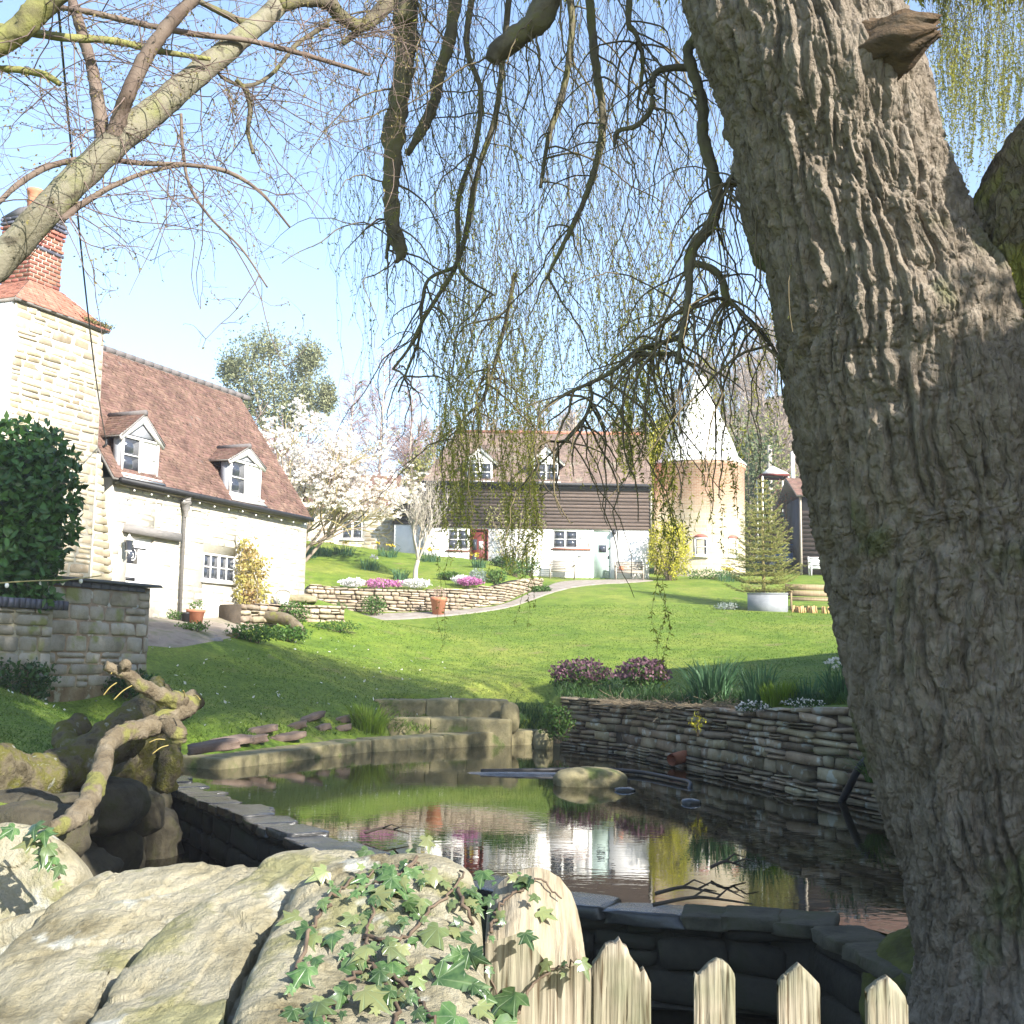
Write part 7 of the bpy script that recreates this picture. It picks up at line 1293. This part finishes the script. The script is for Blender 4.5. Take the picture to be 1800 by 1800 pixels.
# magnolia
b = np.array([P(508, 1000, 48)[0], 48.5, 5.0]); t = thing('magnolia_tree', 'spreading magnolia covered in white blossom behind the cottage', 'tree', b); out = []; tips = []
for dx, dy in ((-.35, 0), (.95, .1), (.0, -.5), (.6, -.4), (.3, .5), (.2, .4), (.6, 0), (.85, .2)): o, tp_ = grow(b, (dx, dy, 1.15), 3.5, .075, 3, [5, 5, 4], .66, .02, rnd, shrink=.62); out += o; tips += tp_
split_tree(t, out, .04, m_brtwig, m_goldtwig); tips = np.array(tips); c = tips[rng.integers(0, len(tips), 5200)]+rng.normal(0, .12, (5200, 3)); c = c[(c[:, 2] > b[2]+2.6)]; q = MB()
for j in range(6): a = rng.uniform(0, 6.28, len(c)); add_leaves(q, c, rng.uniform(.10, .19, len(c)), axis=np.stack([np.cos(a+j), np.sin(a+j), rng.uniform(.2, 1.4, len(c))], 1), aspect=.62)
q.build('blossom', ml_magn, t, kind='stuff')
# eucalyptus, birches and other trees behind
b = np.array([P(478, 1000, 70)[0], 70, 8.]); t = thing('eucalyptus_tree', 'tall open-crowned grey-green evergreen rising behind the cottage roof', 'tree', b); out, tips = grow(b, (0, 0, 1), 6.0, .32, 0, [0], 0, 0, rnd, wig=.03); out = [out[0]]; tips = []; f_ = out[0][0][-1]
lumps = [(432,640,36,48), (470,612,34,34), (450,685,50,44), (525,650,42,52), (540,700,32,40), (495,690,50,50), (405,650,20,26), (545,628,24,26), (440,720,40,34), (575,700,14,30), (510,735,50,36)]; q = MB()
for k, (px, py, rx, ry) in enumerate(lumps):
    c = P(px, py, 70+rnd.uniform(-1.5, 1.5)); o = (smooth_path([f_-[0, 0, rnd.uniform(.3, 2.5)], (f_+c)/2+[rnd.gauss(0, .3), 0, -.2], c], 3)); idx_ = np.linspace(0, len(o)-1, 6).astype(int); out.append((o[idx_], np.linspace(.13, .04, 6))); p, d = shellpts(1700, c, (rx*2.4*pxm(70), rx*2.4*pxm(70), ry*2.4*pxm(70)), .1, .6, 170+k); add_leaves(q, p, rng.uniform(.14, .28, len(p)), normals=d*.6+[0, 0, .3], aspect=.4)
q.build('foliage', ml_euc, t, kind='stuff'); split_tree(t, out, .05, m_palebark, m_palebark)
for k, (px, top, D, wd, lab) in enumerate(((650,612,76,1.0,'bare reddish birch rising highest behind the magnolia'), (602,660,74,.7,'slender bare reddish birch left of the tallest birch'), (705,668,75,.85,'bare reddish birch right of the tallest birch'))):
    g_ = P(px, 1000, D); zt = P(px, top, D)[2]; b = np.array([g_[0], D, 8.2]); Ht = zt-b[2]; t = thing('birch_tree', lab, 'tree', b, 'bare birches behind the magnolia'); o, _ = grow(b, (0, 0, 1), Ht*.97, .16, 0, [0], 0, .02, rnd, K=12, wig=.025); tr_ = o[0][0]; out = []
    q = MB(); q.tube(tr_, np.linspace(.16, .02, 12), 8); q.build('trunk', m_palebark, t, smooth=True)
    for i in range(46):
        u = .25+.74*rnd.random(); x = u*11; kk = min(int(x), 10); p = tr_[kk]+(tr_[kk+1]-tr_[kk])*(x-kk); a = rnd.uniform(0, 6.28); grow(p, (math.cos(a), math.sin(a), .9), wd*2.3*(1.1-u)+.5, .03, 2, [6, 5], .55, -.02, rnd, shrink=.6, out=out, tips=[])
    split_tree(t, out, .025, m_pinktwig, m_pinktwig)
out = []; b = np.array([P(490, 1000, 58)[0], 58, 7.5]); t = thing('plum_tree', 'bare pinkish-twigged tree between the cottage roof and the magnolia', 'tree', b)
for i in range(9): grow(b+[rnd.uniform(-1.6, 1.6), rnd.uniform(-.5, .5), 0], (rnd.gauss(0, .35), 0, 1), 3.2, .07, 3, [5, 5, 5], .55, .03, rnd, shrink=.6, out=out, tips=[])
split_tree(t, out, .04, m_pinktwig, m_pinktwig); q = MB(); tp_ = np.concatenate([o[0][3:] for o in out if o[1][0] < .02]); tp_ = tp_[rng.integers(0, len(tp_), 2600)]; add_leaves(q, tp_, .09); q.build('blossom', LM('plum_blossom', (.42, .26, .28), (.52, .36, .36)), t, kind='stuff')
# wood on the hill: one mass of bare trees
def wood_template(sd):
    rd_ = random.Random(sd); out = []; Ht = rd_.uniform(9, 13); o, _ = grow((0, 0, 0), (0, 0, 1), Ht, .2, 0, [0], 0, .01, rd_, K=6, wig=.04); out += o; tr_ = o[0][0]
    for i in range(30): u = .3+.7*rd_.random(); x = u*5; k = min(int(x), 4); p = tr_[k]+(tr_[k+1]-tr_[k])*(x-k); a = rd_.uniform(0, 6.28); grow(p, (math.cos(a), math.sin(a), 1.1), 3.2*(1.15-u)+.8, .06, 1, [8], .5, .02, rd_, shrink=.65, out=out, tips=[])
    return tree_mesh(out, 3)
WT = [wood_template(s) for s in range(3)]; q = MB(); qe = MB(); r = np.random.default_rng(17)
cnt = 0
while cnt < 150:
    y = r.uniform(80, 170); x = r.uniform(.01, .36)*y
    if x < .10*y and y < 105: continue
    V, Q = WT[cnt % 3]; a = r.uniform(0, 6.28); s = r.uniform(.6, 1.0)*(.72 if x < .16*y else 1.); V = V*s; V = np.stack([V[:, 0]*math.cos(a)-V[:, 1]*math.sin(a), V[:, 0]*math.sin(a)+V[:, 1]*math.cos(a), V[:, 2]], 1)+[x, y, h1(x, y)-.3]; q.add(V, Q); cnt += 1
for _ in range(46):
    y = r.uniform(92, 135); x = r.uniform(-.10, .12)*y; V, Q = WT[_ % 3]; a = r.uniform(0, 6.28); s = r.uniform(.6, .95); V = V*s; q.add(np.stack([V[:, 0]*math.cos(a)-V[:, 1]*math.sin(a), V[:, 0]*math.sin(a)+V[:, 1]*math.cos(a), V[:, 2]], 1)+[x, y, h1(x, y)-.3], Q)
tag(q.build('hill_wood', m_brtwig, None, kind='stuff'), 'far bare brown wood covering the hillside behind the barn', 'wood')
n = 5200; y = r.uniform(70, 150, n); x = r.uniform(.10, .36, n)*y; z = h(x, y); add_leaves(qe, np.stack([x, y, z+r.uniform(.1, 4.5, n)*(.6+noise(np.stack([x*.2, y*.2, 0*x], 1)))], 1), r.uniform(.3, .7, n)); tag(qe.build('undergrowth', LM('undergrowth_leaf', (.09, .11, .04), (.16, .17, .06), trans=.2), None, kind='stuff'), 'green and brown undergrowth below the trees of the hillside wood', 'undergrowth')
for k, (px, D, top, w, mt, lab) in enumerate(((1322,66,745,3.4,ml_forest,'dark green conifer behind the right side of the oast house'), (1392,62,880,2.6,ml_forest,'dark ivy-covered shrub beside the boarded shed'), (1345,74,720,4.5,LM('hazel_leaf', (.16, .18, .05), (.24, .25, .08)),'loose yellowish-green tree on the slope behind the oast house'), (1290,80,690,4.5,ml_euc,'grey-green tree on the hill just right of the white cone'), (1150,70,735,2.2,ml_yel,'golden-leaved tree between the barn roof and the oast cone'), (745,68,770,3.2,LM('olive_leaf', (.20, .20, .06), (.30, .28, .09)),'olive-green bush behind the left end of the barn roof'))):
    b = GD(px, D); zt = P(px, top, D)[2]; bush('tree', lab, 'tree', b, (w, w, zt-b[2]), 2600, .26, mt, seed=200+k, fill=.3, lump=.4, twigs=26)
b = GD(1382, 60); zt = P(1385, 843, 60)[2]; t = bush('red_hedge', 'reddish-brown bare hedge under the white gazebo roof', 'hedge', b, (2.6, 1.2, zt-b[2]), 1500, .12, LM('red_brown_leaf', (.22, .09, .07), (.32, .16, .12)), seed=210, twigs=40)
# golden bush by the oast
b = GD(1178, 54.0); zt = P(1178, 918, 54)[2]; bush('golden_bush', 'big golden yellow leafy bush between the barn and the oast house', 'shrub', b, (1.95, 1.6, zt-b[2]+.2), 4200, .12, ml_yel, seed=220, lump=.35, twigs=20)
b = GD(1248, 54.5); bush('flower_border', 'low green and yellow border at the foot of the oast house', 'plant', b, (2.6, .8, .45), 900, .10, ml_green, seed=221); clump('daffodil_clump', 'pale daffodils at the right foot of the oast house beside the spruce', 'flowers', GD(1283, 53.5), 80, .5, .03, .5, ml_daff, .3, None, ml_yelfl, 8, .13, (.9, 1.2), 33)
# climbers
def climber(name, label, fr, poly, n, ls, mat, seed, v=-.12, dep=.14, stems=8):
    r = np.random.default_rng(seed); poly = np.array(poly, float); lo, hi = poly.min(0), poly.max(0); p = lo+(hi-lo)*r.random((n*3, 2)); p = p[(poly_sd(poly, p[:, 0], p[:, 1]) < 0) | (r.random(len(p)) < .04)]; p = p[poly_sd(poly, p[:, 0], p[:, 1]) < 6][:n]; q3 = []
    for a, b in p: u, z = fr.hit(a, b, v); q3.append(fr([[u, v-abs(r.normal(0, dep)), z]])[0])
    q3 = np.array(q3); m = poly.mean(0); u, z = fr.hit(m[0], hi[1], v); base = fr([[u, v, z]])[0]; t = thing(name, label, 'climber', base); q = MB(); nn_ = fr([[0, -1, 0]])[0]-fr.o; add_leaves(q, q3, r.uniform(ls*.6, ls*1.3, len(q3)), normals=nn_*1.5, aspect=.6); q.build('foliage', mat, t, kind='stuff'); q = MB()
    for _ in range(stems): e = q3[r.integers(len(q3))]; q.tube(smooth_path([base+[r.normal(0, .1), 0, 0], (base+e)/2+r.normal(0, .12, 3), e], 4), np.linspace(.022, .007, 9), 5)
    q.build('stems', m_stemg, t, kind='stuff'); return t
climber('climbing_plant', 'yellow-green climber growing up the cottage wall right of the small-paned window', HF, [(418,948), (432,945), (446,972), (462,990), (468,1040), (462,1075), (435,1088), (415,1085), (410,1030), (414,985)], 1500, .11, ml_climb, 1)
climber('climbing_shrub', 'straggly climbing shrub on the barn between the red door and the first bench', BF, [(858,890), (880,885), (905,900), (940,895), (962,925), (955,960), (945,1005), (900,1010), (872,980), (866,930), (850,905)], 620, .13, LM('sparse_leaf', (.22, .22, .08), (.36, .34, .16)), 2, dep=.3, stems=26)
# the spruce in its galvanised planter
b = GD(1347, 43.6); zt = P(1338, 838, 43.6)[2]; pz = P(1340, 1046, 43.6)[2]
sp = thing('spruce_tree', 'young open spruce standing in the square galvanised planter', 'tree', (b[0], 43.7, pz)); sb = np.array([P(1343, 1040, 43.7)[0], 43.7, pz-.1]); q = MB(); stp_ = P(1338, 838, 43.7); q.tube(smooth_path([sb, (sb+stp_)/2, stp_], 6), np.linspace(.075, .012, 13), 8); q.build('trunk', m_goldtwig, sp, smooth=True); q = MB(); ql = MB(); Ht = stp_[2]-sb[2]
for k in range(17):
    u = .06+.90*(k/16)**.9; nb_ = 11 if u < .75 else 6; Lb = 1.55*(1-u)**.8+.10 if u > .12 else 1.3
    for j in range(nb_):
        a = j*6.283/nb_+k*1.1+rnd.gauss(0, .15); c = sb+(stp_-sb)*u; L = Lb*rnd.uniform(.75, 1.15); dr_ = np.array([math.cos(a), math.sin(a), 0]); e = c+dr_*L+[0, 0, L*(.18+.35*u)]; m = c+dr_*L*.5+[0, 0, -.02*L]; p = smooth_path([c, m, e], 5); q.tube(p, np.linspace(.014, .004, len(p)), 4)
        for s in range(int(L/.10)):
            f = (s+1)/(L/.10+1); x = f*(len(p)-1); kk = min(int(x), len(p)-2); o = p[kk]+(p[kk+1]-p[kk])*(x-kk); sd = np.array([-dr_[1], dr_[0], 0])*(1 if s % 2 else -1); tl_ = .30*L*(1-f*.6)+.04; e2 = o+(dr_*.75+sd*.8)*tl_+[0, 0, .02]; q.tube([o, e2], [.005, .003], 3, cap=False); nn = int(tl_/.007)+5; tt = rng.random(nn)[:, None]; add_leaves(ql, o+(e2-o)*tt, rng.uniform(.045, .075, nn), axis=(e2-o)[None]/tl_+rng.normal(0, .7, (nn, 3)), aspect=.2)
        nn = int(L/.009); tt = rng.random(nn)*(len(p)-1); kk = np.minimum(tt.astype(int), len(p)-2); add_leaves(ql, p[kk]+(p[kk+1]-p[kk])*(tt-kk)[:, None], rng.uniform(.035, .055, nn), axis=dr_+rng.normal(0, .8, (nn, 3)), aspect=.16)
q.build('branches', m_goldtwig, sp, kind='stuff'); ql.build('needles', ml_spruce, sp, kind='stuff')
# unseen hedge-shaped blocker added right of the camera to shade trunk and near pond
blocker = thing('shade_hedge', 'unseen tall hedge added right of the willow to shade the pond', 'hedge', (9, 7.5, .5)); q = MB(); ql = MB(); hp_ = np.array([(4.9, -.3, 6.3), (5.9, 2.7, 6.7), (8, 5.4, 7.2), (10.5, 8.9, 8.0), (13, 12.4, 8.8)])
for a, b in zip(hp_[:-1], hp_[1:]): q.hexa([(a[0], a[1], -.2), (a[0]+1.2, a[1]-.9, -.2), (b[0]+1.2, b[1]-.9, -.2), (b[0], b[1], -.2), (a[0]+.1, a[1], a[2]-.2), (a[0]+1., a[1]-.7, a[2]-.2), (b[0]+1., b[1]-.7, b[2]-.2), (b[0]+.1, b[1], b[2]-.2)])
q.build('inner_stems', MATS['hedge_inside'], blocker); n = 14000; u = rng.random(n)*3.999; k = u.astype(int); f = (u-k)[:, None]; a = hp_[k]*(1-f)+hp_[k+1]*f; wv = rng.choice([0, 1], n)[:, None]; p = np.column_stack([a[:, 0]+1.2*wv[:, 0], a[:, 1]-.9*wv[:, 0], a[:, 2]*rng.random(n)]); tpm = rng.random(n) < .15; p[tpm, 2] = a[tpm, 2]-.15+rng.normal(0, .15, tpm.sum()); p += rng.normal(0, .12, p.shape); add_leaves(ql, p, rng.uniform(.1, .2, n)); ql.build('foliage', ml_forest, blocker, kind='stuff')
# ------------------------------------------------------------------ garden things
m_zinc = M('galvanised_sheet', [(.19, .20, .21), (.27, .28, .29)], 2.5, .55, .15, 20)
m_soil = MATS['dark_earth']
b0 = GD(1347, 43.6); cx = b0[0]; zb = P(1340, 1074, 43.0)[2]; zt_ = P(1340, 1043, 43.0)[2]
pn = thing('metal_planter', 'square galvanised metal planter holding the spruce on the lawn', 'planter', (cx, 43.6, zb))
PF = Fr((P(1314, 1060, 43.0)[0], 43.0, 0), math.radians(-14)); w = 1.42; d_ = 1.1
q = MB(PF)
for a in ((0, w, 0, .04), (0, w, d_-.04, d_), (0, .04, .041, d_-.041), (w-.04, w, .041, d_-.041)): q.box(a[0], a[1], a[2], a[3], zb-.3, zt_-.03)
q.build('side_panels', m_zinc, pn); q = MB(PF)
for a in ((-.02, w+.02, -.02, .06), (-.02, w+.02, d_-.06, d_+.02), (-.02, .06, .061, d_-.061), (w-.06, w+.02, .061, d_-.061)): q.box(a[0], a[1], a[2], a[3], zt_-.029, zt_+.01)
q.build('rim', m_zinc, pn); q = MB(PF); q.box(.05, w-.05, .05, d_-.05, zt_-.2, zt_-.05); q.build('soil', m_soil, pn)
def bench(label, fr, w, hseat, hback, d, mat, z0, slats=3, arms=True, group=None, facing=1):
    t = thing('bench', label, 'bench', fr([[w/2, 0, z0]])[0], group); s = facing
    for x in (0, w-.06):
        q = MB(fr); q.box(x, x+.06, -d/2, -d/2+.06, z0, z0+(hseat+.22 if arms else hseat)); q.build('leg', mat, t); q = MB(fr); q.hexa([(x, d/2-.06, z0), (x+.06, d/2-.06, z0), (x+.06, d/2, z0), (x, d/2, z0), (x, d/2+.08, z0+hback), (x+.06, d/2+.08, z0+hback), (x+.06, d/2+.14, z0+hback), (x, d/2+.14, z0+hback)]); q.build('leg', mat, t)
        if arms: q = MB(fr); q.box(x-.015, x+.075, -d/2-.03, d/2+.02, z0+hseat+.222, z0+hseat+.26); q.build('armrest', mat, t)
    for k in range(3): q = MB(fr); y = -d/2+.005+k*(d-.08)/3; q.box(.002, w-.002, y, y+(d-.08)/3-.015, z0+hseat, z0+hseat+.035); q.build('seat_slat', mat, t)
    q = MB(fr); q.box(.062, w-.062, -d/2+.005, -d/2+.04, z0+hseat-.1, z0+hseat-.005); q.build('seat_rail', mat, t)
    for k in range(slats): z = z0+hseat+.10+k*(hback-hseat-.1)/slats; q = MB(fr); q.box(.0, w, d/2+.01+.02*k, d/2+.045+.02*k, z, z+(hback-hseat-.1)/slats-.02); q.build('back_slat', mat, t)
    return t
for px0, px1, lab in ((966,1011,'pale weathered wooden bench under the barn window'), (1081,1131,'pale weathered wooden bench at the right end of the white barn wall')):
    x0 = P(px0, 1000, 54.2)[0]; x1 = P(px1, 1000, 54.2)[0]; bench(lab, Fr((x0, 54.2, 0), 0), x1-x0, .42, .92, .5, m_wood, h1((x0+x1)/2, 54.2)-.02, 5, True, 'benches along the barn')
u = P(1092, 996, 54.2); t = thing('brick_block', 'small reddish block lying on the seat of the right-hand barn bench', 'block', (u[0], 54.15, h1(u[0], 54.2)+.44)); q = MB(); q.box(u[0]-.11, u[0]+.11, 54.05, 54.2, h1(u[0], 54.2)+.437, h1(u[0], 54.2)+.62); q.build('block', m_terra, t)
x0 = P(1387, 1060, 43.4)[0]; bench('wooden garden bench with arms on the lawn, its right end hidden by the willow trunk', Fr((x0, 43.5, 0), math.radians(4)), 1.75, .46, 1.02, .55, M('golden_teak', [(.20, .15, .08), (.28, .215, .13)], 3, .8, .3, 40, stretch=(6, 1, 1)), h1(x0+.8, 43.5)-.02, 2, True)
x0 = P(1425, 1000, 56)[0]; bz = h1(x0+.6, 56); bench('white painted bench in front of the dark boarded shed', Fr((x0, 56.2, 0), 0), 1.3, .42, .95, .45, m_white, bz, 4, True)
# log-roll edging beside the bench
lr = thing('log_edging', 'low edging of short upright sawn logs in the grass under the garden bench', 'edging', GD(1430, 42.7)); rr_ = random.Random(2)
m_cutlog = M('sawn_log', [(.36, .22, .09), (.48, .32, .15)], 6, .85, .3, var=.25)
for k in range(26):
    px = 1392+k*3.4
    if 1439 < px < 1446: continue
    b = GD(px, 42.6+.1*math.sin(k)); q = MB(); a = rr_.gauss(0, .09); q.tube([b-[0, 0, .1], b+[a*.3, 0, .24+rr_.gauss(0, .02)]], .036, 7); q.build('log_stake', m_cutlog, lr)
# pots
def pot(label, c, r_, hh, mat=None, plant=None, seed=0, group=None):
    t = thing('plant_pot', label, 'pot', c, group); q = MB(); q.lathe([(.01, 0), (r_*.68, 0), (r_*.9, hh*.78), (r_*1.0, hh*.8), (r_*1.02, hh), (r_*.9, hh), (r_*.86, hh*.86), (.01, hh*.85)], c, 24); q.build('pot', mat or m_terra, t, smooth=False); q = MB(); q.lathe([(.01, hh*.87), (r_*.88, hh*.86)], c, 20); q.build('soil', m_soil, t)
    return t
b = GD(770, 42.0); pot('large terracotta pot standing before the terrace wall on the path', b, .30, .62); o = bush('dry_plant', 'dry pinkish plant growing in the large terracotta pot', 'plant', b+[0, 0, .52], (.55, .55, .5), 260, .06, LM('dry_pink_leaf', (.42, .30, .24), (.5, .38, .3)), seed=301, twigs=24)
b = P(585, 1044, 43.6); pot('small terracotta pot at the left end of the terrace wall top', b, .2, .2)
b = HF([[HF.hit(341, 1085, -.5)[0], -.55, 0]])[0]; b[2] = h1(b[0], b[1]); pot('terracotta pot with a small plant against the cottage wall by the downpipe', b, .24, .36); bush('pot_plant', 'small leafy plant in the terracotta pot by the cottage downpipe', 'plant', b+[0, 0, .3], (.4, .4, .3), 180, .06, ml_green, seed=302, twigs=8)
b = HF([[HF.hit(497, 1045, -.4)[0], -.4, 0]])[0]; b[2] = h1(b[0], b[1])+.02; t = thing('metal_bucket', 'white and grey metal bucket at the right corner of the cottage wall', 'bucket', b); q = MB(); q.lathe([(.01, 0), (.14, 0), (.2, .42), (.18, .42), (.13, .03)], b, 18); q.build('bucket', m_white, t, smooth=True); q = MB(); a = np.linspace(0, math.pi, 10); q.tube(np.stack([b[0]+.2*np.cos(a), b[1]+0*a, b[2]+.42+.12*np.sin(a)], 1), .01, 5); q.build('handle', m_black, t)
# boots / dark pot by the downpipe
b = HF([[HF.hit(325, 1075, -.35)[0], -.4, 0]])[0]; b[2] = h1(b[0], b[1]); pot('small dark plant pot between the downpipe and the terracotta pot', b, .13, .26, m_black)
# wooden planter table above the garden wall
TF = Fr(GF([[.35, 1.3, 0]])[0], HF.a); z1 = P(128, 968, 21.8)[2]; wtbl = thing('wooden_table', 'rustic mossy wooden table half hidden behind the garden wall and laurel', 'table', TF([[.4, .3, z1-1.]])[0])
for k in range(3): q = MB(TF); q.box(-.35, 1.1, k*.2, k*.2+.185, z1, z1+.06); q.build('plank', m_oldwood, wtbl)
q = MB(TF); q.box(-.3, 1.05, .02, .06, z1-.2, z1-.005); q.build('apron', m_oldwood, wtbl)
for x, dx in ((-.2, -.1), (.9, .12)):
    for y in (.06, .48): q = MB(TF); q.hexa([(x+dx, y, z1-1.3), (x+dx+.08, y, z1-1.3), (x+dx+.08, y+.08, z1-1.3), (x+dx, y+.08, z1-1.3), (x, y, z1-.006), (x+.08, y, z1-.006), (x+.08, y+.08, z1-.006), (x, y+.08, z1-.006)]); q.build('leg', m_oldwood, wtbl)
q = MB(TF); q.hexa([(.72, .61, z1-.3), (.8, .61, z1-.3), (.8, .67, z1-.3), (.72, .67, z1-.3), (.70, .61, z1+.28), (.76, .61, z1+.28), (.76, .67, z1+.28), (.70, .67, z1+.28)]); q.build('post', m_oldwood, wtbl)
# string lights by the hedge
p0 = P(-20, 1026, 18.6); p1 = P(178, 1012, 20.4); sg2 = thing('string_lights', 'orange-ish cord with small bulbs strung in front of the laurel hedge', 'lights', p0); pth = smooth_path([p0, P(60, 1021, 19.0), P(120, 1019, 19.7), p1], 8); q = MB(); q.tube(pth, .011, 5); q.build('wire', m_goldtwig, sg2)
for px in (12, 72, 110, 142): D = np.interp(px, [-20, 178], [18.6, 20.4]); obj('bulb', _bm, None, sg2, P(px, np.interp(px, [-20, 60, 120, 178], [1026, 1021, 1019, 1012])+5, D), None, (1.6, 1.6, 1.9))
# pole, gazebo, car on the far right
b = GD(1357, 70); zt = P(1357, 783, 70)[2]; up = thing('utility_pole', 'pale wooden pole standing behind the spruce', 'pole', b); q = MB(); q.tube([b-[0, 0, .3], [b[0], b[1], zt]], [.16, .13], 10); q.build('pole', m_palebark, up, smooth=True); q = MB(); q.tube([[b[0], b[1]-.15, zt-.5], [b[0], b[1]-.15, zt-.3]], .05, 6); q.tube([[b[0]+.01, b[1]-.15, zt-.4], [b[0]+.9, b[1]-.2, zt-.25]], .02, 5); q.build('bracket', m_black, up)
b = GD(1398, 72); zt = P(1398, 800, 72)[2]; up2 = thing('white_post', 'short white post beside the willow trunk above the red hedge', 'post', b); q = MB(); q.tube([b-[0, 0, .3], [b[0], b[1], zt+.2]], .12, 10); q.build('pole', m_white, up2, smooth=True)
gz_ = P(1358, 836, 64); gzb = thing('gazebo', 'white pointed gazebo canopy with a red edge behind the spruce', 'gazebo', GD(1360, 64)); w2 = 24*pxm(64)
q = MB(); cv = [(-w2, -w2), (w2, -w2), (w2, w2), (-w2, w2)]; q.add([(gz_[0]+a, 64+b_, gz_[2]) for a, b_ in cv]+[(gz_[0], 64, gz_[2]+.55)]+[(gz_[0], 64, gz_[2]+.48)], None, [(i, (i+1) % 4, 4) for i in range(4)]+[((i+1) % 4, i, 5) for i in range(4)]); q.build('canopy', m_white, gzb); q = MB()
for i in range(4): a, b_ = cv[i], cv[(i+1) % 4]; q.hexa([(gz_[0]+a[0]*1.01, 64+a[1]*1.01, gz_[2]-.14), (gz_[0]+b_[0]*1.01, 64+b_[1]*1.01, gz_[2]-.14), (gz_[0]+b_[0]*.97, 64+b_[1]*.97, gz_[2]-.14), (gz_[0]+a[0]*.97, 64+a[1]*.97, gz_[2]-.14), (gz_[0]+a[0]*1.01, 64+a[1]*1.01, gz_[2]), (gz_[0]+b_[0]*1.01, 64+b_[1]*1.01, gz_[2]), (gz_[0]+b_[0]*.97, 64+b_[1]*.97, gz_[2]), (gz_[0]+a[0]*.97, 64+a[1]*.97, gz_[2])])
q.build('valance', m_redpaint, gzb)
for a, b_ in cv: x, y = gz_[0]+a*.95, 64+b_*.95; q = MB(); q.tube([(x, y, h1(x, y)-.1), (x, y, gz_[2]-.02)], .04, 6); q.build('pole', m_white, gzb)
# dark blue car parked behind the spruce
m_blue = M('dark_blue_paint', [(.02, .05, .12), (.03, .07, .16)], 3, .25, 0, spec=.6); CF_ = Fr((P(1332, 990, 59)[0], 59, 0), 0); z0 = h1(CF_.o[0]+1, 59)+.02; car = thing('parked_car', 'dark blue car parked behind the spruce, only its windows glimpsed', 'car', CF_([[2, .8, z0]])[0]); L_ = 3.6
prof = [(0, .35), (.05, .75), (.9, .92), (1.35, 1.38), (2.7, 1.42), (3.3, 1.0), (3.58, .9), (3.6, .35)]; q = MB(CF_); q.prism([(u, z0+z) for u, z in prof][::-1], 0, 1.6); q.build('body', m_blue, car)
q = MB(CF_); q.prism([(u, z0+z) for u, z in ((1.02, .95), (1.42, 1.32), (2.0, 1.35), (2.0, .95))][::-1], -.012, -.002); q.build('side_window', m_glass, car); q = MB(CF_); q.prism([(u, z0+z) for u, z in ((2.07, .95), (2.07, 1.35), (2.64, 1.36), (3.1, 1.0))][::-1], -.012, -.002); q.build('side_window', m_glass, car)
for u in (.75, 2.9):
    for v in (.08, 1.52): q = MB(CF_); q.tube([(u, v-.1, z0+.31), (u, v+.1, z0+.31)], .31, 20); wh = q.build('wheel', m_black, car); q = MB(CF_); q.tube([(u, v-.11, z0+.31), (u, v-.101, z0+.31)], .18, 14); q.build('hub_cap', m_zinc, wh)
for u, nm, mt in ((0.01, 'headlight', m_white), (3.56, 'tail_light', m_redpaint)):
    for v in (.12, 1.2): q = MB(CF_); q.box(u-.03, u+.05, v, v+.28, z0+.62, z0+.74); q.build(nm, mt, car)
# ------------------------------------------------------------------ hillside ground under the wood
lw_ = bpy.data.objects['lawn']; m_floor = M('woodland_floor', [(.10, .075, .045), (.16, .12, .07), (.10, .11, .04)], .35, .95, .4, 6); lw_.data.materials.append(m_floor)
nP = len(lw_.data.polygons); ctr = np.zeros(nP*3); lw_.data.polygons.foreach_get('center', ctr); ctr = ctr.reshape(-1, 3); lw_.data.polygons.foreach_set('material_index', ((ctr[:, 1] > 68) & (ctr[:, 1] < 600) & (ctr[:, 0] > -22)).astype(np.int32))
# ------------------------------------------------------------------ lens veil lifting the distant darks, added as thin haze
m_veil = bpy.data.materials.new('veil_haze'); m_veil.use_nodes = True; _N = m_veil.node_tree.nodes; _N.remove(_N['Principled BSDF'])
_v = _N.new('ShaderNodeVolumePrincipled'); _v.inputs['Color'].default_value = (.95, .97, 1, 1); _v.inputs['Density'].default_value = .0010; _v.inputs['Anisotropy'].default_value = .2; m_veil.node_tree.links.new(_v.outputs[0], _N['Material Output'].inputs['Volume'])
q = MB(); q.box(-905, 905, -32, 1003, min(GZMIN, -1.35)-1, 64); q.build('haze', m_veil, None, kind='stuff')
